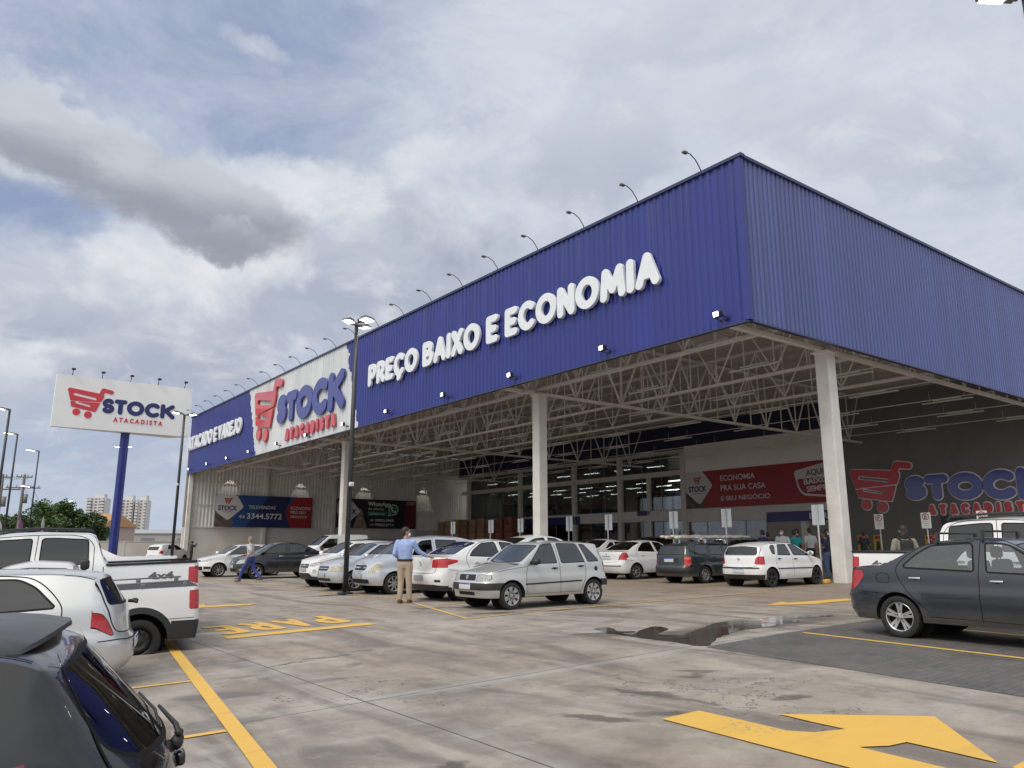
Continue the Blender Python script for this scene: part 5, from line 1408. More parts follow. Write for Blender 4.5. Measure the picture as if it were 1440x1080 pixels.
KA = dict(W=.845, axf=1.245, axr=-1.245, wr=.30, tw=.185, xfs=1.60, xrs=-1.72, tumble=.36, sill=.25, paint=P_WHITE, glass=GL_MID, rear_glass=GL_MID, sig=.05, step=.065, fq=2.6, rq=2.6, taperf=.06, taperr=.05,
    top=[(2.1, .72), (1.98, .80), (1.4, .98), (1.2, 1.02), (.45, 1.43), (.2, 1.49), (-.2, 1.505), (-.7, 1.46), (-1.1, 1.32), (-1.45, 1.13), (-1.62, 1.085), (-1.9, 1.075), (-2.02, 1.06), (-2.08, 1.0), (-2.3, .95)],
    belt=[(2, .80), (1.1, .92), (0, .99), (-1.2, 1.03), (-2.1, .99)], crown=[(2, .05), (.3, .055), (-.9, .055), (-1.5, .03), (-2.2, .03)],
    front=[(.2, 1.9), (.45, 2.0), (.6, 2.0), (.8, 1.92)], rear=[(.2, -1.93), (.30, -2.02), (.50, -2.10), (.62, -2.10), (.70, -2.03), (1.0, -2.04), (1.07, -2.02)],
    waist=[(.80, -.012, .03)],
    side=[win([(-1.10, 1.07), (-.95, 1.22), (-.62, 1.40), (-.18, 1.43), (-.12, 1.03)], .022, .07), win([(.0, 1.03), (-.06, 1.43), (.32, 1.40), (1.0, 1.03), (.98, 1.0)], .022, .06), dict(t='tail_light', p=[(-1.719, .84), (-1.44, .93), (-1.43, .985), (-1.719, 1.03)], rad=.03),
          dict(t='bumper', p=[(-1.719, .255), (-1.60, .255), (-1.62, .33), (-1.719, .36)], rad=.02)],
    topl=[screen(1.16, .46, .68, .57), screen(-1.50, -.75, .63, .56, t='rear_window')],
    capf=[dict(t='headlight', p=[(.42, .66), (.76, .72), (.74, .84), (.46, .76)], rad=.04), dict(t='grille', p=q4(-.40, .40, .36, .66), rad=.08)],
    capr=[dict(t='tail_light', p=[(.46, .80), (.83, .80), (.83, 1.045), (.50, 1.0)], rad=.05), dict(t='bumper', p=[(-.8, .255), (.8, .255), (.8, .36), (.55, .40), (-.55, .40), (-.8, .36)], rad=.03), dict(t='trim', p=q4(.60, .74, .46, .52), rad=.02)],
    gaps=[('side', [(-.06, .34), (-.06, 1.0), (-.09, 1.44)], .009), ('side', [(-.80, .42), (-1.02, .66), (-1.2, .95), (-1.18, 1.08), (-.98, 1.26), (-.65, 1.43), (-.1, 1.46)], .009), ('side', [(1.05, .34), (1.05, 1.0), (.4, 1.43), (-.1, 1.46)], .009), ('r', [(-.62, .96), (-.60, .70), (-.5, .66), (.5, .66), (.60, .70), (.62, .96)], .010), ('side', [(-1.719, .76), (-1.5, .74), (-1.38, .70)], .008)],
    mirror=(.98, 1.06), mirror_m=P_WHITE, handles=[(-.88, .92), (.22, .91)], handle_m=P_WHITE, plater=(.56, False), badger=(.90, .05), wheel=dict(steel=1), interior=True, seatx=.1)
def var(base, **kw): d = dict(base); d.update(kw); return d
FIESTA = var(KA, glass=GL_DARK, rear_glass=GL_DARK, interior=False, wheel=dict(n=6, w=.10, rr=.68),
    capr=[dict(t='tail_light', p=[(.56, .76), (.83, .74), (.80, 1.06), (.70, 1.03)], rad=.03), dict(t='trim', p=q4(-.7, .7, .50, .54), rad=.01)], platerr=None, plater=(.84, True), badger=(.97, .04),
    side=[d for d in KA['side'] if d['t'] == 'window'] + [dict(t='tail_light', p=[(-1.719, .80), (-1.60, .84), (-1.66, 1.01), (-1.719, 1.04)], rad=.03)])
COROLLA = var(KA, paint=P_BLACK, glass=GL_DARK, rear_glass=GL_DARK, front_glass=GL_TINT, interior=False, platef=(.50, False), badgef=(.66, .05), mirror_m=P_BLACK, handle_m=CHROME, wheel=dict(n=5, w=.12, rr=.68),
    capf=[dict(t='headlight', p=[(.40, .60), (.78, .64), (.80, .80), (.55, .78), (.42, .70)], rad=.04), dict(t='grille', p=[(-.36, .60), (.36, .60), (.40, .72), (-.40, .72)], rad=.03), dict(t='air_intake', p=q4(-.45, .45, .30, .42), rad=.05), dict(t='fog_light', p=q4(.58, .70, .34, .42), rad=.04)], slats=[(.63, .35, .012), (.68, .37, .012)])
GOL = dict(W=.825, axf=1.235, axr=-1.235, wr=.295, tw=.19, xfs=1.58, xrs=-1.52, tumble=.33, sill=.25, paint=P_WHITE, glass=GL_TINT, rear_glass=GL_DARK, sig=.045, step=.065, fq=2.6, rq=3.4, taperf=.07, taperr=.05,
    top=[(2.05, .68), (1.92, .76), (1.7, .84), (1.25, .945), (1.08, .98), (.36, 1.355), (.2, 1.395), (-.3, 1.42), (-1.0, 1.395), (-1.42, 1.33), (-1.56, 1.29), (-1.8, 1.2)],
    belt=[(2, .76), (1.1, .90), (0, .945), (-1.5, .985)], crown=[(2, .05), (.3, .055), (-1.5, .055)],
    front=[(.2, 1.82), (.28, 1.90), (.45, 1.96), (.6, 1.95), (.78, 1.88)], rear=[(.2, -1.72), (.30, -1.80), (.40, -1.86), (.60, -1.875), (.66, -1.84), (.95, -1.80), (1.28, -1.60), (1.36, -1.56)],
    waist=[(.66, -.008, .02)],
    side=[win([(.0, .965), (-.04, 1.335), (.28, 1.325), (.90, .98), (.88, .945)], .02, .05), win([(-.12, .965), (-.14, 1.335), (-.62, 1.325), (-.86, .985)], .02, .05), win([(-.96, 1.0), (-.78, 1.31), (-1.0, 1.30), (-1.10, 1.22), (-1.11, 1.02)], .02, .06)],
    topl=[screen(1.06, .37, .66, .56)],
    capf=[dict(t='headlight', p=[(.40, .62), (.74, .65), (.74, .79), (.45, .76)], rad=.04), dict(t='grille', p=q4(-.37, .37, .63, .74), rad=.03), dict(t='air_intake', p=q4(-.6, .6, .32, .42), rad=.04)],
    capr=[dict(t='rear_window', p=[(-.63, 1.0), (.63, 1.0), (.55, 1.28), (-.55, 1.28)], rad=.07, seal=.02), dict(t='tail_light', p=[(.55, .72), (.79, .70), (.765, .955), (.68, .97), (.60, .93)], rad=.05), dict(t='bumper', p=[(-.8, .255), (.8, .255), (.8, .40), (-.8, .40)], rad=.02)],
    gaps=[('side', [(-.08, .32), (-.08, .95), (-.1, 1.36)], .009), ('side', [(-.84, .45), (-.97, .70), (-.98, .9), (-.70, 1.34)], .009), ('side', [(1.0, .32), (1.0, .93), (.33, 1.355), (-.1, 1.37), (-.95, 1.34)], .009), ('r', [(-.66, 1.26), (-.67, .70), (-.55, .62), (.55, .62), (.67, .70), (.66, 1.26)], .010), ('r', [(-.62, .985), (.62, .985)], .008)],
    strips=[('side', [(.97, .555), (-.92, .575)], .036), ('r', [(-.70, .60), (.70, .60)], .04)], mirror=(.86, 1.0), mirror_m=P_WHITE, handles=[(.08, .86), (-.80, .88)], plater=(.52, True), badger=(.86, .05), wheel=dict(n=5, w=.14, rr=.66), rim=RIMD)
NEWGOL = var(GOL, rear_glass=GL_DARK, platef=(.50, False), badgef=(.70, .045), wheel=dict(n=9, w=.08, rr=.70), rim=RIMS, handle_m=P_WHITE, strips=[], turn=.3,
    capf=[dict(t='headlight', p=[(.36, .64), (.72, .66), (.78, .78), (.45, .735)], rad=.03), dict(t='grille', p=q4(-.34, .34, .655, .73), rad=.02), dict(t='air_intake', p=[(-.5, .30), (.5, .30), (.55, .46), (-.55, .46)], rad=.04), dict(t='bumper', p=[(.58, .34), (.76, .36), (.76, .45), (.60, .47)], rad=.03)], slats=[(.69, .33, .012)])
MOBI = var(GOL, W=.82, glass=GL_TINT, front_glass=GL_TINT, strips=[], handle_m=P_WHITE, badgef=(.70, .05), platef=(.56, False), wheel=dict(steel=1), rim=RIMD,
    top=[(1.95, .78), (1.85, .86), (1.6, .95), (1.3, 1.02), (1.12, 1.06), (.45, 1.44), (.25, 1.49), (-.3, 1.52), (-1.0, 1.50), (-1.42, 1.44), (-1.56, 1.38), (-1.8, 1.3)], belt=[(2, .84), (1.1, .96), (0, 1.0), (-1.5, 1.08)],
    front=[(.2, 1.74), (.28, 1.82), (.45, 1.90), (.65, 1.88), (.88, 1.80)],
    side=[win([(.0, 1.02), (-.04, 1.42), (.34, 1.40), (.96, 1.05), (.94, 1.01)], .02, .05), win([(-.12, 1.02), (-.14, 1.42), (-.7, 1.40), (-.98, 1.08)], .02, .05)],
    capf=[dict(t='headlight', p=[(.34, .68), (.62, .66), (.77, .74), (.78, .84), (.60, .80), (.38, .75)], rad=.03), dict(t='grille', p=q4(-.33, .33, .62, .75), rad=.04), dict(t='bumper', p=[(-.78, .255), (.78, .255), (.78, .34), (.5, .36), (.42, .46), (-.42, .46), (-.5, .36), (-.78, .34)], rad=.03), dict(t='fog_light', p=q4(.56, .70, .46, .58), rad=.05)], mirror=(.92, 1.06), slats=[(.685, .28, .02)])
CORSA = var(GOL, W=.81, paint=P_SILVER2, glass=GL_TINT, front_glass=GL_MID, strips=[], handle_m=P_SILVER2, mirror_m=P_SILVER2, head=HEADY, platef=(.47, False), badgef=None, wheel=dict(n=8, w=.10, rr=.70), rim=RIMS,
    top=[(2.0, .70), (1.9, .78), (1.6, .91), (1.3, .98), (1.12, 1.01), (.45, 1.40), (.22, 1.44), (-.3, 1.465), (-1.0, 1.44), (-1.42, 1.37), (-1.56, 1.32), (-1.8, 1.2)], belt=[(2, .78), (1.1, .92), (0, .96), (-1.5, 1.0)],
    side=[win([(.0, .98), (-.04, 1.37), (.32, 1.36), (.94, 1.0), (.92, .965)], .02, .05), win([(-.12, .98), (-.14, 1.37), (-.7, 1.35), (-.98, 1.02)], .02, .05)],
    capf=[dict(t='headlight', p=[(.40, .56), (.70, .56), (.77, .62), (.76, .75), (.46, .73)], rad=.05), dict(t='grille', p=[(-.33, .60), (.33, .60), (.37, .73), (-.37, .73)], rad=.05), dict(t='air_intake', p=q4(-.46, .46, .30, .38), rad=.04)], slats=[(.665, .34, .022)], mirror=(.92, 1.0))
MERIVA = var(CORSA, W=.845, axf=1.315, axr=-1.315, sig=.06, xfs=1.66, xrs=-1.62, glass=GL_MID, front_glass=GL_MID, interior=True, seatx=.05, handles=[(.1, .92), (-.95, .95)],
    top=[(2.1, .76), (2.0, .84), (1.75, .97), (1.5, 1.05), (1.38, 1.09), (.62, 1.51), (.35, 1.58), (-.3, 1.63), (-1.0, 1.61), (-1.5, 1.52), (-1.66, 1.46), (-1.9, 1.4)], belt=[(2.1, .84), (1.2, .98), (0, 1.03), (-1.6, 1.10)],
    front=[(.2, 1.90), (.28, 1.98), (.45, 2.05), (.62, 2.03), (.85, 1.94)], rear=[(.2, -1.80), (.30, -1.92), (.60, -1.97), (.95, -1.92), (1.4, -1.72), (1.5, -1.68)],
    side=[win([(.85, 1.07), (.60, 1.36), (1.08, 1.10), (1.14, 1.07)], .018, .03), win([(.05, 1.06), (.0, 1.51), (.36, 1.47), (.55, 1.34), (.76, 1.06)], .022, .05, t='open_window'), win([(-.08, 1.06), (-.12, 1.51), (-.85, 1.49), (-.98, 1.09)], .02, .05), win([(-1.08, 1.11), (-.96, 1.47), (-1.30, 1.42), (-1.50, 1.15)], .02, .06)],
    topl=[screen(1.36, .62, .68, .58)], capr=[dict(t='rear_window', p=[(-.63, 1.1), (.63, 1.1), (.55, 1.42), (-.55, 1.42)], rad=.07, seal=.02), dict(t='tail_light', p=q4(.60, .80, .80, 1.10), rad=.05)],
    capf=[dict(t='headlight', p=[(.43, .60), (.66, .58), (.78, .68), (.76, .84), (.66, .84)], rad=.05), dict(t='grille', p=[(-.33, .66), (.33, .66), (.36, .80), (-.36, .80)], rad=.05), dict(t='air_intake', p=q4(-.5, .5, .30, .42), rad=.04)], slats=[(.73, .34, .03)], platef=(.50, False), mirror=(.94, 1.08),
    gaps=[('side', [(-.02, .32), (-.02, 1.03), (-.05, 1.54)], .009), ('side', [(-.92, .45), (-1.05, .70), (-1.04, 1.09), (-.90, 1.52)], .009), ('side', [(1.0, .32), (1.05, .95), (.80, 1.08)], .009)])
PARATI = var(GOL, paint=P_GREEN, glass=GL_TINT, rear_glass=GL_DARK, mirror_m=BLKP, xrs=-1.90, rim=RIMS, wheel=dict(n=9, w=.09, rr=.64), tail=TAIL, badger=None,
    top=[(2.05, .68), (1.92, .76), (1.7, .84), (1.25, .945), (1.08, .98), (.40, 1.355), (.25, 1.39), (-.3, 1.42), (-1.2, 1.42), (-1.80, 1.37), (-1.95, 1.33), (-2.2, 1.2)],
    rear=[(.2, -2.10), (.36, -2.20), (.40, -2.26), (.55, -2.26), (.58, -2.20), (.95, -2.16), (1.32, -1.98), (1.40, -1.95)],
    side=[win([(.0, .965), (-.04, 1.335), (.28, 1.325), (.90, .98), (.88, .945)], .02, .04), win([(-.12, .965), (-.14, 1.335), (-.78, 1.34), (-.88, .975)], .02, .04), win([(-.98, .98), (-.90, 1.335), (-1.52, 1.32), (-1.74, 1.0)], .02, .06),
          dict(t='bumper', p=[(-1.899, .38), (-1.6, .38), (-1.62, .55), (-1.899, .55)], rad=.02)],
    capr=[dict(t='rear_window', p=[(-.62, .98), (.62, .98), (.56, 1.30), (-.56, 1.30)], rad=.06, seal=.02), dict(t='tail_light', p=q4(.62, .775, .62, .93), rad=.02), dict(t='indicator', p=q4(.63, .765, .83, .90), rad=.01), dict(t='bumper', p=[(-.8, .36), (.8, .36), (.8, .56), (-.8, .56)], rad=.02)],
    gaps=[('side', [(-.08, .32), (-.08, .95), (-.1, 1.36)], .009), ('side', [(-.84, .45), (-.94, .70), (-.94, .9), (-.84, 1.36)], .009), ('side', [(1.0, .32), (1.0, .93), (.33, 1.355)], .009), ('r', [(-.60, .95), (-.60, .60), (.60, .60), (.60, .95)], .010)], plater=(.80, True), strips=[('side', [(.97, .50), (-.92, .52)], .036)], handles=[(.08, .86), (-.72, .88)])
CELTA = var(GOL, W=.80, axf=1.22, axr=-1.22, wr=.285, paint=P_SILVER, glass=GL_TINT, rear_glass=GL_TINT, step=.05, xrs=-1.38, tumble=.36, fq=2.6, rq=2.7, taperr=.07, sig=.04, strips=[], handle_m=P_SILVER, mirror_m=P_SILVER, rim=RIMS, tail=TAIL, badger=None,
    top=[(2.0, .70), (1.85, .78), (1.5, .90), (1.2, .96), (1.05, .99), (.35, 1.36), (.18, 1.40), (-.3, 1.43), (-.95, 1.405), (-1.32, 1.355), (-1.42, 1.335), (-1.48, 1.29), (-1.75, 1.15)],
    belt=[(2, .78), (1.1, .90), (0, .935), (-1.4, .985)], rear=[(.2, -1.66), (.27, -1.75), (.36, -1.80), (.56, -1.80), (.62, -1.74), (.78, -1.715), (.92, -1.70), (.97, -1.665), (1.30, -1.455), (1.36, -1.43)],
    side=[win([(.0, .955), (-.04, 1.335), (.28, 1.325), (.88, .975), (.86, .94)], .02, .05), win([(-.12, .96), (-.14, 1.345), (-.62, 1.33), (-.80, 1.24), (-1.02, 1.02), (-1.0, .985)], .022, .07)],
    topl=[screen(1.03, .36, .64, .54)],
    capr=[dict(t='rear_window', p=[(-.62, .985), (0, .965), (.62, .985), (.585, 1.10), (.53, 1.285), (-.53, 1.285), (-.585, 1.10)], rad=.06, seal=.028), dict(t='tail_light', p=[(.615, .66), (.665, .64), (.725, .72), (.762, .86), (.755, .945), (.70, .91), (.655, .80)], rad=.03, seal=.006)],
    gaps=[('side', [(-.08, .32), (-.08, .95), (-.1, 1.36)], .009), ('side', [(-.84, .45), (-1.03, .70), (-1.10, .93), (-1.06, 1.06), (-.84, 1.29), (-.62, 1.365), (.2, 1.37)], .012), ('side', [(1.0, .32), (1.0, .92), (.33, 1.355)], .009),
          ('r', [(-.565, 1.31), (-.615, 1.10), (-.655, .97), (-.62, .72), (-.50, .655), (.50, .655), (.62, .72), (.655, .97), (.615, 1.10), (.565, 1.31)], .011), ('side', [(-1.379, .60), (-1.30, .60), (-1.22, .615)], .010), ('r', [(-.755, .60), (-.60, .60), (-.40, .575), (.40, .575), (.60, .60), (.755, .60)], .011), ('side', [(-1.06, 1.345), (-1.20, 1.33), (-1.375, 1.28)], .008), ('top', [(-1.40, -.50), (-.9, -.52), (.2, -.52)], .010), ('top', [(-1.40, .50), (-.9, .52), (.2, .52)], .010)])
HATCH = var(CELTA, W=.83, paint=P_HATCH, glass=GL_DARK, rear_glass=GL_TINT, step=.045, tail=TAILD, handle_m=P_HATCH, mirror_m=P_HATCH, rq=2.5, taperr=.08, platef=None,
    top=[(2.05, .72), (1.85, .80), (1.5, .92), (1.2, .98), (1.05, 1.01), (.35, 1.38), (.18, 1.42), (-.3, 1.445), (-.85, 1.42), (-1.22, 1.36), (-1.34, 1.33), (-1.42, 1.28), (-1.8, 1.1)],
    xrs=-1.36, rear=[(.2, -1.72), (.28, -1.82), (.40, -1.88), (.60, -1.88), (.66, -1.83), (.80, -1.815), (.88, -1.79), (.96, -1.715), (1.24, -1.455), (1.32, -1.40)],
    side=[win([(.0, .965), (-.04, 1.345), (.28, 1.335), (.88, .985), (.86, .95)], .02, .05), win([(-.12, .97), (-.14, 1.355), (-.58, 1.34), (-.78, 1.25), (-.98, 1.04), (-.96, .995)], .022, .07), dict(t='tail_light', p=[(-1.359, .74), (-1.28, .80), (-1.26, .93), (-1.30, 1.0), (-1.359, 1.02)], rad=.04)],
    capr=[dict(t='rear_window', p=[(-.60, .99), (-.5, .925), (0, .90), (.5, .925), (.60, .99), (.575, 1.10), (.51, 1.26), (-.51, 1.26), (-.575, 1.10)], rad=.08, seal=.018), dict(t='tail_light', p=[(.66, .72), (.79, .72), (.775, .93), (.72, 1.0)], rad=.04)],
    gaps=[('side', [(-.08, .32), (-.08, .95), (-.1, 1.36)], .009), ('side', [(-.84, .45), (-1.03, .70), (-1.08, .95), (-1.02, 1.08), (-.80, 1.30), (-.6, 1.375), (.2, 1.38)], .012), ('side', [(1.0, .32), (1.0, .92), (.33, 1.355)], .009),
          ('ru', [(.81, 1.29), (.83, 1.1), (.85, .95), (.82, .74), (.7, .68), (0, .67), (-.7, .68), (-.82, .74), (-.85, .95), (-.83, 1.1), (-.81, 1.29)], .008), ('top', [(-1.34, -.54), (-.9, -.55), (.2, -.54)], .009), ('top', [(-1.34, .54), (-.9, .55), (.2, .54)], .009)])
def pickup(W, axf, axr, wr, roofz, railz, cabr, tail, nose, paintm, **kw):
    """cab and load bed; cabr = back of the cab"""
    d = dict(W=W, axf=axf, axr=axr, wr=wr, tw=.22, xfs=nose - .42, xrs=tail + .10, tumble=.26, sill=.36, paint=paintm, glass=GL_DARK, rear_glass=GL_DARK, front_glass=GL_TINT, sig=.03, step=.07, fq=3, rq=9, taperf=.06, taperr=.0, gap=.085, low=.03,
        top=[(nose + .1, railz - .20), (nose - .05, railz - .10), (axf + .1, railz + .02), (axf - .25, railz + .06), (axf - 1.0, roofz - .06), (axf - 1.25, roofz - .01), ((axf + cabr) / 2 - .4, roofz), (cabr + .12, roofz - .04), (cabr + .03, roofz - .09), (cabr - .10, railz + .06), (cabr - .14, railz), (tail, railz), (tail - .3, railz)],
        belt=[(nose, railz - .14), (axf - .3, railz - .01), (tail, railz + .02)], crown=[(nose, .05), (cabr + .1, .06), (cabr - .15, .012), (tail, .012)],
        front=[(.3, nose - .08), (.5, nose), (.75, nose), (railz, nose - .1)], rear=[(.3, tail + .04), (.50, tail - .0), (railz, tail + .02)])
    d.update(kw); return d
RANGER = pickup(.925, 1.61, -1.61, .38, 1.79, 1.18, -.98, -2.62, 2.50, P_WHITE, sill=.42,
    side=[win([(-.86, 1.22), (-.84, 1.64), (-.34, 1.68), (-.14, 1.68), (-.12, 1.205)], .02, .06), win([(.0, 1.205), (-.02, 1.68), (.55, 1.66), (1.2, 1.24), (1.18, 1.20)], .02, .06), dict(t='tail_light', p=[(-2.519, .84), (-2.42, .84), (-2.42, 1.11), (-2.519, 1.11)], rad=.03)],
    topl=[screen(1.32, .58, .74, .62), dict(t='bed_cover', p=[(-2.56, -.86), (-1.16, -.86), (-1.16, .86), (-2.56, .86)], rad=.05), screen(-1.09, -.985, .66, .60, .0, 'rear_window')],
    capf=[dict(t='headlight', p=q4(.55, .84, .86, 1.02), rad=.04), dict(t='grille', p=q4(-.5, .5, .62, 1.0), rad=.06)],
    capr=[dict(t='tail_light', p=q4(.76, .90, .82, 1.12), rad=.02), dict(t='bumper', p=[(-.9, .43), (.9, .43), (.9, .62), (-.9, .62)], rad=.03)],
    gaps=[('side', [(-.06, .5), (-.06, 1.2), (-.09, 1.72)], .010), ('side', [(-.9, .6), (-.93, 1.2), (-.92, 1.7), (-.1, 1.735), (.5, 1.70)], .010), ('side', [(-1.08, .45), (-1.08, 1.17)], .012), ('side', [(1.25, .5), (1.3, 1.15)], .010)], mirror=(1.15, 1.25), mirror_m=P_WHITE, handles=[(-.65, 1.05), (.25, 1.05)], handle_m=CHROME, wheel=dict(n=6, w=.13, rr=.62), platerr=None)
SAVEIRO = pickup(.84, 1.37, -1.37, .31, 1.52, 1.06, -.55, -2.22, 2.15, P_WHITE, sill=.30, rq=6, tumble=.28,
    side=[win([(-.44, 1.07), (-.42, 1.40), (.05, 1.43), (.5, 1.40), (1.02, 1.08), (1.0, 1.04)], .02, .05), dict(t='tail_light', p=[(-2.119, .72), (-2.045, .72), (-2.04, 1.0), (-2.119, 1.0)], rad=.03), dict(t='bumper', p=[(-2.119, .301), (-1.81, .301), (-1.80, .57), (-2.119, .565)], rad=.01), dict(t='trim', p=[(-1.37 + .485 * math.cos(R_(a)), .31 + .485 * math.sin(R_(a))) for a in range(0, 181, 10)] + [(-1.85, .301), (-.89, .301)], rad=.001)],
    topl=[screen(1.12, .42, .68, .58), dict(t='bed_cover', p=[(-2.17, -.76), (-.74, -.76), (-.74, .76), (-2.17, .76)], rad=.05)],
    capf=[dict(t='headlight', p=q4(.42, .74, .70, .86), rad=.04), dict(t='grille', p=q4(-.4, .4, .6, .84), rad=.06)],
    capr=[dict(t='tail_light', p=q4(.70, .83, .72, 1.0), rad=.02), dict(t='bumper', p=[(-.83, .31), (.83, .31), (.83, .565), (-.83, .565)], rad=.02)],
    gaps=[('side', [(-.52, .4), (-.5, 1.05), (-.48, 1.44)], .010), ('side', [(-.62, .40), (-.62, 1.03)], .010), ('side', [(-2.119, .60), (-1.70, .60)], .008)], mirror=(1.0, 1.08), handles=[(-.25, .93)], wheel=dict(steel=1), rim=RIMD)
MONTANA = var(SAVEIRO, sig=.05,
    top=[(2.25, .86), (2.10, .96), (1.47, 1.08), (1.12, 1.12), (.37, 1.50), (.12, 1.55), (-.2, 1.56), (-.35, 1.54), (-.95, 1.18), (-1.08, 1.13), (-2.22, 1.10), (-2.5, 1.10)], belt=[(2.15, .94), (1, 1.06), (-2.2, 1.10)], crown=[(2.2, .05), (-.3, .06), (-1.1, .015), (-2.2, .015)],
    side=[win([(.0, 1.10), (.0, 1.44), (.45, 1.42), (1.02, 1.13), (1.0, 1.09)], .02, .05), win([(-.10, 1.10), (-.10, 1.43), (-.28, 1.42), (-.62, 1.18), (-.60, 1.11)], .02, .08), dict(t='tail_light', p=[(-2.119, .76), (-2.03, .76), (-2.03, 1.02), (-2.119, 1.02)], rad=.03)],
    topl=[screen(1.12, .42, .68, .58), screen(-.95, -.36, .62, .56, .02, 'rear_window')], capr=[dict(t='tail_light', p=q4(.70, .83, .76, 1.02), rad=.02)], gaps=[])
SUV = var(KA, W=.88, axf=1.33, axr=-1.33, wr=.34, glass=GL_DARK, rear_glass=GL_DARK, interior=False, sig=.06, xrs=-1.75, xfs=1.7, handle_m=P_WHITE,
    top=[(2.2, .9), (2.05, 1.0), (1.5, 1.12), (1.3, 1.16), (.55, 1.58), (.2, 1.66), (-.3, 1.68), (-.9, 1.60), (-1.35, 1.42), (-1.75, 1.22), (-1.95, 1.17), (-2.2, 1.1)], belt=[(2, .95), (1.1, 1.08), (0, 1.15), (-1.2, 1.20), (-2.1, 1.14)],
    side=[win([(-1.2, 1.24), (-.95, 1.42), (-.62, 1.55), (-.18, 1.59), (-.12, 1.19)], .022, .07), win([(.0, 1.19), (-.06, 1.59), (.32, 1.56), (1.05, 1.19), (1.0, 1.15)], .022, .06)],
    topl=[screen(1.26, .56, .7, .58), screen(-1.65, -.9, .66, .58, t='rear_window')], capr=[dict(t='tail_light', p=[(.5, .9), (.85, .9), (.85, 1.08), (.55, 1.05)], rad=.05)], handles=[(-.88, 1.05), (.22, 1.05)], mirror=(1.0, 1.22), plater=(.7, False), gaps=[], capf=[dict(t='headlight', p=[(.45, .8), (.8, .85), (.78, .98), (.5, .92)], rad=.04), dict(t='grille', p=q4(-.4, .4, .6, .9), rad=.06)], rear=[(.2, -1.93), (.30, -2.02), (.50, -2.14), (.7, -2.12), (1.0, -2.10), (1.2, -2.06)])
WAGON = var(GOL, W=.86, wr=.32, paint=P_BLACK, glass=GL_DARK, rear_glass=GL_DARK, strips=[], gaps=[], rim=RIMS, sig=.05, mirror_m=P_BLACK, handle_m=P_BLACK, mirror=(.92, 1.15), handles=[(.08, 1.02), (-.8, 1.04)], plater=(.62, False),
    top=[(2.05, .85), (1.92, .94), (1.6, 1.05), (1.25, 1.10), (1.1, 1.13), (.4, 1.54), (.2, 1.60), (-.3, 1.64), (-1.0, 1.63), (-1.42, 1.58), (-1.6, 1.52), (-1.8, 1.45)], belt=[(2, .92), (1.1, 1.05), (0, 1.10), (-1.5, 1.16)],
    side=[win([(.0, 1.13), (-.04, 1.55), (.30, 1.53), (.95, 1.15), (.92, 1.12)], .02, .05), win([(-.12, 1.13), (-.14, 1.55), (-.7, 1.54), (-.92, 1.16)], .02, .05), win([(-1.0, 1.17), (-.84, 1.53), (-1.12, 1.50), (-1.36, 1.20)], .02, .05)],
    capr=[dict(t='rear_window', p=[(-.65, 1.18), (.65, 1.18), (.56, 1.48), (-.56, 1.48)], rad=.07, seal=.02), dict(t='tail_light', p=q4(.64, .80, .84, 1.14), rad=.04)], capf=[dict(t='headlight', p=[(.45, .74), (.8, .78), (.78, .9), (.5, .86)], rad=.04), dict(t='grille', p=q4(-.4, .4, .6, .84), rad=.06)])
VAN = var(WAGON, W=.85, paint=P_WHITE, glass=GL_DARK, mirror_m=BLKP, xrs=-1.78, tumble=.12,
    top=[(2.05, .9), (1.92, 1.0), (1.5, 1.12), (1.25, 1.2), (.5, 1.80), (.3, 1.88), (-.3, 1.92), (-1.5, 1.92), (-1.85, 1.90), (-2.1, 1.88)], rear=[(.2, -1.95), (.5, -2.0), (1.0, -1.98), (1.85, -1.88), (1.95, -1.86)],
    side=[win([(.0, 1.2), (-.04, 1.70), (.45, 1.68), (1.0, 1.24), (.95, 1.18)], .02, .05)], capr=[dict(t='tail_light', p=q4(.68, .82, .9, 1.3), rad=.03)])

# ------------------------------------------------------------------ the cars on the lot
def car(kind, sp, label, r, l, heading, dz=0.0, sx=1, sz=1, **kw):
    root, c = make_car(kind, sp, label, **kw); place(root, r, l, heading, dz, sx, sz); return root, c
def decal(root, c, patch, body, x, z, w, h, m, side=1):
    """lettering on the flank"""
    me = text_fit(body, w, h, m, .03, .003)
    for v in me.vertices:
        px = x + (v.co.x if side < 0 else -v.co.x); pz = z + v.co.y; y = float(c.Y(px, pz)) + .003 + v.co.z * .5
        v.co = (px, side * y, pz)
    link('lettering', me, root)
uno, c = car('hatchback_car', UNO, 'boxy silver grey hatchback with black bumper band, parked nose out at the front corner bay', -8.13, .57, 180)
q = MB(); q.lathe([(0, .012), (.05, .012), (.055, 0)], 16, 0, Matrix.Translation((-1.28, float(c.Y(-1.28, .80)) - .004, .80))); q.build('fuel_cap', BLKP, uno)
siena, c = car('saloon_car', SIENA, 'dark grey saloon with roof bars and chrome handles, cut off by the right edge', -7.15, -8.98, -92)
roof_rack(siena, c, (-.02, -.62))
q = MB(); q.tube([(-2.0, .45, .22), (-2.22, .45, .20)], .03, 8); q.build('exhaust', EXH, siena)
ka, c = car('saloon_car', KA, 'white saloon with wraparound red tail lamps that the man in the blue shirt touches', -7.42, 3.42, 0)
mer, c = car('people_carrier', MERIVA, 'silver people carrier with open driver window and the driver looking out', -7.5, 6.75, 180)
cor, c = car('hatchback_car', CORSA, 'pale silver hatchback with aged headlamps directly behind the lamp post', -7.72, 8.95, 180)
mob, c = car('hatchback_car', MOBI, 'white hatchback with tall nose and fog lamps left of the lamp post', -7.4, 11.35, 180)
blk, c = car('saloon_car', COROLLA, 'black saloon behind the walking man', -7.15, 19.35, 180)
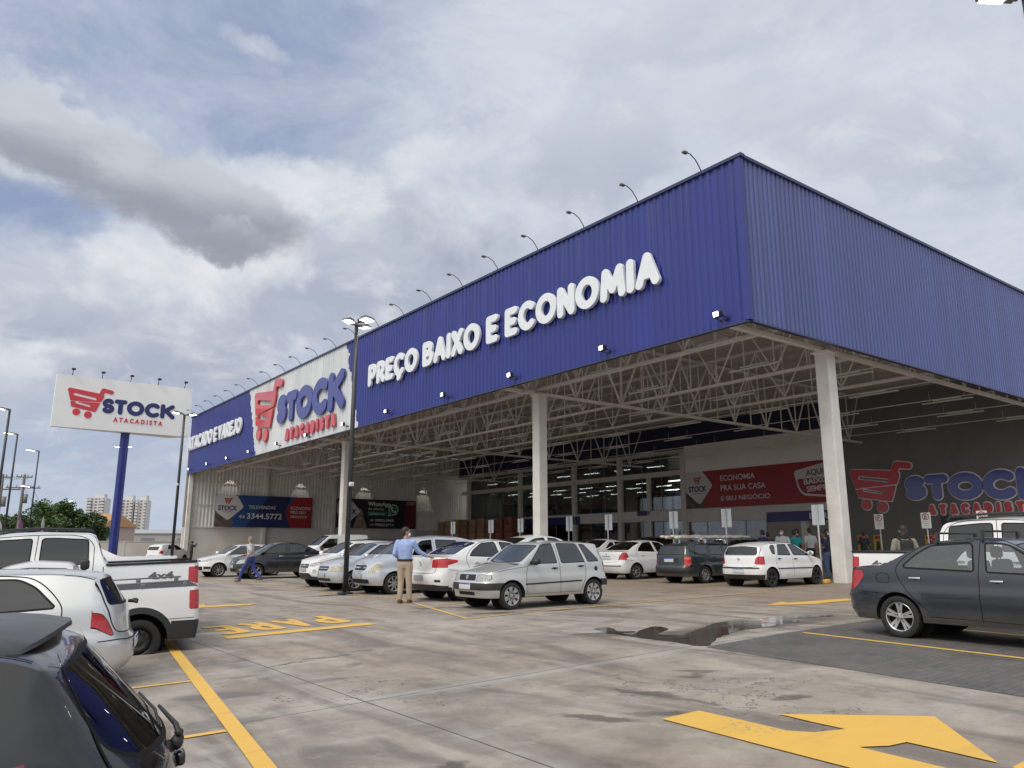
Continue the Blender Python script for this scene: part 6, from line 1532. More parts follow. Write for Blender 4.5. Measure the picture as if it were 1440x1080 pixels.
ngl, c = car('hatchback_car', NEWGOL, 'white hatchback with silver spoked wheels left of the black saloon', -7.75, 22.45, 180)
gol, c = car('hatchback_car', GOL, 'white hatchback with black wheels beside the right column', 3.20, 1.98, 0)
par, c = car('estate_car', PARATI, 'dark green estate car with a long foil wrapped load on its roof', 3.62, 4.95, 0)
roof_rack(par, c, (.2, -.9), m=CHROME)
fie, c = car('saloon_car', FIESTA, 'white saloon with triangular tail lamps left of the green estate', 4.0, 8.62, 0)
# load on the estate: a bundle of foil covered tubes
load = MB(); rnd = random.Random(5)
for j in range(4):
    pts = [(-2.2 + 4.2 * i / 18, -.36 + j * .22 + rnd.uniform(-.02, .02), 1.565 + (j % 2) * .04 + rnd.uniform(-.012, .012)) for i in range(19)]
    load.tube(pts, [.055 + rnd.uniform(-.016, .016) for _ in pts], 7)
o = load.build('roof_load', mat('crumpled foil wrap', (.50, .47, .42), .35, metal=.3, var=.4, vs=9, bump=.6, bs=30), M=par.matrix_world.copy()); tag(o, 'long foil wrapped bundle tied on the roof of the green estate', 'load')
# row nearest the camera on the left
cel, c = car('hatchback_car', CELTA, 'silver hatchback with broken rear bumper corner, rear end towards the yellow line', -18.95, -2.5, 165, dz=-.07)
q = MB(); q.tube([(-1.70, .0, .985), (-1.78, .02, .98), (-1.80, .10, .97)], [.02, .024, .018], 8); q.ball((-1.77, .0, .985), (.045, .06, .03), 0, 10, 6); q.build('rear_wiper', BLKP, cel)
q = MB()
V = c.ribbon('r', [(-.665, .50), (-.66, .44), (-.668, .40)], .035, .004)[0]; q.add(V[0].tolist(), V[1], 0)
V = c.ribbon('r', [(-.655, .50), (-.63, .505)], .03, .004)[0]; q.add(V[0].tolist(), V[1], 0); q.build('bumper_damage', WELL, cel)
hat, c = car('hatchback_car', HATCH, 'charcoal hatchback with big roof spoiler close to the camera at the lower left corner', -20.28, -9.8, 168, dz=-.01)
# spoiler with a raised centre blade
def spoiler():
    q = MB(); n = 16; rows = []
    for i in range(n + 1):
        u = -1 + 2 * i / n; y = u * .56; sw = .03 + .15 * (1 - abs(u) ** 2.7) ** .6; x0 = -1.17 + .03 * abs(u); z0 = float(c.zt(x0, y)) + .008
        e = .012 * (1 - u * u)
        rows.append([(x0 + .10, y, float(c.zt(x0 + .10, y)) + .003), (x0 - .02, y, z0 + .004 + e), (x0 - sw * .7, y, z0 - .008 + e), (x0 - sw - .05, y, z0 - .030 + e), (x0 - sw - .056, y, z0 - .045 + e), (x0 - sw * .75, y, z0 - .060), (x0 - .02, y, z0 - .035)])
    vs = [p for r_ in rows for p in r_]; m = 7; fs = []
    for i in range(n):
        for k in range(m): fs.append((i * m + k, i * m + (k + 1) % m, (i + 1) * m + (k + 1) % m, (i + 1) * m + k))
    fs.append(tuple(range(m))[::-1]); fs.append(tuple(n * m + k for k in range(m)))
    q.add(vs, fs, 0, True); q.build('roof_spoiler', mat('weathered spoiler', (.050, .052, .058), .38, var=.25, vs=7, dirt=.7), hat, angle=45)
spoiler()
def wiper():
    q = MB(); P = lambda y, z, e: Vector(c.P('r', np.array(y), np.array(z)).tolist()) + Vector((-e, 0, e * .4))
    q.ball(tuple(P(.02, .855, .012)), (.026, .032, .030), 0, 10, 8); q.tube([P(.02, .86, .03), P(-.06, .90, .035), P(-.20, .955, .028)], [.012, .011, .007], 8)
    q.tube([P(.10, .945, .012), P(-.10, .965, .016), P(-.42, .985, .012)], .006, 6); q.ball(tuple(P(.03, .885, .034)), (.018, .02, .016), 0, 8, 6); q.build('rear_wiper', BLKP, hat)
    q = MB(); q.box(P(.03, .80, .012), (.035, .10, .05), bev=.012); q.build('tailgate_handle', P_HATCH, hat)
wiper()
sav, c = car('pickup_truck', SAVEIRO, 'white pickup with dark bed cover and black bumper, rear end over the yellow stop line', -18.0, .0, 171, dz=-.12)
q = MB()
for sg in (1, -1):
    q.tube([(-2.05, sg * .77, 1.135), (-.72, sg * .77, 1.135)], .014, 8)
    for x in (-1.98, -1.4, -.8): q.box((x, sg * .77, 1.09), (.07, .03, .08), bev=.01)
    q.build('bed_rail', mat('grey bed rail', (.20, .20, .21), .4, metal=.5), sav); q = MB()
q = MB(); q.tube([(-.62, -.62, 1.04), (-.60, -.62, 1.50), (-.60, .62, 1.50), (-.62, .62, 1.04)], .03, 8); q.box((-.62, .66, 1.44), (.12, .16, .14), bev=.03); q.build('roll_bar', BLKP, sav)
ran, c = car('pickup_truck', RANGER, 'tall white double cab pickup marked 4x4, in the left row behind the smaller pickup', -17.85, 2.2, 170, dz=.05)
decal(ran, c, 'side', '4x4', -1.78, .93, .40, .12, mat('decal grey', (.10, .10, .11), .4), 1)
def ranger_extras(root, c):
    q = MB()
    for sg in (1, -1):
        pts = [(x, sg * (float(c.ye(x)) - .10), float(c.top(x)) + .05) for x in np.linspace(-.85, .6, 10)]
        pts = [(pts[0][0] - .06, pts[0][1], pts[0][2] - .07)] + pts + [(pts[-1][0] + .06, pts[-1][1], pts[-1][2] - .07)]; q.tube(pts, .020, 8)
    q.build('roof_rail', BLKP, root)
    for sg in (1, -1): q = MB(); q.tube([(-1.12, sg * .87, 1.20), (-2.56, sg * .87, 1.20)], .022, 8); q.build('bed_rail', BLKP, root)
ranger_extras(ran, c)
ran2 = dup(ran, label='tall white double cab pickup marked 4x4, beyond the dark grey saloon at the right')
place(ran2, -4.6, -8.3, -90)
decal(ran2, c, 'side', '4x4', -1.78 - .40, .93, .40, .12, MATS['decal grey'], -1)
mon, c = car('pickup_truck', MONTANA, 'white pickup with sloping rear glass, farthest of the left row', -17.0, 5.6, 176, dz=.18)
# far rows, only their roofs show
suv, c = car('suv_car', SUV, 'white coupe style car with dark windows behind the white saloon and the boxy hatchback', -2.6, 7.3, 0)
wg, c = car('suv_car', WAGON, 'black estate car in the second row behind the silver people carrier', -2.4, 12.3, 0)
for x0, (r, l, h, lab) in enumerate(((-2.0, 19.5, 0, 'black car in the second row left of the lamp post, below the dark banner'), (-2.2, 15.9, 0, 'black car in the second row just right of the lamp post'), (9.3, 13.5, 180, 'black car in front of the shop doors, behind the small white pickup'), (10.5, 8.7, 0, 'black car behind the green estate at the shop windows'), (-2.2, 22.3, 180, 'black car below the TELEVENDAS banner, left of the white van'))):
    o = dup(wg, label=lab); place(o, r, l, h)
    o['group'] = 'black cars in the far rows'
wg['group'] = 'black cars in the far rows'
vn, c = car('van', VAN, 'white box van parked below the red end of the TELEVENDAS banner', -2.0, 25.6, 180)
bk, c = car('pickup_truck', var(MONTANA, rear_glass=GL_DARK), 'small white pickup with dark rear window, left of the saloon with triangular lamps', 5.0, 11.9, 0)
rd, c = car('suv_car', var(WAGON, paint=P_RED, mirror_m=P_RED, handle_m=P_RED), 'red car with dark rear window below the wall logo', 9.6, -1.6, 0)
fw, c = car('hatchback_car', var(MOBI, platef=None), 'small white car far away beside the pale boundary wall', -3.0, 56.5, 40)
# ================================================================== street lamps, sign posts, big roadside sign, background
post_m = mat('black lamp post', (.020, .021, .024), .4)
headm = mat('grey lamp casing', (.16, .165, .17), .4)
def lamp_head(root, M, litm=led, L=.62):
    mb = MB(); mb.box((L * .5, 0, 0), (L, .26, .06), bev=.02); mb.box((.05, 0, .0), (.16, .12, .10), bev=.02); mb.box((L * .55, 0, .05), (L * .5, .22, .05), bev=.015)
    h = mb.build('lamp_head', headm, root, M)
    mb = MB(); mb.box((L * .60, .07, -.038), (L * .62, .10, .012)); mb.box((L * .60, -.07, -.038), (L * .62, .10, .012)); mb.build('lamp_glass', litm, h)
def street_lamp(M, H, arms, label, tilt=.12, group=None, extra=None):
    root = thing('street_lamp', label, 'street lamp', M, group)
    mb = MB(); mb.tube([(0, 0, -.2), (0, 0, H * .5), (0, 0, H)], [.075, .07, .06], 12); mb.build('pole', post_m, root)
    mb = MB(); mb.box((0, 0, .03), (.34, .34, .06), bev=.01)
    for a in range(4): mb.bar((0, 0, .25), (.14 * math.cos(a * math.pi / 2), .14 * math.sin(a * math.pi / 2), .05), .015, .03)
    mb.build('base_plate', post_m, root)
    for (ang, z, L) in arms:
        Rz = Matrix.Translation((0, 0, H + z)) @ Matrix.Rotation(R_(ang), 4, 'Z')
        mb = MB(); mb.tube([(0, 0, -.05), (.14, 0, 0)], .03, 8); mb.build('arm', post_m, root, Rz)
        lamp_head(root, Rz @ Matrix.Translation((.12, 0, .0)) @ Matrix.Rotation(-tilt, 4, 'Y'), L=L)
    if extra:
        mb = MB(); mb.box((0, -.10, extra), (.12, .14, .12), bev=.02); mb.build('camera_box', mat('white camera casing', (.6, .6, .6), .4), root)
    return root
street_lamp(LM(-9.75, 7.1, gr(-9.75)), 7.95, [(205, 0, .42), (25, .0, .42), (-72, .10, .42), (-48, .10, .42)], 'tall black lamp post with four lit heads standing in the front row of cars', extra=3.1)
def at(x, y): r, l = toloc(x, y); return Matrix.Translation((x, y, gr(r)))
street_lamp(at(-16.95, 39.0), 8.0, [(210, .05, .5), (10, 0, .5)], 'black twin headed lamp post at the far left end of the store', extra=4.4)
street_lamp(at(-26.7, 40), 8.7, [(175, 0, .8)], 'single headed black lamp post at the left picture edge')
street_lamp(at(-35.9, 55), 9.5, [(180, 0, .9)], 'single headed black lamp post second from the left picture edge')
street_lamp(at(-43.5, 70), 10.0, [(185, 0, 1.1), (190, -3.3, 1.1)], 'black lamp post with two heads one above the other beside the leafy tree')
o = street_lamp(at(-40.4, 79), 11.3, [(180, .1, .8), (0, .1, .8)], 'twin lamp heads on a post just behind the blue sign pole')
street_lamp(at(-58, 100), 7.0, [(0, 0, 1.2)], 'distant lamp post rising between the two trees')
# lamp over the camera's right shoulder
street_lamp(Matrix.Translation((7.1, 9.2, .05)), 8.84, [(176, -.05, .50)], 'lamp post with double lit head cut by the top right corner')
# sign boards at the heads of the bays, seen from behind
boardm = mat('grey aluminium sign back', (.50, .54, .58), .45, var=.05); galv = mat('galvanised post', (.42, .44, .45), .45)
signw = mat('white sign face', (.68, .68, .67), .5); signr = mat('sign red ring', (.45, .02, .02), .5); signk = mat('sign black print', (.02, .02, .02), .5)
def bay_sign(r, l, rot=0.0):
    root = thing('bay_sign', '', 'sign post', LM(r, l, gr(r), rot), 'bay signs seen from behind')
    mb = MB(); mb.tube([(0, 0, 0), (0, 0, 2.62)], .03, 8); mb.build('post', galv, root)
    mb = MB(); mb.box((.045, 0, 2.30), (.012, .46, .70)); mb.build('board', boardm, root)
    mb = MB(); mb.box((.0, 0, 2.30), (.05, .04, .68)); mb.build('stiffener', galv, root)
    return root
for l, lab in ((24.9, 'blank sign back leftmost of the row, in front of the carton pallets'), (21.05, 'blank sign back second from the left, in front of the carton pallets'), (18.4, 'blank sign back at the right end of the carton pallets'), (14.55, 'blank sign back just right of the middle column'), (11.85, 'blank sign back above the small white pickup'), (8.0, 'blank sign back left of the red entrance banner, above the foil load'), (5.33, 'blank sign back below the red banner, at the right end of the foil load'), (1.45, 'blank sign back between the white hatchback and the right column')):
    o = bay_sign(5.2, l); o['label'] = lab
def e_sign(r, l, ch, label):
    root = thing('parking_sign', label, 'sign post', front_face(r, l, gr(r)))
    mb = MB(); mb.tube([(0, 0, -.03), (0, 2.45, -.03)], .025, 8); mb.build('post', galv, root)
    mb = MB(); mb.prism(rounded([(-.2, 1.85), (.2, 1.85), (.2, 2.5), (-.2, 2.5)], .02), .012); mb.build('board', signw, root)
    mb = MB(); mb.lathe([(.11, .014), (.11, .018), (.145, .018), (.145, .014)], 24, 0, Matrix.Translation((0, 2.33, 0)), axis='z'); mb.build('ring', signr, root)
    link('lettering', text_fit(ch, .10, .14, signk, .02), root, Matrix.Translation((-.05, 2.26, .013)))
    mb = MB()
    for i in range(3): mb.box((0, 2.12 - i * .07, .014), (.28 - .05 * i, .02, .004))
    mb.build('print_lines', mat('grey print', (.35, .35, .35), .6), root)
e_sign(14, 3.9, 'P', 'white parking sign leftmost under the wall logo, above the yellow notice')
e_sign(14, 1.88, 'E', 'white parking sign with ringed E under the ATACADISTA lettering')
e_sign(14, -.3, 'E', 'white parking sign with ringed E above the double cab pickup, near the right edge')
# pallets of cartons at the back of the canopy
cart_m = [mat('carton %d' % i, c, .75, var=.25, vs=1.5) for i, c in enumerate(((.30, .18, .11), (.24, .13, .08), (.22, .07, .05), (.36, .24, .15)))]
wood = mat('pallet wood', (.25, .17, .10), .8)
rnd = random.Random(11)
for i in range(9):
    l = 60.6 - i * 1.58; g = gr(27); mb = MB(); k = (0, 3, 0, 1, 0, 0, 1, 2, 2)[i]
    mb.box((0, 0, .07), (1.2, 1.2, .14), 1)
    for a in range(5):
        for b in range(3):
            for cdx in range(3):
                mb.box((-.4 + b * .4, -.4 + cdx * .4, .34 + a * .39 + g * 0), (.37, .37, .36), 0, bev=.012)
    o = mb.build('carton_pallet', [cart_m[k], wood], M=LM(27, l, g)); o.scale = (1, 1, 1.75 + .04 * (i % 3)); 
    tag(o, 'tall pallet of brown cartons against the back of the canopy' if k != 2 else 'tall pallet of dark red cartons at the right end of the carton row', 'pallet', 'pallets of cartons' if k != 2 else 'pallets of dark red cartons')
# ---- blue pole sign
py = Vector((-38.9, 76.5, gw(-38.9, 76.5)))
PM = Matrix.Translation(py) @ Matrix.Rotation(AZ, 4, 'Z')
ps = thing('pole_sign', 'tall white STOCK ATACADISTA billboard on a blue pole', 'billboard', PM)
bp = mat('blue sign pole', (.018, .028, .20), .3, var=.1, vs=.6)
mb = MB(); n = 8; mb.tube([(0, .9, -.4), (0, .9, 13)], .43, 8, smooth=False); mb.build('pole', bp, ps)
bw = mat('billboard white', (.80, .81, .815), .45, var=.03, vs=.3)
mb = MB(); z0, z1 = 12.6, 17.75; a = [(-6.7, -.1), (5.9, -.1), (5.9, .25), (4.5, 2.0), (-6.7, .5)]
mb.prism([(x, y) for x, y in a], z1 - z0, M=Matrix.Translation((0, 0, z0))); mb.build('billboard', bw, ps)
s_ = .0079
for part in ('basket', 'w1', 'w2'):
    nm = 'trolley_emblem' if part == 'basket' else 'emblem_wheel'
    me = loops_mesh(nm, sdf_loops(cart_fn(.0092, 0, part), -.3, 4.9, -.3, 3.9, .04), .05, 0, red_wall)
    link(nm, me, ps, Matrix.Translation((-5.6, -.10, 13.65)) @ Matrix.Rotation(R_(90), 4, 'X'))
RX = Matrix.Rotation(R_(90), 4, 'X')
for ch, x in (('S', 360), ('T', 503), ('O', 650), ('C', 862), ('K', 1052)):
    r = 27 * s_; h = 190 * s_ - 2 * r; w = {'S': 145, 'T': 145, 'O': 205, 'C': 182, 'K': 180}[ch] * s_ - 2 * r
    me, _ = glyph_mesh(ch, h, r, .05, 0, prn_logob, .035, sx=w / (GLY[ch][1] * h)); link('letter', me, ps, Matrix.Translation((-5.4 + x * s_ + r, -.10, 14.3 + r)) @ RX)
me = text_fit('A T A C A D I S T A', 4.6, .46, red_wall, .03, .03); link('lettering', me, ps, Matrix.Translation((-1.4, -.10, 13.55)) @ RX)
for i in range(5):
    mb = MB(); x = -5.4 + i * 2.62; mb.tube([(x, 0, 17.7), (x, -.25, 18.2), (x, -.45, 18.3)], .035, 6); mb.box((x, -.5, 18.3), (.35, .3, .2), bev=.05)
    o = mb.build('billboard_lamp', black_metal, M=PM); tag(o, 'small black lamp on the top edge of the tall billboard', 'lamp', 'lamps on the billboard')
# ---- boundary wall
def wall(p, q, h, label, m, t=.2, dz=0):
    p = Vector(p); q = Vector(q); mb = MB(); n = max(1, int((q - p).length / 6)); d = (q - p).normalized(); ang = math.atan2(d.y, d.x)
    mb.box(((q - p).length / 2, 0, h / 2 - .3), ((q - p).length, t, h + .6))
    for i in range(n + 1): mb.box((i * (q - p).length / n, 0, h / 2 - .25), (.3, t + .08, h + .62))
    mb.box(((q - p).length / 2, 0, h + .04), ((q - p).length, t + .1, .09))
    return tag(mb.build('boundary_wall', m, M=Matrix.Translation((p.x, p.y, gw(p.x, p.y) + dz)) @ Matrix.Rotation(ang, 4, 'Z')), label, 'wall')
wall((-75, 82, 0), (-29, 86, 0), 2.35, 'pale concrete boundary wall behind the blue sign pole', mat('pale boundary wall', (.40, .385, .36), .8, var=.12, vs=.4, dirt=.3))
# ---- trees
bark = mat('tree bark', (.075, .055, .04), .9, var=.3, vs=3)
def leafm(name, a, b):
    if name in MATS: return MATS[name]
    m = bpy.data.materials.new(name); m.use_nodes = True; MATS[name] = m; t = NT(m.node_tree); bs = t.n['Principled BSDF']
    tc = t.new('ShaderNodeTexCoord').outputs['Object']; n = t.noise(tc, .55, 4, .6); n2 = t.noise(tc, 6, 2)
    t.l.new(t.mix(t.m('MULTIPLY_ADD', n2, .4, t.m('MULTIPLY', n, .7)), a, b), bs.inputs['Base Color']); bs.inputs['Roughness'].default_value = .55
    bs.inputs['Subsurface Weight'].default_value = 0; return m
LEAF1 = leafm('broad green leaves', (.028, .062, .014), (.095, .155, .040)); LEAF2 = leafm('dark green leaves', (.018, .042, .014), (.065, .105, .030))
def tree(x, y, H, Wd, label, lm, seed, n=5200, clear=.25, leaf=.30):
    rnd = random.Random(seed); root = thing('broadleaf_tree', label, 'tree', at(x, y)); tr = MB()
    th = H * clear; tr.tube([(0, 0, -.3), (.1, 0, th * .6), (0, .1, th), (.1, 0, H * .6)], [.28, .22, .18, .08], 8)
    cl = []
    for i in range(26):
        a = rnd.uniform(0, 6.28); q = rnd.uniform(.1, 1) ** .6; zz = rnd.uniform(0, 1); rad = Wd / 2 * q * math.sin(math.pi * min(.95, .18 + .72 * zz)) ** .7
        c_ = Vector((rad * math.cos(a), rad * math.sin(a), th + (H - th) * (.08 + .84 * zz))); cl.append((c_, rnd.uniform(.55, 1.15) * Wd * .15))
        if i < 14: tr.tube([(0, 0, th * .9), tuple(c_ * .5 + Vector((0, 0, th * .55))), tuple(c_)], [.10, .06, .02], 5)
    tr.build('trunk', bark, root)
    vs = []; fs = []
    for i in range(int(n * 1.5)):
        c_, rr = cl[rnd.randrange(len(cl))]; d = Vector((rnd.gauss(0, 1), rnd.gauss(0, 1), rnd.gauss(0, .8))).normalized() * rr * rnd.uniform(.35, 1.12)
        p = c_ + d; u = Vector((rnd.gauss(0, 1), rnd.gauss(0, 1), rnd.gauss(0, .6))).normalized(); v = u.cross(Vector((rnd.gauss(0, 1), rnd.gauss(0, 1), rnd.gauss(0, 1)))).normalized(); s = leaf * 1.2 * rnd.uniform(.55, 1.2)
        k = len(vs); vs += [p - u * s * .5, p + v * s * .28, p + u * s * .5, p - v * s * .28]; fs.append((k, k + 1, k + 2, k + 3))
    mb = MB(); mb.add(vs, fs); mb.build('crown', lm, root); return root
tree(-53.6, 90, 6.3, 7.4, 'bright green leafy tree left of the distant lamp post', LEAF1, 1, 6500)
tree(-49.6, 91, 5.1, 5.2, 'darker leafy tree just left of the blue sign pole', LEAF2, 2, 5600)
tree(-59.5, 92, 4.4, 5.5, 'low leafy tree behind the flags at the left edge', LEAF2, 3, 3600)
for i, (px_, hh, ww) in enumerate(((-64, 5, 7), (-70, 6, 9), (-78, 5.5, 10))): tree(px_, 96 + 2 * i, hh, ww, ('small leafy tree beyond the left edge of the lot, nearest to the flags', 'wide leafy tree beyond the left edge of the lot', 'leafy tree farthest out on the left')[i], LEAF2, 20 + i, 2200)
# ---- distant buildings
def tower(x, y, w, d, h, label, floors, col, bays=6):
    root = thing('apartment_tower', label, 'building', Matrix.Translation((x, y, -1)) @ Matrix.Rotation(.25, 4, 'Z'))
    mb = MB(); mb.box((0, 0, h / 2), (w, d, h)); mb.box((w * .1, 0, h + 1.2), (w * .5, d * .6, 2.4)); mb.build('wall', col, root)
    dk = mat('distant window band', (.16, .17, .19), .3); fh = h / floors
    for b in range(bays):
        mb = MB(); x0 = -w / 2 + w * (b + .5) / bays
        for f in range(floors): mb.box((x0, -d / 2 - .02, f * fh + fh * .55), (w / bays * .5, .25, fh * .42))
        mb.build('window_column', dk, root)
    for sg in (-.34, .34):
        mb = MB(); mb.box((w * sg, -d / 2 - .35, h / 2), (.3, .5, h))
        for f in range(floors): mb.box((w * sg, -d / 2 - .7, f * fh + .25), (w * .22, 1.3, .9))
        mb.build('balcony_stack', col, root)
    return root
tw_ = mat('distant white render', (.60, .60, .60), .7, var=.06, vs=.1)
tower(-199.0, 400, 7.8, 10, 26, 'left one of the twin white apartment towers far away right of the blue pole', 17, tw_, 4)
tower(-192.0, 402, 5.6, 10, 26, 'right one of the twin white apartment towers far away right of the blue pole', 17, tw_, 3)
tower(-241, 450, 10, 12, 30, 'white apartment tower far away just left of the blue pole', 18, tw_, 5)
def house(x, y, w, d, h, rh, wallm, roofm, label, rz=.3):
    root = thing('house', label, 'house', Matrix.Translation((x, y, gw(x, y) - .2)) @ Matrix.Rotation(rz, 4, 'Z'))
    mb = MB(); mb.box((0, 0, h / 2), (w, d, h)); mb.build('wall', wallm, root)
    mb = MB(); mb.add([(-w / 2 - .4, -d / 2 - .4, h), (w / 2 + .4, -d / 2 - .4, h), (w / 2 + .4, d / 2 + .4, h), (-w / 2 - .4, d / 2 + .4, h), (-w / 2, 0, h + rh), (w / 2, 0, h + rh)], [(0, 1, 5, 4), (2, 3, 4, 5), (0, 4, 3), (1, 2, 5), (0, 3, 2, 1)]); mb.build('roof', roofm, root)
    for i in range(3): mb = MB(); mb.box((-w / 3 + i * w / 3, -d / 2 - .02, h * .6), (w / 8, .06, h * .3)); mb.build('window', mat('distant window band', (.16, .17, .19), .3), root)
orange = mat('faded orange roof sheet', (.42, .24, .10), .6); pk = mat('pinkish render', (.45, .36, .33), .7)
house(-67.0, 128, 5.0, 8, 4.6, 2.2, pk, orange, 'house with an orange roof behind the dark tree left of the pole', -.2)
mb = MB(); mb.box((0, 0, 1.5), (3.4, 2, .5)); mb.box((0, 0, .8), (3.2, .1, 1.2)); tag(mb.build('shop_awning', mat('teal awning', (.03, .25, .20), .5), M=at(-63.0, 120) @ Matrix.Translation((0, 0, 2.2))), 'small teal awning low behind the trees left of the blue pole', 'awning')
house(-86, 190, 26, 12, 4.2, 1.0, mat('grey shed wall', (.30, .31, .32), .6), mat('grey shed roof', (.34, .35, .37), .5), 'long low grey shed beyond the boundary wall, left half', 0)
house(-74, 230, 20, 12, 5.2, 1.2, mat('cream shed wall', (.50, .47, .40), .6), mat('olive shed roof', (.30, .30, .10), .5), 'long low cream shed beyond the boundary wall, right half', 0)
mb = MB(); mb.tube([(0, 0, 0), (0, 0, 6)], 1.9, 16, smooth=True); mb.tube([(0, 0, 6), (0, 0, 6.4)], [1.9, .6], 16); tag(mb.build('storage_tank', tw_, M=at(-85, 212) @ Matrix.Translation((4, 0, 0))), 'white cylindrical storage tank beyond the boundary wall', 'tank')
mb = MB(); mb.box((0, 0, 2.2), (1.4, 1.4, 4.4)); mb.box((1.6, 0, 1.5), (2.0, 1.6, 1.0)); mb.bar((0, 0, 4.2), (5, 0, 5.4), .35); mb.bar((0, 0, 3), (-3, 0, 4.0), .3); tag(mb.build('yellow_machine', mat('machine yellow', (.50, .34, .03), .5), M=at(-58, 165)), 'yellow lifting machine beyond the boundary wall', 'machine')
# ---- utility poles and wires
wood2 = mat('weathered concrete pole', (.13, .12, .11), .8, var=.2)
def utility_pole(x, y, H, label):
    root = thing('utility_pole', label, 'utility pole', at(x, y) @ Matrix.Rotation(.3, 4, 'Z'))
    mb = MB(); mb.tube([(0, 0, -.3), (0, 0, H)], [.2, .13], 8); mb.build('pole', wood2, root)
    for z, w in ((H - .3, 1.6), (H - 1.5, 3.4)):
        mb = MB(); mb.box((0, 0, z), (w, .12, .12))
        for k in (-.45, -.2, .2, .45): mb.tube([(k * w, 0, z), (k * w, 0, z + .28)], .045, 6)
        mb.build('crossarm', wood2, root)
    mb = MB(); mb.tube([(.35, 0, H - 3.2), (.35, 0, H - 2.2)], .22, 10); mb.build('transformer', headm, root)
utility_pole(-50.5, 76, 8.5, 'utility pole at the left picture edge'); utility_pole(-54.7, 86, 9.3, 'utility pole with wide crossarm behind the second lamp post')
def sag(name, a, b, s, label):
    mb = MB(); a = Vector(a); b = Vector(b); mb.tube([tuple(a.lerp(b, t / 12) + Vector((0, 0, -s * 4 * (t / 12) * (1 - t / 12)))) for t in range(13)], .018, 4)
    tag(mb.build(name, post_m), label, 'wire', 'overhead wires')
for k in range(3): sag('overhead_wire', (-50.5 - 1.2 + k * 1.0, 76, 8.3), (-54.7 - 1.2 + k * 1.0, 86, 9.1), .35, 'overhead wire between the utility poles')
for k in range(2): sag('overhead_wire', (-54.7 + k, 86, 8.0), (-90 + k, 150, 9), 1.2, 'overhead wire between the utility poles')
# ---- feather flags
for i, (x, y, col, lab) in enumerate(((-46.5, 66, (.40, .02, .03), 'red feather flag leftmost, at the picture edge'), (-45.2, 68, (.60, .60, .66), 'white and purple feather flag right of the second lamp post'), (-43.9, 69, (.30, .12, .30), 'purple feather flag in the middle of the flag group'), (-42.4, 70, (.62, .62, .68), 'white feather flag rightmost of the flag group'), (-44.6, 67, (.12, .08, .25), 'dark blue feather flag low in the flag group'))):
    root = thing('feather_flag', lab, 'flag', at(x, y) @ Matrix.Rotation(.5 + i * .4, 4, 'Z')); mb = MB(); mb.tube([(0, 0, 0), (0, 0, 3.6), (.15, 0, 3.95)], .02, 6); mb.build('pole', galv, root)
    mb = MB(); vs = []; n = 14
    for k in range(n + 1):
        t = k / n; z = .9 + 3.0 * t; w = .75 * math.sin(math.pi * (.12 + .86 * t) ** 1.0) ** .5 * (1 - .35 * t)
        for j in range(4): vs.append((.02 + w * j / 3, .06 * math.sin(3 * t * 3 + j), z))
    mb.add(vs, [(k * 4 + j, k * 4 + j + 1, k * 4 + j + 5, k * 4 + j + 4) for k in range(n) for j in range(3)], 0, True)
    mb.build('flag', mat('flag cloth %d' % i, col, .7, var=.5, vs=1.6), root)
# ================================================================== people
def remeshed(name, mb, m, voxel=.014, smooth=4):
    me = mb.mesh('tmp', m); o = bpy.data.objects.new('tmp', me); COL.objects.link(o)
    r = o.modifiers.new('r', 'REMESH'); r.mode = 'VOXEL'; r.voxel_size = voxel; r.use_smooth_shade = True
    s = o.modifiers.new('s', 'SMOOTH'); s.iterations = smooth; s.factor = .5
    dg = bpy.context.evaluated_depsgraph_get(); dg.update()
    out = bpy.data.meshes.new_from_object(o.evaluated_get(dg)); out.name = name
    bpy.data.objects.remove(o); bpy.data.meshes.remove(me)
    out.materials.clear(); out.materials.append(m)
    return out
def limb(mb, pts, rs, n=10):
    mb.tube(pts, list(rs), n)
    for p, r in zip(pts, rs): mb.ball(tuple(p), r * 1.0, 0, 10, 6)
def torso(mb, rings, n=16):
    vs = []; fs = []
    for (x, y, z, rx, ry) in rings:
        for k in range(n):
            a = 2 * math.pi * k / n; vs.append((x + rx * math.cos(a), y + ry * math.sin(a), z))
    for i in range(len(rings) - 1):
        for k in range(n): fs.append((i * n + k, i * n + (k + 1) % n, (i + 1) * n + (k + 1) % n, (i + 1) * n + k))
    fs.append(tuple(range(n))[::-1]); fs.append(tuple(range((len(rings) - 1) * n, len(rings) * n))); mb.add(vs, fs, 0, True)
SK1 = mat('skin light brown', (.38, .22, .15), .5, var=.08, vs=6); SK2 = mat('skin brown', (.24, .13, .085), .5, var=.08, vs=6)
HAIRD = mat('dark hair', (.018, .013, .010), .6, var=.4, vs=30); HAIRG = mat('grey hair', (.20, .19, .18), .7, var=.4, vs=30); SHOE = mat('brown shoe', (.10, .05, .025), .5); SHOED = mat('dark shoe', (.02, .02, .022), .6)
MASKW = mat('face mask', (.62, .66, .70), .7)
def cloth(name, col): return mat(name, col, .85, var=.10, vs=7, bump=.25, bs=22)
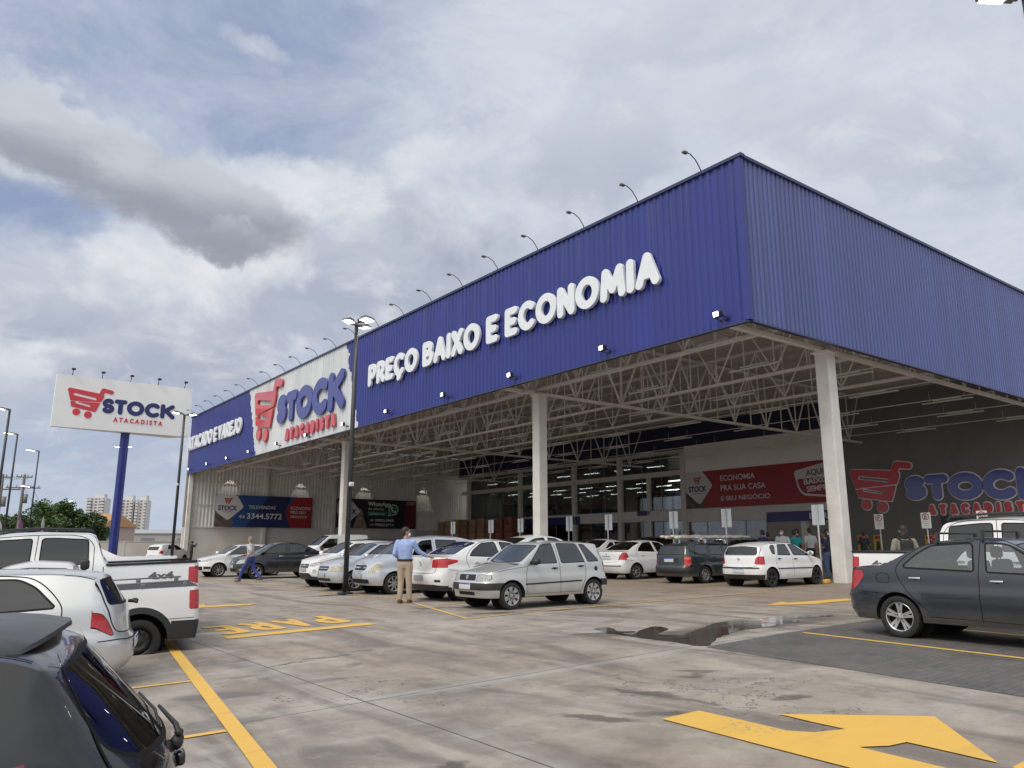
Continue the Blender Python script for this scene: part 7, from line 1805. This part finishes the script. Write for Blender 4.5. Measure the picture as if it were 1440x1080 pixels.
def person(label, M, H=1.72, skin=SK1, hair=HAIRD, shirt=None, trousers=None, shoes=SHOED, arms=None, legs=None, lean=(0, 0), turn=0.0, sleeve=1.0, shorts=False, mask=False, belt=None, group=None, seated=False, longhair=False, voxel=.014, slim=1.0):
    """arms: two (elbow, wrist, finger direction) for left and right; legs: two (knee, ankle); x forward, y left"""
    root = thing('person', label, 'person', M @ Matrix.Scale(H / 1.75, 4), group); k = slim; lx, ly = lean
    arms = arms or [((-.03, .27, 1.14), (.05, .29, .90), (.03, 0, -.16)), ((-.03, -.27, 1.14), (.05, -.29, .90), (.03, 0, -.16))]
    legs = legs or [((.02, .105, .50), (-.02, .12, .085)), ((.02, -.105, .50), (-.02, -.12, .085))]
    sh = [Vector((lx, sg * .185 * k + ly, 1.405)) for sg in (1, -1)]; hp = [Vector((0, sg * .09, .90)) for sg in (1, -1)]
    b = MB()
    tor = [(0, 0, .82, .095, .12), (0, 0, .92, .115, .165 * k), (lx * .2, ly * .2, 1.04, .10 * k, .145 * k), (lx * .6, ly * .6, 1.22, .115 * k, .165 * k), (lx, ly, 1.36, .105 * k, .175 * k), (lx, ly, 1.43, .075, .13), (lx, ly, 1.47, .05, .065)]
    torso(b, tor); hx, hy, hz = lx + .03, ly, 1.635
    limb(b, [(lx, ly, 1.42), (lx + .01, ly, 1.52)], [.062, .055])
    RT = Matrix.Translation((hx, hy, hz)) @ Matrix.Rotation(turn, 4, 'Z'); T = lambda p: tuple(RT @ Vector(p))
    b.ball((0, 0, .02), (.098, .077, .108), 0, 14, 10, RT); b.ball((.025, 0, -.055), (.068, .058, .065), 0, 12, 8, RT)     # skull, jaw
    b.tube([T((.085, 0, .03)), T((.118, 0, -.012)), T((.085, 0, -.02))], [.010, .017, .010], 6)                         # nose
    for sg in (1, -1):
        b.ball((-.005, sg * .078, .0), (.022, .012, .034), 0, 8, 6, RT)                                                # ears
        b.ball((.082, sg * .03, .045), (.018, .026, .008), 0, 8, 6, RT)                                                # brow
    for i, (e, w, f) in enumerate(arms):
        e, w, f = Vector(e), Vector(w), Vector(f); sg = 1 if i == 0 else -1
        limb(b, [sh[i], (sh[i] * .5 + e * .5), e], [.056, .048, .041]); limb(b, [e, e.lerp(w, .3), w], [.041, .040, .028])
        fd = f.normalized(); pal = w + fd * .085; limb(b, [w, pal], [.026, .034])
        side = fd.cross(Vector((1, 0, 0)) if abs(fd.x) < .8 else Vector((0, 0, 1))).normalized()
        side = Vector((1, 0, 0)) - fd * fd.x if abs(fd.x) < .8 else Vector((0, 1, 0)) - fd * fd.y
        side.normalize(); nrm = fd.cross(side).normalized() * (1 if i == 0 else -1)
        for q, ln in enumerate((.066, .078, .072, .055)):
            p0 = pal + side * (.030 - .020 * q) + fd * .012; p1 = p0 + fd * ln * .55 + nrm * .004; p2 = p1 + fd * ln * .5 + nrm * .018; limb(b, [p0, p1, p2], [.0095, .009, .0075], 6)
        t0 = w + fd * .03 + side * .028; limb(b, [t0, t0 + fd * .035 + side * .026, t0 + fd * .068 + side * .030 + nrm * .01], [.012, .011, .009], 6)
    for i, (kn, an) in enumerate(legs):
        kn, an = Vector(kn), Vector(an); limb(b, [hp[i], hp[i].lerp(kn, .5), kn], [.088, .075, .055]); limb(b, [kn, kn.lerp(an, .35), an], [.054, .055, .036])
        limb(b, [an - Vector((.02, 0, .03)), an + Vector((.13, 0, -.05))], [.034, .028])
    link('body', remeshed('body', b, skin, voxel if voxel < .013 else .012, 3), root)
    # eyes and mouth sit on the face
    q = MB()
    for sg in (1, -1): q.ball((.088, sg * .031, .026), (.010, .013, .008), 0, 8, 6, RT)
    q.build('eyes', mat('eye', (.03, .02, .018), .2), root)
    q = MB(); q.ball((.092, 0, -.062), (.008, .024, .006), 0, 8, 6, RT); q.build('mouth', mat('lips', (.25, .09, .07), .5), root)
    q = MB(); q.ball((-.014, 0, .045), (.102, .084, .102), 0, 14, 10, RT); q.ball((-.05, 0, -.0), (.062, .074, .08), 0, 12, 8, RT)
    if longhair: q.ball((-.06, 0, -.10), (.06, .085, .16), 0, 12, 8, RT)
    hm = remeshed('hair', q, hair, .014, 2)
    bm = bmesh.new(); bm.from_mesh(hm); inv = RT.inverted()
    dele = [v for v in bm.verts if (inv @ v.co).x > .055 and (inv @ v.co).z < .085 or ((inv @ v.co).z < .0 and (inv @ v.co).x > .0)]
    bmesh.ops.delete(bm, geom=dele, context='VERTS'); bm.to_mesh(hm); bm.free(); link('hair', hm, root)
    if mask:
        q = MB(); q.ball((.062, 0, -.045), (.055, .066, .058), 0, 12, 8, RT); q.build('face_mask', MASKW, root)
    if shirt:
        q = MB(); g = .016
        torso(q, [(0, 0, .86 if not belt else .93, .125, .172 * k)] + [(x, y, z, rx + g, ry + g) for (x, y, z, rx, ry) in tor[2:5]] + [(lx, ly, 1.44, .085, .135), (lx, ly, 1.485, .062, .075)])
        for i, (e, w, f) in enumerate(arms):
            e, w = Vector(e), Vector(w)
            if sleeve > .6: limb(q, [sh[i], sh[i].lerp(e, .5), e], [.074, .064, .054]); limb(q, [e, e.lerp(w, .4), e.lerp(w, .93)], [.054, .050, .040])
            elif sleeve > 0: limb(q, [sh[i], sh[i].lerp(e, .35), sh[i].lerp(e, .68)], [.076, .074, .072])
        link('shirt', remeshed('shirt', q, shirt, voxel, 3), root)
    if trousers:
        q = MB(); torso(q, [(0, 0, .80, .10, .13), (0, 0, .90, .132, .176 * k), (0, 0, .985, .125, .166 * k), (.0, 0, 1.00, .12, .16 * k)])
        for i, (kn, an) in enumerate(legs):
            kn, an = Vector(kn), Vector(an); limb(q, [hp[i] + Vector((0, 0, -.02)), hp[i].lerp(kn, .5), kn], [.108, .092, .076])
            if not shorts: limb(q, [kn, kn.lerp(an, .5), kn.lerp(an, .96)], [.076, .070, .062])
        link('trousers', remeshed('trousers', q, trousers, voxel, 3), root)
    if belt:
        q = MB(); q.lathe([(.0, .975), (1, .972), (1.03, .985), (1.03, 1.01), (1, 1.02), (0, 1.02)], 24, 0, Matrix.Diagonal((.142, .186 * k, 1, 1)), axis='z'); q.build('belt', belt, root)
    for i, (kn, an) in enumerate(legs):
        an = Vector(an); q = MB(); q.ball((an.x - .03, an.y, an.z - .035), (.055, .048, .05), 0, 10, 8); q.ball((an.x + .08, an.y, an.z - .05), (.11, .050, .036), 0, 12, 8); q.box((an.x + .045, an.y, an.z - .078), (.25, .085, .018), bev=.006)
        link('shoe', remeshed('shoe', q, shoes, .010, 2), root)
    return root
def stand(x, y, face, dz=0.0):
    """face: degrees, 0 looks along +Y away from the camera, positive turns left"""
    r, l = toloc(x, y); return Matrix.Translation((x, y, gr(r) + dz)) @ Matrix.Rotation(R_(90 + face), 4, 'Z')
person('man in pale blue shirt and beige trousers seen from behind, hand on the white saloon', stand(-2.60, 19.05, -8), 1.78, SK1, HAIRD, cloth('pale blue shirt', (.30, .40, .68)), cloth('beige trousers', (.40, .33, .25)), SHOE,
       arms=[((-.06, .25, 1.14), (.14, .20, 1.04), (.16, -.08, .02)), ((.09, -.31, 1.19), (.24, -.50, 1.075), (.12, -.14, -.01))], legs=[((.02, .09, .49), (-.02, .10, .085)), ((.03, -.10, .49), (.06, -.11, .085))], turn=-1.05, mask=True, belt=mat('dark belt', (.02, .015, .012), .5))
person('man in light grey T-shirt and blue trousers walking left in front of the black saloon', stand(-10.0, 30.0, 80), 1.68, SK1, HAIRG, cloth('light grey T-shirt', (.48, .49, .50)), cloth('blue trousers', (.035, .055, .22)), SHOE,
       arms=[((-.16, .25, 1.17), (.02, .27, .96), (.06, 0, -.14)), ((.10, -.25, 1.15), (.30, -.24, 1.08), (.15, 0, -.05))], legs=[((.24, .09, .54), (.40, .10, .10)), ((-.10, -.10, .50), (-.42, -.10, .16))], lean=(.05, 0), sleeve=.4)
person('person in dark clothes raising a phone beside the left end of the store', stand(-28.3, 69, -40), 1.74, SK2, HAIRD, cloth('charcoal top', (.03, .032, .036)), cloth('dark trousers', (.025, .025, .028)), SHOED,
       arms=[((.18, .22, 1.26), (.38, .10, 1.46), (.05, 0, .15)), ((.18, -.22, 1.26), (.38, -.10, 1.46), (.05, 0, .15))])
bp_ = person('person in khaki T-shirt with black backpack, seen from behind beyond the dark grey saloon', stand(8.85, 17.6, -12), 1.73, SK1, HAIRD, cloth('khaki T-shirt', (.20, .19, .15)), cloth('dark shorts', (.03, .03, .034)), SHOED, sleeve=.4, longhair=True)
q = MB(); q.box((-.20, 0, 1.24), (.16, .28, .40), bev=.06); q.box((-.27, 0, 1.16), (.08, .22, .20), bev=.03)
for sg in (1, -1): q.tube([(-.12, sg * .10, 1.44), (.0, sg * .12, 1.50), (.12, sg * .12, 1.42), (.14, sg * .13, 1.22), (-.10, sg * .15, 1.08)], .022, 6)
bk = q.build('backpack', cloth('black backpack', (.018, .018, .020)), M=bp_.matrix_world.copy()); tag(bk, 'black backpack on the back of the person in the khaki T-shirt', 'backpack')
person('man in dark T-shirt and shorts holding something, standing between the yellow notices', stand(18.2, 40.3, -20), 1.74, SK1, HAIRD, cloth('charcoal top', (.03, .032, .036)), cloth('dark shorts', (.03, .03, .034)), SHOE, shorts=True, sleeve=.4, arms=[((.04, .28, 1.16), (.25, .12, 1.12), (.12, -.08, .0)), ((.04, -.28, 1.16), (.25, -.12, 1.12), (.12, .08, .0))], voxel=.018)
person('woman in olive top and dark shorts left of the man between the yellow notices', stand(17.5, 40.8, 35), 1.66, SK1, HAIRD, cloth('olive top', (.14, .13, .04)), cloth('dark shorts', (.03, .03, .034)), SHOE, shorts=True, sleeve=.4, longhair=True, voxel=.018)
person('person in dark blue top and jeans standing right behind the right column', stand(11.9, 29.6, 60), 1.72, SK2, HAIRD, cloth('navy top', (.02, .022, .06)), cloth('blue jeans', (.06, .10, .20)), SHOED, sleeve=.4, arms=[((.04, .28, 1.16), (.25, .12, 1.22), (.12, -.08, .1)), ((-.03, -.27, 1.14), (.05, -.29, .90), (.03, 0, -.16))], voxel=.018)
crowd = ((10.05, 31.2, 20, 1.70, 'navy T-shirt', (.02, .025, .09), 'person in navy T-shirt at the left end of the entrance crowd', 0), (10.45, 31.8, -30, 1.62, 'dark purple top', (.05, .03, .06), 'short person in dark purple at the store entrance', 0), (10.75, 31.0, 150, 1.74, 'white shirt', (.52, .53, .56), 'masked man in white shirt facing the car park at the entrance', 1), (11.42, 31.5, -10, 1.70, 'turquoise T-shirt', (.02, .26, .28), 'person in turquoise T-shirt seen from behind at the entrance', 0), (11.72, 32.0, 60, 1.76, 'dark shirt', (.03, .03, .035), 'tall person in dark shirt right of the turquoise T-shirt', 1), (12.08, 31.6, 10, 1.76, 'pale grey shirt', (.40, .40, .42), 'person in pale grey shirt by the entrance, left of the last sign back', 0), (12.85, 31.8, 200, 1.70, 'dark blue uniform', (.015, .02, .06), 'person in dark blue uniform left of the right column', 1), (13.25, 31.5, 160, 1.72, 'dark blue uniform', (.015, .02, .06), 'person in dark blue uniform close to the right column', 0))
for (x, y, fc, hh, nm, col, lab, mk) in crowd:
    person(lab, stand(x, y, fc, .12), hh, SK1 if hh > 1.7 else SK2, HAIRD, cloth(nm, col), cloth('dark trousers', (.025, .025, .028)), SHOED, sleeve=.4, mask=bool(mk), voxel=.02, group=None)
# the driver looking out of the open window
dM = mer.matrix_world @ Matrix.Translation((-.25, .36, -.32))
person('driver with face mask looking out of the open window of the silver people carrier', dM, 1.72, SK1, HAIRD, cloth('grey polo', (.12, .12, .13)), cloth('dark trousers', (.025, .025, .028)), SHOED, sleeve=.4, turn=1.0, mask=True, voxel=.018,
       legs=[((.42, .10, .88), (.62, .11, .52)), ((.42, -.10, .88), (.62, -.11, .52))], arms=[((.10, .26, 1.18), (.36, .18, 1.26), (.08, -.05, .1)), ((.10, -.26, 1.18), (.38, -.14, 1.26), (.08, .05, .1))])
